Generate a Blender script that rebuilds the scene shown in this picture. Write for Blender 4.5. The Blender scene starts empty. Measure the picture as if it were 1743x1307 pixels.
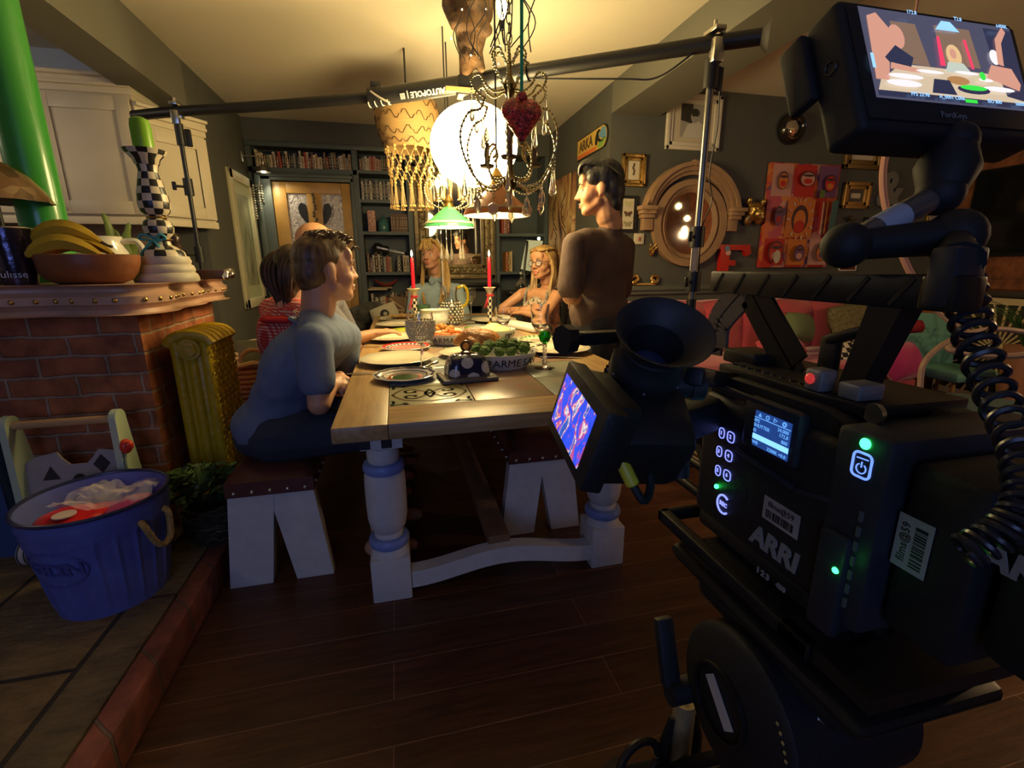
import bpy,bmesh,math,random
from mathutils import Vector,Matrix,Euler
V=Vector
PI=math.pi
SC=bpy.context.scene
COL=SC.collection
# ------------------------------------------------------------------ camera, world, light, exposure
CW,CH,FPX=1743.0,1307.0,800.0
CAM_H,PITCH,ROLL,YAW=1.18,math.radians(14.2),math.radians(-.33),math.radians(13.525)
CC=V((0,0,CAM_H))
FWD=V((math.sin(YAW)*math.cos(PITCH),math.cos(YAW)*math.cos(PITCH),-math.sin(PITCH)))
RGT=V((math.cos(YAW),-math.sin(YAW),0))
UPV=RGT.cross(FWD)
RGT,UPV=RGT*math.cos(ROLL)+UPV*math.sin(ROLL),UPV*math.cos(ROLL)-RGT*math.sin(ROLL)
cam=bpy.data.cameras.new('camera')
cam.sensor_width=36;cam.sensor_fit='HORIZONTAL';cam.lens=FPX/CW*36
cam.clip_start=.02;cam.clip_end=60
camo=bpy.data.objects.new('camera',cam);COL.objects.link(camo)
camo.matrix_world=Matrix(((RGT.x,UPV.x,-FWD.x,0),(RGT.y,UPV.y,-FWD.y,0),(RGT.z,UPV.z,-FWD.z,CAM_H),(0,0,0,1)))
SC.camera=camo
SC.view_settings.view_transform='Standard'
SC.view_settings.look='None'
SC.view_settings.gamma=1
SC.view_settings.exposure=0.62
SC.cycles.max_bounces=12
SC.cycles.transparent_max_bounces=12
SC.cycles.caustics_reflective=False
SC.cycles.caustics_refractive=False
SC.cycles.sample_clamp_indirect=3.0
WORLD_BLUE=0.05 
wd=bpy.data.worlds.new('dusk');SC.world=wd;wd.use_nodes=True
wd.node_tree.nodes['Background'].inputs[0].default_value=(.16,.26,.85,1)
wd.node_tree.nodes['Background'].inputs[1].default_value=WORLD_BLUE
LANTERN_E=32.0 
WARM=(1.0,.74,.32)
def lamp(kind,name,loc,power,color=(1,.7,.35),size=.05,rot=None,spot=None):
 l=bpy.data.lights.new(name,kind);l.energy=power;l.color=color
 if kind == 'AREA':l.size=size
 else:l.shadow_soft_size=size
 if spot:l.spot_size=spot;l.spot_blend=.6
 o=bpy.data.objects.new(name,l);COL.objects.link(o);o.location=loc
 if rot:o.rotation_euler=rot
 return o
lamp('AREA','blue_fill_light',(-.9,-2.1,1.45),13,(.29,.43,1.0),1.6,(math.radians(84),0,math.radians(-12)))  # area light added behind the camera for the blue fill
# ------------------------------------------------------------------ helpers: points of the place
def ray(x,y):return FWD*FPX+RGT*(x-CW/2)-UPV*(y-CH/2)
def _at(x,y,ax,v):
 d=ray(x,y);return CC+d*((v-CC[ax])/d[ax])
def AX(x,y,v):return _at(x,y,0,v)
def AY(x,y,v):return _at(x,y,1,v)
def AZ(x,y,v):return _at(x,y,2,v)
def AD(x,y,k):return CC+ray(x,y)*(k/FPX)
# ------------------------------------------------------------------ helpers: materials
MATS={}
def mat(name,col,rough=.5,metal=0,noise=None,bump=None,emit=None,trans=0,ior=1.45,spec=.5,alpha=1,sheen=0,coat=0,sss=0):
 """noise=(scale, amount[, col2]); bump=(scale, strength)"""
 if name in MATS:return MATS[name]
 m=bpy.data.materials.new(name);m.use_nodes=True;MATS[name]=m
 nt=m.node_tree;N=nt.nodes;L=nt.links;b=N['Principled BSDF']
 c4=tuple(col)+(1,)
 b.inputs['Base Color'].default_value=c4
 b.inputs['Roughness'].default_value=rough;b.inputs['Metallic'].default_value=metal
 b.inputs['IOR'].default_value=ior;b.inputs['Specular IOR Level'].default_value=spec
 b.inputs['Transmission Weight'].default_value=trans
 b.inputs['Alpha'].default_value=alpha
 if sheen:b.inputs['Sheen Weight'].default_value=sheen
 if coat:b.inputs['Coat Weight'].default_value=coat
 if sss:
  b.inputs['Subsurface Weight'].default_value=sss;b.inputs['Subsurface Radius'].default_value=(.012,.005,.003)
 if emit:
  b.inputs['Emission Color'].default_value=tuple(emit[0])+(1,);b.inputs['Emission Strength'].default_value=emit[1]
 if noise or bump:
  tc=N.new('ShaderNodeTexCoord')
 if noise:
  n=N.new('ShaderNodeTexNoise');n.inputs['Scale'].default_value=noise[0];n.inputs['Detail'].default_value=5
  L.new(tc.outputs['Object'],n.inputs['Vector'])
  r=N.new('ShaderNodeMapRange');r.inputs[1].default_value=.3;r.inputs[2].default_value=.7
  L.new(n.outputs['Fac'],r.inputs[0])
  mx=N.new('ShaderNodeMix');mx.data_type='RGBA'
  c2=noise[2] if len(noise)>2 else tuple(max(0,c*(1-noise[1])) for c in col)
  mx.inputs[6].default_value=c4;mx.inputs[7].default_value=tuple(c2)+(1,)
  L.new(r.outputs[0],mx.inputs[0]);L.new(mx.outputs[2],b.inputs['Base Color'])
 if bump:
  n2=N.new('ShaderNodeTexNoise');n2.inputs['Scale'].default_value=bump[0];n2.inputs['Detail'].default_value=4
  L.new(tc.outputs['Object'],n2.inputs['Vector'])
  bp=N.new('ShaderNodeBump');bp.inputs['Strength'].default_value=bump[1];bp.inputs['Distance'].default_value=.01
  L.new(n2.outputs['Fac'],bp.inputs['Height']);L.new(bp.outputs['Normal'],b.inputs['Normal'])
 return m
def nodemat(name,build,**kw):
 """build(nt, N, L, bsdf, texcoord) adds nodes to a plain material"""
 if name in MATS:return MATS[name]
 m=mat(name,(.5,.5,.5),**kw);nt=m.node_tree
 tc=nt.nodes.new('ShaderNodeTexCoord')
 build(nt,nt.nodes,nt.links,nt.nodes['Principled BSDF'],tc)
 return m
def ramp(N,stops,interp='LINEAR'):
 r=N.new('ShaderNodeValToRGB');r.color_ramp.interpolation=interp
 e=r.color_ramp.elements
 while len(e)<len(stops):e.new(.5)
 for el,(p,c) in zip(e,stops):el.position=p;el.color=tuple(c)+(1,)
 return r
def mapping(N,L,src,scale=(1,1,1),rot=(0,0,0),loc=(0,0,0)):
 mp=N.new('ShaderNodeMapping');mp.inputs['Scale'].default_value=scale
 mp.inputs['Rotation'].default_value=rot;mp.inputs['Location'].default_value=loc
 L.new(src,mp.inputs['Vector']);return mp.outputs[0]
def checker_mat(name,c1,c2,scale,rough=.35):
 """checks by angle and height (lathe pieces) through the object's own UVs"""
 def b(nt,N,L,bs,tc):
  ck=N.new('ShaderNodeTexChecker');ck.inputs['Scale'].default_value=scale
  ck.inputs['Color1'].default_value=tuple(c1)+(1,);ck.inputs['Color2'].default_value=tuple(c2)+(1,)
  L.new(tc.outputs['UV'],ck.inputs['Vector']);L.new(ck.outputs['Color'],bs.inputs['Base Color'])
 return nodemat(name,b,rough=rough)
# ------------------------------------------------------------------ helpers: mesh
class MB:
 def __init__(s):
  s.bm=bmesh.new();s.mi=0;s.uv=s.bm.loops.layers.uv.new('UVMap')
 def _f(s,vs,smooth=False):
  try:f=s.bm.faces.new(vs)
  except ValueError:return None
  f.smooth=smooth;f.material_index=s.mi;return f
 def box(s,c,size,rz=0,bev=0,M=None,seg=2):
  r=bmesh.ops.create_cube(s.bm,size=1)
  vs=r['verts']
  T=Matrix.Translation(V(c))@Matrix.Rotation(rz,4,'Z') if M is None else M@Matrix.Translation(V(c))
  T=T@Matrix.Diagonal((size[0],size[1],size[2],1))
  bmesh.ops.transform(s.bm,matrix=T,verts=vs)
  es=set();fs=set()
  for v in vs:
   es.update(v.link_edges);fs.update(v.link_faces)
  for f in fs:f.material_index=s.mi
  if bev:
   rr=bmesh.ops.bevel(s.bm,geom=list(es),offset=bev,segments=seg,affect='EDGES',profile=.5)
   for f in rr['faces']:f.material_index=s.mi;f.smooth=True
  return s
 def bar(s,a,b,w,h,up=(0,0,1),bev=0):
  a,b=V(a),V(b);d=b-a;l=d.length;z=V(up)
  x=d.normalized();y=z.cross(x)
  if y.length<1e-4:y=V((0,1,0)).cross(x)
  y.normalize();zz=x.cross(y)
  M=Matrix(((x.x,y.x,zz.x,0),(x.y,y.y,zz.y,0),(x.z,y.z,zz.z,0),(0,0,0,1)))
  M=Matrix.Translation((a+b)/2)@M
  return s.box((0,0,0),(l,w,h),M=M,bev=bev)
 def tube(s,pts,r,n=8,closed=False,caps=True,flat=None):
  pts=[V(p) for p in pts];k=len(pts)
  rs=r if isinstance(r,(list,tuple)) else [r]*k
  rings=[];prev=None
  for i,p in enumerate(pts):
   if closed:t=pts[(i+1)%k]-pts[(i-1)%k]
   else:t=(pts[min(i+1,k-1)]-pts[max(i-1,0)])
   if t.length<1e-9:t=V((0,0,1))
   t.normalize()
   if prev is None:
    u=t.orthogonal().normalized()
    if flat:u=(V(flat)-t*V(flat).dot(t)).normalized()
   else:
    u=prev-t*prev.dot(t)
    u=u.normalized() if u.length>1e-6 else t.orthogonal().normalized()
   prev=u;w=t.cross(u)
   q=rs[i] if not isinstance(rs[i],tuple) else None
   ra,rb=(rs[i],rs[i]) if q is not None else rs[i]
   rings.append([s.bm.verts.new(p+u*(ra*math.cos(2*PI*j/n))+w*(rb*math.sin(2*PI*j/n))) for j in range(n)])
  m=k if closed else k-1
  for i in range(m):
   A,B=rings[i],rings[(i+1)%k]
   for j in range(n):
    f=s._f((A[j],A[(j+1)%n],B[(j+1)%n],B[j]),True)
    if f:
     us=(j/n,(j+1)/n,(j+1)/n,j/n);vv=(i/m,i/m,(i+1)/m,(i+1)/m)
     for lp,a,b in zip(f.loops,us,vv):lp[s.uv].uv=(a,b)
  if caps and not closed:
   s._f(list(reversed(rings[0])));s._f(rings[-1])
  return s
 def cyl(s,a,b,r,r2=None,n=16):return s.tube([a,b],[r,r if r2 is None else r2],n)
 def lathe(s,prof,n=24,c=(0,0,0),M=None,ang=2*PI,sy=1.0,wob=None,smooth=True):
  """prof: (radius, z) list from bottom to top; closes the ends that touch r=0"""
  M=(Matrix.Translation(V(c)) if M is None else M)
  full=abs(ang-2*PI)<1e-6;m=n if full else n+1
  rings=[]
  for (r,z) in prof:
   if r<1e-6:rings.append([s.bm.verts.new(M@V((0,0,z)))]);continue
   row=[]
   for j in range(m):
    a=ang*j/n;k=wob(a,z) if wob else 1
    row.append(s.bm.verts.new(M@V((r*k*math.cos(a),r*k*math.sin(a)*sy,z))))
   rings.append(row)
  zs=[0]
  for (p,q) in zip(prof,prof[1:]):zs.append(zs[-1]+math.hypot(p[0]-q[0],p[1]-q[1]))
  tot=zs[-1] or 1
  for i in range(len(prof)-1):
   A,B=rings[i],rings[i+1]
   for j in range(n):
    j2=(j+1)%n if full else j+1
    if len(A) == 1 and len(B) == 1:continue
    if len(A) == 1:f=s._f((A[0],B[j2],B[j]),smooth);uv=[(j/n,zs[i]/tot),((j+1)/n,zs[i+1]/tot),(j/n,zs[i+1]/tot)]
    elif len(B) == 1:f=s._f((A[j],A[j2],B[0]),smooth);uv=[(j/n,zs[i]/tot),((j+1)/n,zs[i]/tot),(j/n,zs[i+1]/tot)]
    else:f=s._f((A[j],A[j2],B[j2],B[j]),smooth);uv=[(j/n,zs[i]/tot),((j+1)/n,zs[i]/tot),((j+1)/n,zs[i+1]/tot),(j/n,zs[i+1]/tot)]
    if f:
     for lp,t in zip(f.loops,uv):lp[s.uv].uv=t
  return s
 def ell(s,c,rad,seg=16,rings=10,R=None,sm=True):
  rad=(rad,rad,rad) if not isinstance(rad,(tuple,list)) else rad
  M=Matrix.Translation(V(c))@(R.to_4x4() if R is not None else Matrix.Identity(4))@Matrix.Diagonal((rad[0],rad[1],rad[2],1))
  prof=[(math.sin(PI*i/rings),-math.cos(PI*i/rings)) for i in range(rings+1)]
  prof[0]=(0,-1);prof[-1]=(0,1)
  return s.lathe(prof,seg,M=M,smooth=sm)
 def prism(s,poly,thick,M=None,bev=0):
  """poly in local XY, extruded along local Z by thick, placed by M"""
  M=M or Matrix.Identity(4)
  a=[s.bm.verts.new(M@V((p[0],p[1],0))) for p in poly]
  b=[s.bm.verts.new(M@V((p[0],p[1],thick))) for p in poly]
  n=len(poly)
  fs=[s._f(list(reversed(a))),s._f(b)]
  for i in range(n):fs.append(s._f((a[i],a[(i+1)%n],b[(i+1)%n],b[i])))
  return s
 def grid(s,fn,nu,nv,smooth=True,cu=False):
  g=[[s.bm.verts.new(fn(i/nu,j/nv)) for j in range(nv+1)] for i in range(nu+(0 if cu else 1))]
  for i in range(nu):
   i2=(i+1)%nu if cu else i+1
   for j in range(nv):
    f=s._f((g[i][j],g[i2][j],g[i2][j+1],g[i][j+1]),smooth)
    if f:
     for lp,t in zip(f.loops,((i/nu,j/nv),((i+1)/nu,j/nv),((i+1)/nu,(j+1)/nv),(i/nu,(j+1)/nv))):lp[s.uv].uv=t
  return s
 def quad(s,a,b,c,d,smooth=False):
  f=s._f([s.bm.verts.new(V(p)) for p in (a,b,c,d)],smooth)
  for lp,t in zip(f.loops,((0,0),(1,0),(1,1),(0,1))):lp[s.uv].uv=t
  return s
 def text(s,body,size,M,depth=.0006,align='CENTER',shear=0,bold=0,spacing=1.0):
  cu=bpy.data.curves.new('t','FONT');cu.body=body;cu.size=size;cu.extrude=depth
  cu.align_x=align;cu.align_y='CENTER';cu.shear=shear;cu.offset=bold;cu.resolution_u=2;cu.space_character=spacing
  ob=bpy.data.objects.new('t',cu);COL.objects.link(ob)
  me=bpy.data.meshes.new_from_object(ob.evaluated_get(bpy.context.evaluated_depsgraph_get()))
  tmp=bmesh.new();tmp.from_mesh(me)
  vm={v:s.bm.verts.new(M@v.co) for v in tmp.verts}
  for f in tmp.faces:s._f([vm[v] for v in f.verts])
  tmp.free();bpy.data.meshes.remove(me);bpy.data.objects.remove(ob);bpy.data.curves.remove(cu)
  return s
 def bbox(s):
  xs=[v.co for v in s.bm.verts]
  return V([min(c[i] for c in xs) for i in range(3)]),V([max(c[i] for c in xs) for i in range(3)])
def fr(o,x,y=None,z=None):
 """frame matrix: origin o, local X axis x, local Y axis y"""
 x=V(x).normalized();y=V(y);y=(y-x*y.dot(x)).normalized();z=x.cross(y)
 return Matrix(((x.x,y.x,z.x,o[0]),(x.y,y.y,z.y,o[1]),(x.z,y.z,z.z,o[2]),(0,0,0,1)))
ROOTM={}
def tag(o,label=None,cat=None,group=None,kind=None):
 if label:o['label']=label
 if cat:o['category']=cat
 if group:o['group']=group
 if kind:o['kind']=kind
 return o
def T(name,label,cat,loc,rz=0,group=None,kind=None,M=None):
 o=bpy.data.objects.new(name,None);COL.objects.link(o);o.empty_display_size=.05
 if M is not None:o.matrix_world=M;ROOTM[o]=M.copy()
 else:
  o.location=V(loc);o.rotation_euler=(0,0,rz)
  ROOTM[o]=Matrix.Translation(V(loc))@Matrix.Rotation(rz,4,'Z')
 return tag(o,label,cat,group,kind)
def fin(mb,name,mats):
 me=bpy.data.meshes.new(name)
 bmesh.ops.remove_doubles(mb.bm,verts=mb.bm.verts,dist=1e-6)
 bmesh.ops.recalc_face_normals(mb.bm,faces=mb.bm.faces)
 mb.bm.to_mesh(me);mb.bm.free()
 for m in (mats if isinstance(mats,(list,tuple)) else [mats]):me.materials.append(m)
 me.set_sharp_from_angle(angle=math.radians(42))
 return me
def P(name,mb,mats,parent,w=False,label=None,kind=None):
 """a part: local to its thing, or given in world coordinates (w)"""
 M=ROOTM.get(parent,Matrix.Identity(4))
 if w:bmesh.ops.transform(mb.bm,matrix=M.inverted(),verts=mb.bm.verts)
 o=bpy.data.objects.new(name,fin(mb,name,mats));COL.objects.link(o);o.parent=parent
 ROOTM[o]=M
 if label:o['label']=label
 if kind:o['kind']=kind
 return o
def O(name,mb,mats,label=None,cat=None,group=None,kind=None,loc=None,rz=0):
 """a thing that is one mesh; world coordinates (its origin goes to its base) unless loc is given"""
 if loc is None:
  a,b=mb.bbox();loc=V(((a.x+b.x)/2,(a.y+b.y)/2,a.z))
  bmesh.ops.translate(mb.bm,vec=-loc,verts=mb.bm.verts)
 o=bpy.data.objects.new(name,fin(mb,name,mats));COL.objects.link(o);o.location=loc;o.rotation_euler=(0,0,rz)
 ROOTM[o]=Matrix.Translation(V(loc))@Matrix.Rotation(rz,4,'Z')
 return tag(o,label,cat,group,kind)
def DUP(root,loc,rz=0,label=None,group=None,M=None,scale=None):
 r=root.copy();COL.objects.link(r)
 if M is not None:r.matrix_world=M;ROOTM[r]=M.copy()
 else:
  r.location=V(loc);r.rotation_euler=(0,0,rz);ROOTM[r]=Matrix.Translation(V(loc))@Matrix.Rotation(rz,4,'Z')
 if scale:r.scale=scale
 if label:r['label']=label
 if group:r['group']=group
 for ch in [c for c in root.children]:
  c=ch.copy();COL.objects.link(c);c.parent=r
  for g in [q for q in ch.children]:
   d=g.copy();COL.objects.link(d);d.parent=c
 return r
def ST(name,mb,mats,label=None):return O(name,mb,mats,label=label,kind='structure')
def arc(c,r,a0,a1,n,u=(1,0,0),v=(0,0,1)):
 c,u,v=V(c),V(u),V(v)
 return [c+u*(r*math.cos(a0+(a1-a0)*i/n))+v*(r*math.sin(a0+(a1-a0)*i/n)) for i in range(n+1)]
def spline(pts,n=6):
 pts=[V(p) for p in pts];out=[]
 for i in range(len(pts)-1):
  p0,p1,p2,p3=pts[max(i-1,0)],pts[i],pts[i+1],pts[min(i+2,len(pts)-1)]
  for k in range(n):
   t=k/n
   out.append(.5*((2*p1)+(p2-p0)*t+(2*p0-5*p1+4*p2-p3)*t*t+(3*p1-p0-3*p2+p3)*t**3))
 return out+[pts[-1]]
ORD=['first','second','third','fourth','fifth','sixth','seventh','eighth','ninth','tenth','eleventh','twelfth','thirteenth','fourteenth','fifteenth',
  'sixteenth','seventeenth','eighteenth','nineteenth','twentieth']
def ordinal(i):
 if i<20:return ORD[i]
 tens={2:'twenty',3:'thirty',4:'forty',5:'fifty'}[(i+1)//10]
 return {2:'twentieth',3:'thirtieth',4:'fortieth',5:'fiftieth'}[(i+1)//10] if (i+1)%10 == 0 else tens+'-'+ORD[(i+1)%10-1]
# ==
ZC=2.48
X_L,X_R,Y_B,Y_G=-1.26,1.64,5.1,3.6
def plank_floor(nt,N,L,b,tc):
 v=mapping(N,L,tc.outputs['Object'])
 br=N.new('ShaderNodeTexBrick');br.inputs['Scale'].default_value=1
 br.inputs['Brick Width'].default_value=1.7;br.inputs['Row Height'].default_value=.135
 br.inputs['Mortar Size'].default_value=.0022;br.inputs['Mortar Smooth'].default_value=.3;br.offset=.37
 br.inputs['Color1'].default_value=(.105,.042,.018,1);br.inputs['Color2'].default_value=(.07,.028,.013,1);br.inputs['Mortar'].default_value=(.19,.10,.06,1)
 L.new(v,br.inputs['Vector'])
 g=N.new('ShaderNodeTexNoise');g.inputs['Scale'].default_value=6;g.inputs['Detail'].default_value=8;g.inputs['Roughness'].default_value=.65
 L.new(mapping(N,L,tc.outputs['Object'],(.8,9,1)),g.inputs['Vector'])
 r=ramp(N,[(.3,(.45,.45,.45)),(.75,(1.35,1.3,1.25))]);L.new(g.outputs['Fac'],r.inputs[0])
 mx=N.new('ShaderNodeMix');mx.data_type='RGBA';mx.blend_type='MULTIPLY';mx.inputs[0].default_value=1
 L.new(br.outputs['Color'],mx.inputs[6]);L.new(r.outputs[0],mx.inputs[7]);L.new(mx.outputs[2],b.inputs['Base Color'])
 bp=N.new('ShaderNodeBump');bp.inputs['Strength'].default_value=.25;bp.inputs['Distance'].default_value=.004
 ad=N.new('ShaderNodeMath');ad.operation='SUBTRACT';L.new(g.outputs['Fac'],ad.inputs[0]);L.new(br.outputs['Fac'],ad.inputs[1])
 L.new(ad.outputs[0],bp.inputs['Height']);L.new(bp.outputs['Normal'],b.inputs['Normal'])
M_FLOOR=nodemat('dark floorboards',plank_floor,rough=.42)
def brickm(name,c1,c2,mo,w=.215,h=.075,rough=.85,mort=.012):
 def f(nt,N,L,b,tc):
  sp=N.new('ShaderNodeSeparateXYZ');L.new(tc.outputs['Object'],sp.inputs[0])
  ad=N.new('ShaderNodeMath');L.new(sp.outputs[0],ad.inputs[0]);L.new(sp.outputs[1],ad.inputs[1])
  cb=N.new('ShaderNodeCombineXYZ');L.new(ad.outputs[0],cb.inputs[0]);L.new(sp.outputs[2],cb.inputs[1])
  n=N.new('ShaderNodeTexNoise');n.inputs['Scale'].default_value=14;n.inputs['Detail'].default_value=6;L.new(tc.outputs['Object'],n.inputs['Vector'])
  dv=N.new('ShaderNodeVectorMath');dv.operation='MULTIPLY_ADD';dv.inputs[1].default_value=(.02,.02,0)
  L.new(n.outputs['Color'],dv.inputs[0]);L.new(cb.outputs[0],dv.inputs[2])
  br=N.new('ShaderNodeTexBrick');br.inputs['Scale'].default_value=1;br.inputs['Brick Width'].default_value=w;br.inputs['Row Height'].default_value=h
  br.inputs['Mortar Size'].default_value=mort*.6;br.inputs['Mortar Smooth'].default_value=.4
  br.inputs['Color1'].default_value=c1+(1,);br.inputs['Color2'].default_value=c2+(1,);br.inputs['Mortar'].default_value=mo+(1,)
  L.new(dv.outputs[0],br.inputs['Vector'])
  r=ramp(N,[(.3,(.5,.5,.5)),(.7,(1.25,1.2,1.15))]);L.new(n.outputs['Fac'],r.inputs[0])
  mx=N.new('ShaderNodeMix');mx.data_type='RGBA';mx.blend_type='MULTIPLY';mx.inputs[0].default_value=1
  L.new(br.outputs['Color'],mx.inputs[6]);L.new(r.outputs[0],mx.inputs[7]);L.new(mx.outputs[2],b.inputs['Base Color'])
  s=N.new('ShaderNodeMath');s.operation='SUBTRACT';L.new(n.outputs['Fac'],s.inputs[0]);L.new(br.outputs['Fac'],s.inputs[1])
  bp=N.new('ShaderNodeBump');bp.inputs['Strength'].default_value=.8;bp.inputs['Distance'].default_value=.012
  L.new(s.outputs[0],bp.inputs['Height']);L.new(bp.outputs['Normal'],b.inputs['Normal'])
 return nodemat(name,f,rough=rough)
M_BRICK=brickm('old red brick',(.46,.15,.05),(.36,.11,.045),(.42,.27,.17))
M_KERB=brickm('worn brick kerb',(.22,.07,.05),(.17,.055,.05),(.13,.09,.07),.22,.25)
M_ORANGE=brickm('orange timber cladding',(.30,.10,.035),(.24,.075,.03),(.16,.05,.02),1.4,.21,.55,.004)
def flag(nt,N,L,b,tc):
 br=N.new('ShaderNodeTexBrick');br.inputs['Scale'].default_value=1;br.inputs['Brick Width'].default_value=.62;br.inputs['Row Height'].default_value=.40
 br.inputs['Mortar Size'].default_value=.008;br.inputs['Mortar Smooth'].default_value=.3;br.offset=.45
 br.inputs['Color1'].default_value=(.31,.22,.10,1);br.inputs['Color2'].default_value=(.21,.165,.095,1);br.inputs['Mortar'].default_value=(.05,.042,.03,1)
 L.new(mapping(N,L,tc.outputs['Object'],rot=(0,0,PI/2),loc=(.13,.06,0)),br.inputs['Vector'])
 n=N.new('ShaderNodeTexNoise');n.inputs['Scale'].default_value=4;n.inputs['Detail'].default_value=9;n.inputs['Roughness'].default_value=.7
 L.new(mapping(N,L,tc.outputs['Object'],(1.2,3,1),(0,0,.6)),n.inputs['Vector'])
 r=ramp(N,[(.3,(.35,.33,.3)),(.7,(1.5,1.42,1.2))]);L.new(n.outputs['Fac'],r.inputs[0])
 mx=N.new('ShaderNodeMix');mx.data_type='RGBA';mx.blend_type='MULTIPLY';mx.inputs[0].default_value=1
 L.new(br.outputs['Color'],mx.inputs[6]);L.new(r.outputs[0],mx.inputs[7]);L.new(mx.outputs[2],b.inputs['Base Color'])
 s=N.new('ShaderNodeMath');s.operation='MULTIPLY_ADD';s.inputs[1].default_value=-1.2;L.new(br.outputs['Fac'],s.inputs[0]);L.new(n.outputs['Fac'],s.inputs[2])
 bp=N.new('ShaderNodeBump');bp.inputs['Strength'].default_value=1;bp.inputs['Distance'].default_value=.06
 L.new(s.outputs[0],bp.inputs['Height']);L.new(bp.outputs['Normal'],b.inputs['Normal'])
M_FLAG=nodemat('riven flagstone',flag,rough=.6)
M_WALL=mat('charcoal green wall paint',(.085,.085,.075),.75,noise=(9,.12),bump=(60,.05))
M_CEIL=mat('cream ceiling paint',(.60,.54,.42),.9,noise=(2.5,.06))
M_BEAM=mat('grey green beam paint',(.13,.125,.10),.7,bump=(40,.04))
M_KWALL=mat('pale blue kitchen wall',(.42,.47,.55),.8)
M_CASE=mat('slate teal joinery',(.075,.095,.095),.5,noise=(6,.1))
M_CREAM=mat('cream cabinet paint',(.60,.53,.40),.45,noise=(5,.05))
M_BLACK=mat('matt black',(.012,.012,.013),.45)
M_WHITE=mat('chalk white paint',(.62,.60,.57),.55,noise=(18,.12),bump=(35,.12))
M_GOLD=mat('antique gold',(.62,.40,.12),.32,.9,noise=(30,.35),bump=(70,.3))
M_BRASS=mat('aged brass',(.55,.36,.12),.3,1)
M_STEEL=mat('brushed steel',(.62,.6,.56),.28,1)
M_GLASS=mat('clear glass',(1,1,1),.02,trans=1,ior=1.45)
M_MIRROR=mat('mirror silver',(.85,.85,.83),.03,1)
M_OAK=mat('golden oak',(.42,.23,.065),.4,noise=(7,.25),bump=(25,.08))
def slab(name,a,b,m,label=None):
 mb=MB();mb.box([(a[i]+b[i])/2 for i in range(3)],[abs(b[i]-a[i]) for i in range(3)])
 return ST(name,mb,m,label)
slab('floor',(-4.2,-2.2,-.06),(5.3,5.5,0),M_FLOOR,'dark brown wooden board floor')
slab('ceiling',(-4.2,-2.2,ZC),(5.3,5.5,ZC+.08),M_CEIL,'cream painted ceiling between dark beams')
slab('wall_back',(-1.4,5.4,0),(1.9,5.5,ZC),M_WALL)
slab('wall_back_fascia',(X_L,5.10,2.275),(X_R,5.4,ZC),M_WALL,'dark wall band over the built-in shelves')
slab('wall_left',(X_L-.2,3.85,0),(X_L,5.4,ZC),M_WALL,'dark wall beside the tall framed picture')
slab('wall_kitchen',(-4.2,3.86,0),(X_L-.2,3.96,ZC),M_KWALL,'pale blue wall above the kitchen cabinets')
slab('wall_right',(X_R,Y_G,0),(X_R+.2,5.4,ZC),M_WALL,'dark wall with the skateboard and brown painting')
slab('wall_gallery',(X_R+.2,Y_G,0),(5.3,Y_G+.2,ZC),M_WALL,'dark gallery wall behind the pink sofa')
WX0,WX1,WZ0,WZ1=-1.9,.1,.7,2.2
mb=MB()
for (a,b,c,d) in ((-4.2,WX0,0,ZC),(WX1,5.3,0,ZC),(WX0,WX1,0,WZ0),(WX0,WX1,WZ1,ZC)):mb.box(((a+b)/2,-2.3,(c+d)/2),(b-a,.2,d-c))
ST('wall_front',mb,M_WALL,'dark wall behind the photographer with an added wide window')
w1=T('added_window_1','wide window added behind the photographer for the blue fill','window',((WX0+WX1)/2,-2.3,WZ0));tag(w1,kind='structure')  # unseen window, added as an origin for the blue fill
mb=MB()
for x in (WX0+.03,(WX0+WX1)/2,WX1-.03):mb.box((x,-2.3,(WZ0+WZ1)/2),(.06,.08,WZ1-WZ0))
for z in (WZ0+.03,WZ1-.03):mb.box(((WX0+WX1)/2,-2.3,z),(WX1-WX0-.06,.07,.06))
P('window_frame',mb,M_WHITE,w1,w=True)
mb=MB();mb.box(((WX0+WX1)/2,-2.32,(WZ0+WZ1)/2),(WX1-WX0-.08,.006,WZ1-WZ0-.08));P('window_glass',mb,M_GLASS,w1,w=True)
slab('wall_left_kitchen',(-4.3,-2.4,0),(-4.2,3.96,ZC),M_KWALL)
for i,(x,lab) in enumerate(((2.75,'left'),(3.9,'right'))):
 mb=MB();mb.grid(lambda u,v:V((x+.9*u,-2.1+.05*math.sin(u*40),.1+2.2*v)),80,2);O('curtain',mb,mat('white linen curtain',(.55,.53,.5),.9),'white linen curtain seen in the arched mirror, %s one'%lab,'curtain',kind=None)
slab('wall_far_right',(5.1,-2.4,0),(5.3,Y_G,ZC),M_ORANGE,'orange timber clad wall with the television')
slab('trim_1',(-1.48,-2.2,2.19),(X_L,3.85,ZC),M_BEAM,'grey green beam on the left of the ceiling')
slab('trim_2',(X_R,-2.2,2.27),(2.02,Y_G,ZC),M_BEAM,'grey green beam on the right of the ceiling')
mb=MB() 
for (z,d,h) in ((.985,.035,.03),(.955,.022,.035),(1.003,.02,.012)):mb.box(((X_R+5.1)/2+.1,Y_G-d/2,z),(5.1-X_R-.2,d,h),bev=.004)
ST('trim_3',mb,M_WALL,'dark moulded dado rail on the gallery wall')
# ---- hearth
mb=MB();mb.box((-2.45,.55,.06),(3.34,4.3,.12))
ST('stone_hearth',mb,M_FLAG,'raised flagstone hearth')
mb=MB();mb.box((-.745,.55,.0585),(.07,4.3,.117),bev=.012)
ST('brick_kerb',mb,M_KERB,'worn red brick kerb along the hearth')
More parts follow.
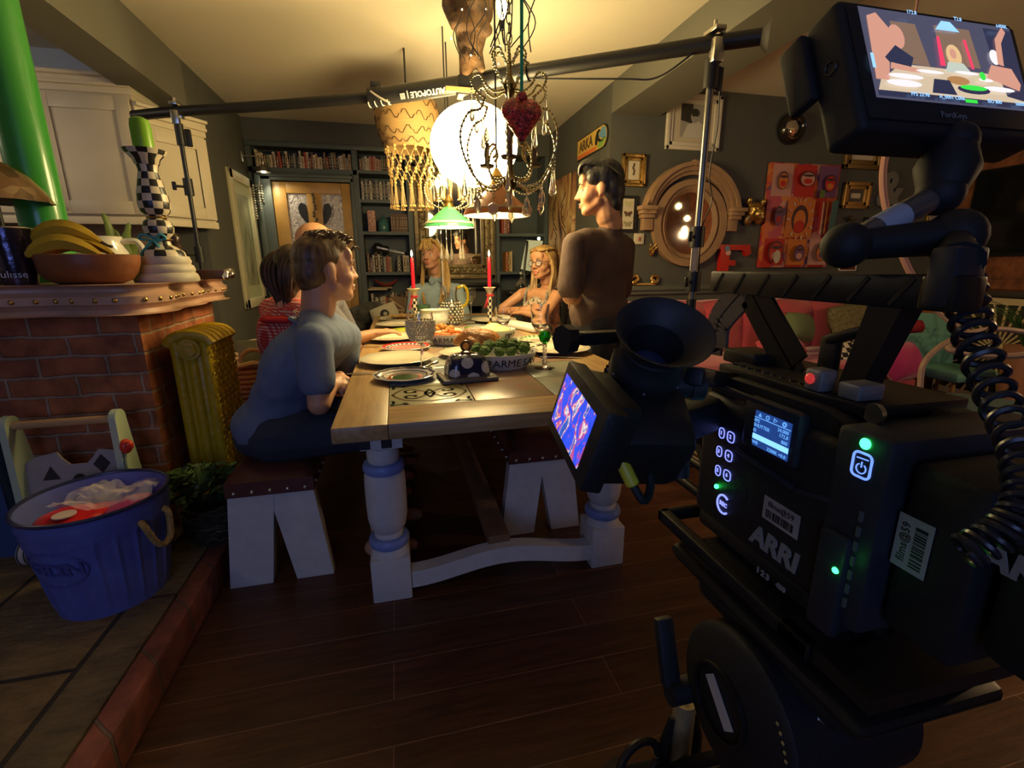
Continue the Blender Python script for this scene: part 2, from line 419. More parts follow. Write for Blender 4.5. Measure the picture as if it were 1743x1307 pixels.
# ---- brick peninsula
mb=MB();mb.box((-1.45,2.43,.575),(1.0,.76,.91))
ST('brick_chimney_base',mb,M_BRICK,'low red brick chimney base under the pink mantel')
mb=MB();mb.box((-2.2,2.0,.565),(1.5,.06,.89));mb.box((-1.97,1.96,.565),(.5,.03,.8),bev=.006);mb.box((-1.63,1.965,.565),(.08,.03,.88),bev=.006)
O('blue_cupboard',mb,mat('navy blue cupboard paint',(.03,.075,.20),.5),'tall navy blue panelled cupboard beside the brick chimney base','cupboard')
M_PINK=mat('worn pink mantel paint',(.55,.33,.24),.38,noise=(9,.3,(.42,.26,.16)),bump=(12,.1))
mt=T('mantel_shelf','worn pink mantel shelf with a row of brass studs above the bricks','mantel',(-1.4,2.45,1.02))
def edge(s):
 """outline of the shelf seen from above, wavy, from far right end round the front corner to the left"""
 a=[(-.905,2.86),(-.885,2.72),(-.905,2.55),(-.87,2.38),(-.885,2.22),(-.855,2.06),(-.90,1.945),(-1.02,1.925),(-1.12,1.95),(-1.22,1.935),(-1.33,1.90),(-1.45,1.925),(-1.6,1.94),(-1.8,1.91),(-2.2,1.93)]
 return [V((p[0],p[1],0)) for p in spline([(q[0],q[1],0) for q in a],5)]
el=edge(0)
def inward(i):
 t=(el[min(i+1,len(el)-1)]-el[max(i-1,0)]).normalized();return V((t.y,-t.x,0))
prof=[(.03,1.018),(.008,1.022),(.0,1.036),(.01,1.05),(.022,1.056),(.024,1.082),(.014,1.088),(.004,1.098),(.004,1.108),(.014,1.118),(.035,1.122)]
mb=MB()
mb.grid(lambda u,v:el[round(u*(len(el)-1))]-inward(round(u*(len(el)-1)))*prof[round(v*10)][0]+V((0,0,prof[round(v*10)][1])),len(el)-1,10)
top=[el[i]-inward(i)*.035 for i in range(len(el))]
for (z,fl) in ((1.122,0),(1.018,1)):
 poly=[V((p.x,p.y,z)) for p in top]+[V((-2.2,2.86,z))]
 mb._f([mb.bm.verts.new(p) for p in (poly if not fl else reversed(poly))])
mb.box((-1.55,2.855,1.07),(1.26,.01,.10))
P('shelf_board',mb,M_PINK,mt,w=True)
acc=0;last=el[0];k=0
st_mb=MB();st_mb.ell((0,0,0),.0095,10,6);st_me=fin(st_mb,'brass_stud',M_BRASS)
for i in range(1,len(el)):
 acc += (el[i]-last).length;last=el[i]
 if acc>.046:
  acc=0;k += 1
  o=bpy.data.objects.new('brass_stud',st_me);COL.objects.link(o);o.parent=mt
  o.location=el[i]-inward(i)*.02+V((0,0,1.069))-V((-1.4,2.45,1.02))
# ---- kitchen cabinets (upper), seen over the mantel
def cabinet(name,label,x0,x1,y,z0,z1,depth,doors,ang=0,origin=None,crown=True):
 t=T(name,label,'kitchen cabinet',origin or (x0,y,z0),ang)
 L0=x1-x0;h=z1-z0
 mb=MB();mb.box((L0/2,depth/2,h/2),(L0,depth,h));P('body',mb,M_CREAM,t)
 mb=MB()
 for q,(dz,hh,out) in enumerate(((0,.035,.012),(.035,.02,.03),(.055,.025,.022),(.08,.02,.045))):mb.box((L0/2,depth/2-out/2,h+dz+hh/2),(L0+.02,depth+out,hh),bev=.004)
 P('crown_moulding',mb,M_CREAM,t)
 mb=MB();mb.box((L0/2,-.008,-.02),(L0,.03,.045),bev=.006);P('light_rail',mb,M_CREAM,t)
 w=L0/doors
 for d in range(doors):
  a,b=d*w+.008,(d+1)*w-.008;fw=min(.075,w*.25)
  mb=MB();mb.box(((a+b)/2,-.008,h/2),(b-a-2*fw+.01,.012,h-.03-2*fw+.01))
  mb.box((a+fw/2,-.014,h/2),(fw,.026,h-.03),bev=.003);mb.box((b-fw/2,-.014,h/2),(fw,.026,h-.03),bev=.003)
  for zz in (.015+fw/2,h-.015-fw/2):mb.box(((a+b)/2,-.014,zz),(b-a-2*fw,.026,fw),bev=.003)
  dd=P('door',mb,M_CREAM,t)
  k=MB();k.ell((a+.04,-.045,.05),(.016,.014,.012),10,6);k.cyl((a+.04,-.03,.05),(a+.04,-.01,.05),.007,n=8)
  P('knob',k,mat('pewter green knob',(.10,.14,.09),.35,.6),dd)
 return t
cabinet('wall_cabinet','cream wall cabinet with panelled doors behind the green candle',-2.9,-1.43,3.5,1.475,2.15,.34,3)
cabinet('corner_cabinet','cream corner wall cabinet catching the warm light beside the dark wall',0,.42,0,0,.54,.25,1,math.atan2(.32,.2)*.95,(-1.43,3.5,1.475))
mb=MB();mb.box((-2.55,3.55,.45),(1.5,.6,.9),bev=.004);O('base_cabinet',mb,M_CREAM,'cream kitchen base unit beyond the brick chimney base','kitchen cabinet')
mb=MB();mb.box((-2.55,3.53,.925),(1.54,.66,.04),bev=.006);O('kitchen_worktop',mb,mat('dark worktop',(.05,.045,.04),.3),'dark kitchen worktop under the cream wall cabinets','worktop')
def tiles(nt,N,L,b,tc):
 v=N.new('ShaderNodeTexVoronoi');v.inputs['Scale'].default_value=22;v.distance='CHEBYCHEV';v.inputs['Randomness'].default_value=0
 L.new(tc.outputs['Object'],v.inputs['Vector'])
 r=ramp(N,[(0,(.08,.06,.05)),(.22,(.35,.25,.15)),(.5,(.12,.08,.06))],'CONSTANT');L.new(v.outputs['Distance'],r.inputs[0]);L.new(r.outputs[0],b.inputs['Base Color'])
slab('trim_4',(-2.9,3.83,.95),(X_L-.2,3.858,1.5),nodemat('patterned splashback tiles',tiles,rough=.3),'patterned tile splashback')
kp=T('kitchen_fill_lamp','small white glass pendant added beyond the green candle to light the kitchen','pendant lamp',(-2.6,2.5,2.1))  # pendant added out of view to brighten the kitchen wall and cabinets
mb=MB();mb.ell((-2.6,2.5,2.15),.09,20,12);P('glass_globe',mb,mat('opal globe',(.9,.88,.8),.4,emit=((1,.80,.55),4)),kp,w=True)
mb=MB();mb.cyl((-2.6,2.5,2.23),(-2.6,2.5,ZC),.005,n=6);P('cord',mb,M_BLACK,kp,w=True)
lamp('POINT','kitchen_fill_light',(-2.6,2.5,2.02),7,(1,.82,.58),.08)  # added light of the unseen kitchen pendant
# ---- built-in bookcases either side of the door and the fireplace
bc=T('bookcase','slate built-in bookcase around the glazed pine door','bookcase',(-.4,5.25,0))
YF,YBK=5.10,5.38
def bx(mb,x0,x1,z0,z1,y0=YF,y1=YBK,bev=0):mb.box(((x0+x1)/2,(y0+y1)/2,(z0+z1)/2),(x1-x0,y1-y0,z1-z0),bev=bev);return mb
SH=[2.076,1.811,1.512,1.118,.66] 
P('back_panel',bx(MB(),X_L+.01,.20,0,2.27,5.375,5.395),M_CASE,bc,w=True)
P('top_shelf',bx(MB(),X_L+.01,-.30,2.03,2.072),M_CASE,bc,w=True)
for x0,x1,z0 in ((X_L+.005,-1.215,0),(-.335,-.285,0),(.16,.205,0)):P('upright',bx(MB(),x0,x1,z0,2.27),M_CASE,bc,w=True)
for z in SH:P('shelf',bx(MB(),-.285,.16,z-.03,z),M_CASE,bc,w=True)
mb=bx(MB(),X_L+.005,.205,2.245,2.29,5.075,5.12,.006);P('cornice',mb,M_CASE,bc,w=True)
mb=MB()
for (a,b,c,d) in ((-1.215,-1.07,0,2.03),(-.37,-.335,0,2.03),(-1.215,-.335,1.955,2.03)):bx(mb,a,b,c,d,5.07,5.12,.008)
for (a,b,c,d) in ((-1.20,-1.15,0,2.0),(-1.20,-.34,1.985,2.015)):bx(mb,a,b,c,d,5.05,5.08,.008)
ST('door_frame',mb,M_CASE,'slate door surround')
dr=T('door_1','pine door with two textured glass panes','door',(-.715,5.12,0));tag(dr,kind='structure')
mb=MB()
for (a,b,c,d) in ((-1.068,-.952,.01,1.95),(-.457,-.372,.01,1.95),(-.776,-.644,.901,1.849),(-.951,-.458,1.85,1.95),(-.951,-.458,.7,.9),(-.951,-.458,.01,.22)):bx(mb,a,b,c,d,5.10,5.14,.004)
bx(mb,-.96,-.45,.2,.75,5.115,5.13)
P('door_leaf',mb,M_OAK,dr,w=True)
def obsc(nt,N,L,b,tc):
 v=N.new('ShaderNodeTexNoise');v.inputs['Scale'].default_value=22;v.inputs['Distortion'].default_value=2.5;v.inputs['Detail'].default_value=2
 L.new(mapping(N,L,tc.outputs['Object'],(1,1,.55)),v.inputs['Vector'])
 r=ramp(N,[(.35,(.22,.20,.24)),(.5,(.60,.54,.52)),(.58,(.30,.28,.32)),(.7,(.62,.57,.55))]);L.new(v.outputs['Fac'],r.inputs[0]);L.new(r.outputs[0],b.inputs['Base Color'])
 bp=N.new('ShaderNodeBump');bp.inputs['Strength'].default_value=.8;bp.inputs['Distance'].default_value=.02;L.new(v.outputs['Fac'],bp.inputs['Height']);L.new(bp.outputs['Normal'],b.inputs['Normal'])
M_OBSC=nodemat('obscured textured glass',obsc,rough=.12)
for a,b in ((-.952,-.776),(-.644,-.457)):
 P('glass_pane',bx(MB(),a,b,.9,1.85,5.118,5.126),M_OBSC,dr,w=True)
mb=MB();mb.tube([(-1.02,5.095,1.28),(-1.02,5.075,1.28),(-.97,5.07,1.28)],.008,8);mb.box((-1.02,5.097,1.25),(.03,.008,.16));P('door_handle',mb,mat('black iron',(.02,.02,.02),.4,.6),dr,w=True)
mb=MB()
for s in (-1,1):
 pts=[(s*.066,-.005),(s*.085,.075),(s*.125,.09),(s*.15,.05),(s*.145,-.01),(s*.11,-.07),(s*.066,-.12)]
 mb.prism(pts,.006,fr((-.71,5.116,1.68),(1,0,0),(0,0,1)))
P('heart_ornament',mb,M_BLACK,dr,w=True,label='dark heart ornament over the glass')
mb=MB()
random.seed(3)
for i in range(16):mb.ell((-.71+random.uniform(-.012,.012),5.088,1.84-i*.032),(.014,.010,.017),6,5)
P('charm_string',mb,mat('dark dried charms',(.06,.045,.03),.6),dr,w=True,label='string of dark charms')
mb=MB();bx(mb,.205,1.06,.98,2.275);bx(mb,.205,.36,0,.98);bx(mb,.90,1.06,0,.98);bx(mb,.36,.9,.75,.98)
ST('chimney_breast',mb,M_WALL,'dark chimney breast behind the ornate mirror')
mb=MB();bx(mb,.20,1.07,.965,1.0,4.99,5.1,.008);bx(mb,.22,1.05,.93,.965,5.02,5.1,.006)
O('fireplace_shelf',mb,M_BLACK,'black fireplace shelf under the ornate mirror','mantel')
rc=T('alcove_shelves','slate alcove shelves to the right of the ornate mirror','bookcase',(1.35,5.25,0))
P('back_panel',bx(MB(),1.06,X_R-.005,0,2.27,5.375,5.395),M_CASE,rc,w=True)
for x0,x1 in ((1.065,1.10),(X_R-.045,X_R-.005)):P('upright',bx(MB(),x0,x1,0,2.27),M_CASE,rc,w=True)
for z in (2.0,1.507,1.113,.7):P('shelf',bx(MB(),1.10,X_R-.045,z-.03,z),M_CASE,rc,w=True)
# ==
BC={'white':(.55,.50,.42),'cream':(.60,.48,.32),'tan':(.40,.26,.15),'brown':(.16,.085,.045),'dark brown':(.06,.035,.022),'black':(.016,.016,.018),
  'grey':(.20,.20,.19),'red':(.42,.06,.03),'dark red':(.18,.03,.025),'orange':(.60,.22,.05),'yellow':(.62,.42,.10),'green':(.07,.11,.06),
  'blue':(.05,.07,.12),'pink':(.48,.25,.22),'purple':(.12,.06,.10),'teal':(.06,.15,.15)}
M_PAGE=mat('book pages',(.55,.48,.36),.8)
def bookmat(c):return mat('book cover '+c,BC[c],.5,noise=(30,.2))
def book(x,w,h,d,z,c,label,group,lean=0,lay=None,yf=5.13):
 mb=MB()
 hh=h
 for s in (-1,1):mb.box((s*(w/2-.0012),d/2,hh/2),(.0025,d,hh))
 mb.lathe([(w/2,0),(w/2,hh)],8,M=Matrix.Translation((0,.003,0))@Matrix.Rotation(PI,4,'Z')@Matrix.Diagonal((1,1,1,1)),ang=PI,sy=.5)
 mb.box((0,.004,hh/2),(w,.006,hh))
 mb.mi=2
 if w>.014:
  for zz in (.78,.2):mb.box((0,-w*.26+.001,hh*zz),(w*.55,.004,hh*.05))
  mb.box((0,-w*.26+.001,hh*.5),(w*.3,.004,hh*.34))
 mb.mi=1;mb.box((0,d/2,hh/2),(w-.004,d-.006,hh-.008))
 light=BC[c][0]>.3
 m2=mat('spine print dark',(.09,.06,.05),.6) if light else mat('spine print pale',(.42,.34,.22),.5)
 o=O('book',mb,[bookmat(c),M_PAGE,m2],label,'book',group,loc=(x,yf,z))
 if lean:o.rotation_euler=(0,lean,0)
 if lay is not None:o.rotation_euler=(0,PI/2,0)
 return o
def row(x0,x1,z,cols,place,group,hmin,hmax,seed,lean_at=(),yf=5.13,d=.16):
 random.seed(seed);n=len(cols)
 ws=[random.uniform(.7,1.3) for _ in cols];k=(x1-x0)/sum(ws);x=x0
 for i,c in enumerate(cols):
  w=ws[i]*k;h=random.uniform(hmin,hmax);ln=.08 if i in lean_at else 0
  book(x+w/2,w*.95,h,d,z+(w/2*math.sin(ln)*.95 if ln else 0),c,'%s book, %s from the left %s'%(c,ordinal(i),place),group,-ln,yf=yf)
  x += w
row(-1.19,-.345,2.073,['cream','cream','cream','brown','green','cream','brown','white','dark red','red','black','black','cream','black','black','grey','black','black','white','cream','red','white','dark red','purple','cream',
 'tan','cream','cream','black','brown','dark red','black','grey','brown','black','white','white','tan','grey','tan'],'on the shelf above the door','books above the door',.105,.155,5,(7,9,12))
row(-.275,.10,2.077,['brown','grey','white','cream','pink','red','pink','tan','pink','green','dark brown','brown','dark red','grey','tan','black'],'on the top shelf beside the door','books on the top bay shelf',.10,.135,6)
row(-.27,.02,1.812,['white','black','grey','black','white','black','black','grey','black','white','black','grey','black','white','black'],'on the second bay shelf beside the hanging fringe','thin cases on the second bay shelf',.165,.185,7)
row(-.01,.155,1.513,['brown']*9,'of the leather set beside the teal jar','leather bound set',.17,.175,8)
row(-.27,-.03,1.119,['brown','purple','white','dark brown','white','black','grey','red','tan'],'under the black violin','books under the violin',.14,.215,9)
row(.085,.15,1.119,['cream','white'],'beside the checked ornament on the shelf','books by the checked ornament',.16,.17,10)
row(-.255,.14,.661,['white','black','white','black','white','white','cream','red','black','tan','white','dark red','grey','black','dark brown','brown','black','tan','white'],'on the lowest bay shelf','books on the lowest bay shelf',.20,.26,11)
row(1.175,1.245,1.114,['orange','dark red','yellow','cream'],'in the alcove right of the mirror','books in the alcove',.20,.215,12)
row(1.13,1.22,1.508,['red','pink','dark red'],'on the upper alcove shelf','books on the upper alcove shelf',.15,.17,13)
mb=MB();mb.box((-.19,5.25,.941),(.2,.14,.014));O('book',mb,bookmat('cream'),'cream book lying flat on the lowest bay shelf books','book')
mb=MB();mb.box((-.15,5.25,.957),(.22,.13,.014));O('book',mb,bookmat('tan'),'thin tan book lying topmost on the lowest bay shelf books','book')
mb=MB();mb.box((-.125,5.24,1.319),(.08,.1,.026));O('book',mb,bookmat('white'),'small white book lying across the books under the violin','book')
mb=MB()
mb.grid(lambda u,v:V((-.10+(u-.5)*.22,5.22+(v-.5)*.10,.966+.05*abs(2*u-1)**2*(1-.0*v)+.03*abs(2*v-1)**2)),12,6);mb.grid(lambda u,v:V((-.10+(u-.5)*.215,5.22+(v-.5)*.095,.969+.05*abs(2*u-1)**2+.03*abs(2*v-1)**2)),12,6)
O('trinket_dish',mb,mat('red lacquer',(.40,.06,.05),.3),'curved red dish lying on the lowest bay shelf books','dish')
mb=MB();mb.box((-.195,5.20,1.613),(.075,.14,.20),bev=.003)
def leo(nt,N,L,b,tc):
 v=N.new('ShaderNodeTexVoronoi');v.inputs['Scale'].default_value=70;v.feature='DISTANCE_TO_EDGE';L.new(tc.outputs['Object'],v.inputs['Vector'])
 r=ramp(N,[(.0,(.55,.32,.24)),(.15,(.18,.06,.04))],'CONSTANT');L.new(v.outputs['Distance'],r.inputs[0]);L.new(r.outputs[0],b.inputs['Base Color'])
O('box_file',mb,nodemat('leopard print card',leo,rough=.5),'pink leopard print box file on the bay shelf','box file')
mb=MB();mb.lathe([(0,0),(.05,0),(.058,.02),(.056,.085),(.045,.1),(.052,.105),(.054,.115),(.03,.135),(.012,.15),(.014,.16),(0,.17)],16,c=(-.085,5.22,1.513))
O('lidded_jar',mb,mat('teal glaze',(.05,.16,.16),.2),'teal lidded jar between box file and leather books','jar')
mb=MB();mb.prism([(-.04,0),(.05,0),(.045,.03),(0,.13),(-.03,.15),(-.04,.1)],.03,fr((.09,5.22,1.812),(1,0,0),(0,0,1)))
O('wooden_bookend',mb,mat('yellow wood',(.35,.22,.06),.5),'yellow wooden bookend beside the thin black cases','bookend')
vt=T('violin','black violin lying on top of the books','violin',(-.09,5.2,1.345))
VM=fr((-.20,5.22,1.352),(math.cos(-.20),0,math.sin(-.20)),(0,.5,.866))
mb=MB()
out=[(-.01,.0),(.0,.045),(.04,.06),(.075,.05),(.09,.036),(.105,.042),(.135,.045),(.155,.025),(.16,0)]
mb.prism(out+[(x,-y) for x,y in reversed(out[1:-1])],.03,VM);P('violin_body',mb,mat('black varnish',(.015,.014,.014),.15),vt,w=True)
mb=MB();mb.bar(VM@V((.14,0,.03)),VM@V((.31,0,.02)),.016,.012);mb.tube([VM@V((.31,0,.02)),VM@V((.335,0,.012)),VM@V((.345,0,.022))],.011,8)
for i in range(4):mb.cyl(VM@V((.315+.01*(i//2),-.03,.015)),VM@V((.315+.01*(i//2),.03,.015)),.004,n=6)
P('neck',mb,M_BLACK,vt,w=True)
mb=MB()
for i in range(4):mb.cyl(VM@V((.03,-.009+.006*i,.038)),VM@V((.31,-.005+.0033*i,.028)),.0008,n=4)
P('strings',mb,M_STEEL,vt,w=True)
CHK=((.62,.56,.46),(.012,.012,.014))
mb=MB();mb.lathe([(0,0),(.026,0),(.028,.02),(.02,.04),(.026,.07),(.018,.1),(.022,.12),(.012,.15),(.009,.165),(0,.17)],16,c=(.045,5.2,1.119))
O('checked_ornament',mb,checker_mat('small checks',*CHK,10),'small black and white checked ornament beside the violin','ornament')
# ==
mi=T('ornate_mirror','large ornate carved mirror on the chimney breast behind the blonde woman','mirror',(.63,5.06,1.04))
M_CARVE=mat('carved bronze frame',(.25,.185,.085),.4,.35,noise=(14,.4),bump=(26,.7))
mb=MB();x0,x1,z0,z1=.215,1.045,1.04,2.16
for (o_,w_,d_) in ((0,.05,.03),(.05,.06,.045),(.11,.04,.03)):
 for (a,b,c,d) in ((x0+o_,x0+o_+w_,z0+o_,z1-o_),(x1-o_-w_,x1-o_,z0+o_,z1-o_),(x0+o_,x1-o_,z0+o_,z0+o_+w_),(x0+o_,x1-o_,z1-o_-w_,z1-o_)):mb.box(((a+b)/2,5.095-d_/2,(c+d)/2),(b-a,d_,d-c),bev=.01)
random.seed(2)
for i in range(64): 
 t=i/64*4;e=int(t);q=t-e
 px,pz=[(x0+.08+(x1-x0-.16)*q,z0+.08),(x1-.08,z0+.08+(z1-z0-.16)*q),(x1-.08-(x1-x0-.16)*q,z1-.08),(x0+.08,z1-.08-(z1-z0-.16)*q)][e]
 mb.ell((px+random.uniform(-.02,.02),5.048,pz+random.uniform(-.02,.02)),(random.uniform(.012,.03),.012,random.uniform(.012,.03)),8,6,Euler((0,random.uniform(0,3),0)).to_matrix())
P('mirror_frame',mb,M_CARVE,mi,w=True)
mb=MB();mb.box(((x0+x1)/2,5.088,(z0+z1)/2),(x1-x0-.26,.006,z1-z0-.26));P('mirror_glass',mb,M_MIRROR,mi,w=True)
lt=T('table_lamp','pale tilted lampshade glowing in the right alcove','lamp',(1.42,4.95,.95))
mb=MB();mb.prism([(-.11,-.13),(.05,-.17),(.12,.15),(-.05,.16)],.05,fr((1.40,4.93,1.27),(1,-.2,0),(0,0,1)));P('lamp_shade',mb,mat('pale green shade',(.52,.58,.42),.7,emit=((.75,.8,.5),.12)),lt,w=True)
mb=MB();mb.ell((1.475,4.90,1.445),.016,10,8);P('bulb',mb,mat('warm bulb',(1,.9,.6),.5,emit=((1,.85,.5),14)),lt,w=True)
mb=MB();mb.cyl((1.42,4.96,.95),(1.42,4.96,1.12),.012);mb.lathe([(0,0),(.08,0),(.07,.015),(.012,.03)],16,c=(1.42,4.96,.92));P('lamp_stand',mb,M_BLACK,lt,w=True)
sd=T('drinks_cabinet','dark drinks cabinet in the right alcove holding glass decanters','cabinet',(1.35,4.82,0))
mb=MB();mb.box((1.36,4.84,.45),(.5,.44,.9),bev=.006);P('body',mb,M_BLACK,sd,w=True)
mb=MB();mb.box((1.36,4.83,.91),(.54,.48,.025),bev=.006);P('top',mb,mat('dark polished wood',(.03,.022,.018),.2),sd,w=True)
for i,(x,y,s) in enumerate(((1.24,4.72,1.0),(1.35,4.70,.8),(1.47,4.74,.9))):
 dc=T('decanter',['round glass decanter nearest the ornate mirror on the drinks cabinet','small glass decanter in the middle of the drinks cabinet','glass decanter under the pale alcove lampshade'][i],'decanter',(x,y,.9225),0,'decanters on the drinks cabinet')
 mb=MB();mb.lathe([(0,0),(.05*s,0),(.065*s,.03*s),(.06*s,.07*s),(.02*s,.11*s),(.014*s,.15*s),(.022*s,.165*s)],16);P('bottle',mb,M_GLASS,dc)
 mb=MB();mb.ell((0,0,.19*s),(.022*s,.022*s,.026*s),10,8);P('stopper',mb,M_GLASS,dc)
mb=MB();mb.tube(spline([(1.24,4.44,.0),(1.25,4.44,.5),(1.23,4.44,.9),(1.20,4.46,1.1),(1.235,4.50,1.33),(1.25,4.54,1.4)],6),.012,8);mb.tube(spline([(1.56,4.42,0),(1.56,4.42,.6),(1.54,4.44,1.0),(1.5,4.48,1.1)],6),.012,8);mb.box((1.4,4.38,.42),(.34,.36,.04),bev=.01)
for q in ((1.25,4.24),(1.55,4.24)):mb.cyl((q[0],q[1],0),(q[0],q[1],.42),.012)
mb.tube(spline([(1.2,4.46,1.08),(1.3,4.48,1.12),(1.4,4.48,1.10),(1.5,4.48,1.1)],5),.014,8)
O('curved_chair',mb,M_BLACK,'black curved back chair in front of the drinks cabinet','chair')
# ==
pf=T('tall_picture','tall pale framed picture on the left wall below the picture light','picture',(X_L+.01,4.79,.83))
mb=MB()
ya,yb,za,zb=4.45,5.08,.83,1.95
def fbox(mb,y0,y1,z0,z1,x0=X_L,d=.03,bev=.004):mb.box((x0+d/2,(y0+y1)/2,(z0+z1)/2),(d,y1-y0,z1-z0),bev=bev)
w=.075
fbox(mb,ya,ya+w,za,zb);fbox(mb,yb-w,yb,za,zb);fbox(mb,ya,yb,za,za+w);fbox(mb,ya,yb,zb-w,zb)
P('picture_frame',mb,mat('pale limed frame',(.50,.46,.32),.45),pf,w=True)
mb=MB();fbox(mb,ya+w-.01,yb-w+.01,za+w-.01,zb-w+.01,d=.012,bev=0)
P('picture_mount',mb,mat('pale green mount',(.42,.45,.30),.4),pf,w=True)
def willow(nt,N,L,b,tc):
 n=N.new('ShaderNodeTexNoise');n.inputs['Scale'].default_value=7;n.inputs['Detail'].default_value=7;L.new(mapping(N,L,tc.outputs['Object'],(1,3,.6)),n.inputs['Vector'])
 r=ramp(N,[(.3,(.10,.11,.07)),(.5,(.25,.26,.16)),(.7,(.40,.40,.28))]);L.new(n.outputs['Fac'],r.inputs[0]);L.new(r.outputs[0],b.inputs['Base Color'])
mb=MB();fbox(mb,4.60,4.95,1.02,1.78,d=.014,bev=0);P('picture_print',mb,nodemat('misty tree print',willow,rough=.25),pf,w=True)
pl=T('picture_light','small swan neck picture light over the tall picture','wall light',(X_L,4.95,2.1))
mb=MB();mb.box((X_L+.01,4.95,2.12),(.02,.05,.09),bev=.004);mb.tube(spline([(X_L+.02,4.95,2.13),(X_L+.10,4.95,2.13),(X_L+.17,4.95,2.11),(X_L+.17,4.95,2.06)],4),.006,8);P('arm',mb,M_STEEL,pl,w=True)
mb=MB();mb.lathe([(.06,2.0),(.055,2.025),(.025,2.05),(.015,2.065)],16,c=(X_L+.17,4.95,0));P('lamp_shade',mb,M_STEEL,pl,w=True)
mb=MB();mb.ell((X_L+.17,4.95,2.015),.022,10,8);P('bulb',mb,mat('spot bulb',(1,.95,.8),.5,emit=((1,.9,.6),15)),pl,w=True)
lamp('SPOT','picture_spot',(X_L+.17,4.95,1.99),7,(1,.88,.55),.02,(0,math.radians(-22),0),2.2)
sc=T('crystal_sconce','crystal drop wall sconce beside the tall picture','wall light',(X_L,5.04,1.6))
mb=MB();mb.box((X_L+.012,5.06,1.88),(.024,.04,.1),bev=.006)
for s in (-1,1):mb.tube(spline([(X_L+.02,5.06,1.9),(X_L+.06,5.06+s*.03,1.86),(X_L+.10,5.06+s*.05,1.89),(X_L+.11,5.06+s*.05,1.93)],5),.005,6)
P('bracket',mb,M_STEEL,sc,w=True)
mb=MB();random.seed(9)
for i in range(9):
 y=5.06+random.uniform(-.06,.06);x=X_L+random.uniform(.04,.12);z=1.92
 for q in range(random.randint(6,16)):z -= .022;mb.ell((x,y,z),.008 if q%3 else .011,6,4,sm=False)
P('crystal_drops',mb,mat('cut crystal',(.95,.9,.75),.05,spec=1,trans=.6),sc,w=True)
# ==
sk=T('skateboard_deck','colourful skateboard deck with animal art hung on the dark wall','skateboard',(X_R-.02,3.92,2.06))
SM=fr((X_R-.012,4.255,2.06),(0,-1,0),(0,0,1)) 
mb=MB()
pts=[(0,0),(0,.17)]+[(.535+.09*math.sin(a),.085+.085*math.cos(a)) for a in [PI*i/16 for i in range(17)]]
mb.prism(pts,-.012,SM);P('deck',mb,mat('black deck edge',(.02,.02,.02),.5),sk,w=True)
def face(pts,lift,m,par,name,**k):
 b=MB();b.prism(pts,.0012,SM@Matrix.Translation((0,0,lift)));return P(name,b,m,par,w=True,**k)
ins=[(.01,.01),(.01,.16)]+[(.53+.082*math.sin(a),.085+.077*math.cos(a)) for a in [PI*i/16 for i in range(17)]]
SM=SM@Matrix.Translation((0,0,.0005))
if (SM.to_3x3()@V((0,0,1))).x>0:SM=SM@Matrix.Diagonal((1,1,-1,1))
face(ins,.000,mat('deck yellow',(.60,.40,.08),.4),sk,'background_print')
face([(.02,.012),(.40,.012),(.44,.04),(.02,.04)],.0013,mat('deck orange',(.62,.14,.04),.4),sk,'orange_band')
face([(.44,.02),(.53,.012),(.60,.05),(.58,.075),(.48,.06)],.0016,mat('deck green',(.18,.35,.07),.4),sk,'green_patch')
face([(.46,.10),(.53,.155),(.58,.14),(.61,.09),(.60,.06),(.52,.075)],.0016,mat('deck sky blue',(.12,.27,.42),.4),sk,'sky_patch')
face([(.40,.05),(.40,.10),(.43,.14),(.47,.15),(.50,.135),(.46,.12),(.47,.09),(.52,.06),(.56,.065),(.55,.05),(.49,.05),(.45,.07),(.44,.04)],.0030,M_BLACK,sk,'animal_print')
b=MB();b.text('ARKA',.115,fr(SM@V((.20,.095,.0032)),(0,-1,0),(0,0,1)),.0008,spacing=.95,bold=.002);P('lettering',b,mat('deck brown ink',(.07,.035,.025),.5),sk,w=True)
pn=T('figure_painting','tall brown painting with sketched figures on the dark wall','painting',(X_R-.02,4.63,1.0))
mb=MB();mb.box((X_R-.018,4.63,1.49),(.034,.70,1.0),bev=.003)
def sketch(nt,N,L,b,tc):
 n=N.new('ShaderNodeTexNoise');n.inputs['Scale'].default_value=3.2;n.inputs['Detail'].default_value=6;n.inputs['Distortion'].default_value=1.2;L.new(mapping(N,L,tc.outputs['Object'],(1,1.6,.8)),n.inputs['Vector'])
 r=ramp(N,[(.32,(.03,.02,.015)),(.40,(.24,.10,.045)),(.50,(.40,.24,.10)),(.60,(.52,.38,.20)),(.68,(.26,.09,.04))]);L.new(n.outputs['Fac'],r.inputs[0]);L.new(r.outputs[0],b.inputs['Base Color'])
P('canvas',mb,nodemat('brown figure sketch',sketch,rough=.6),pn,w=True)
mb=MB();random.seed(12)
for (y,w_) in ((4.78,.12),(4.52,.13)):
 for k in range(7):
  z=1.12+k*.1;pts=[(X_R-.037,y+w_*math.sin(k*1.3+i*.7)*.6*(1-i*.1),z+i*.03) for i in range(5)]
  mb.tube(spline(pts,4),.004,5)
P('ink_strokes',mb,M_BLACK,pn,w=True)
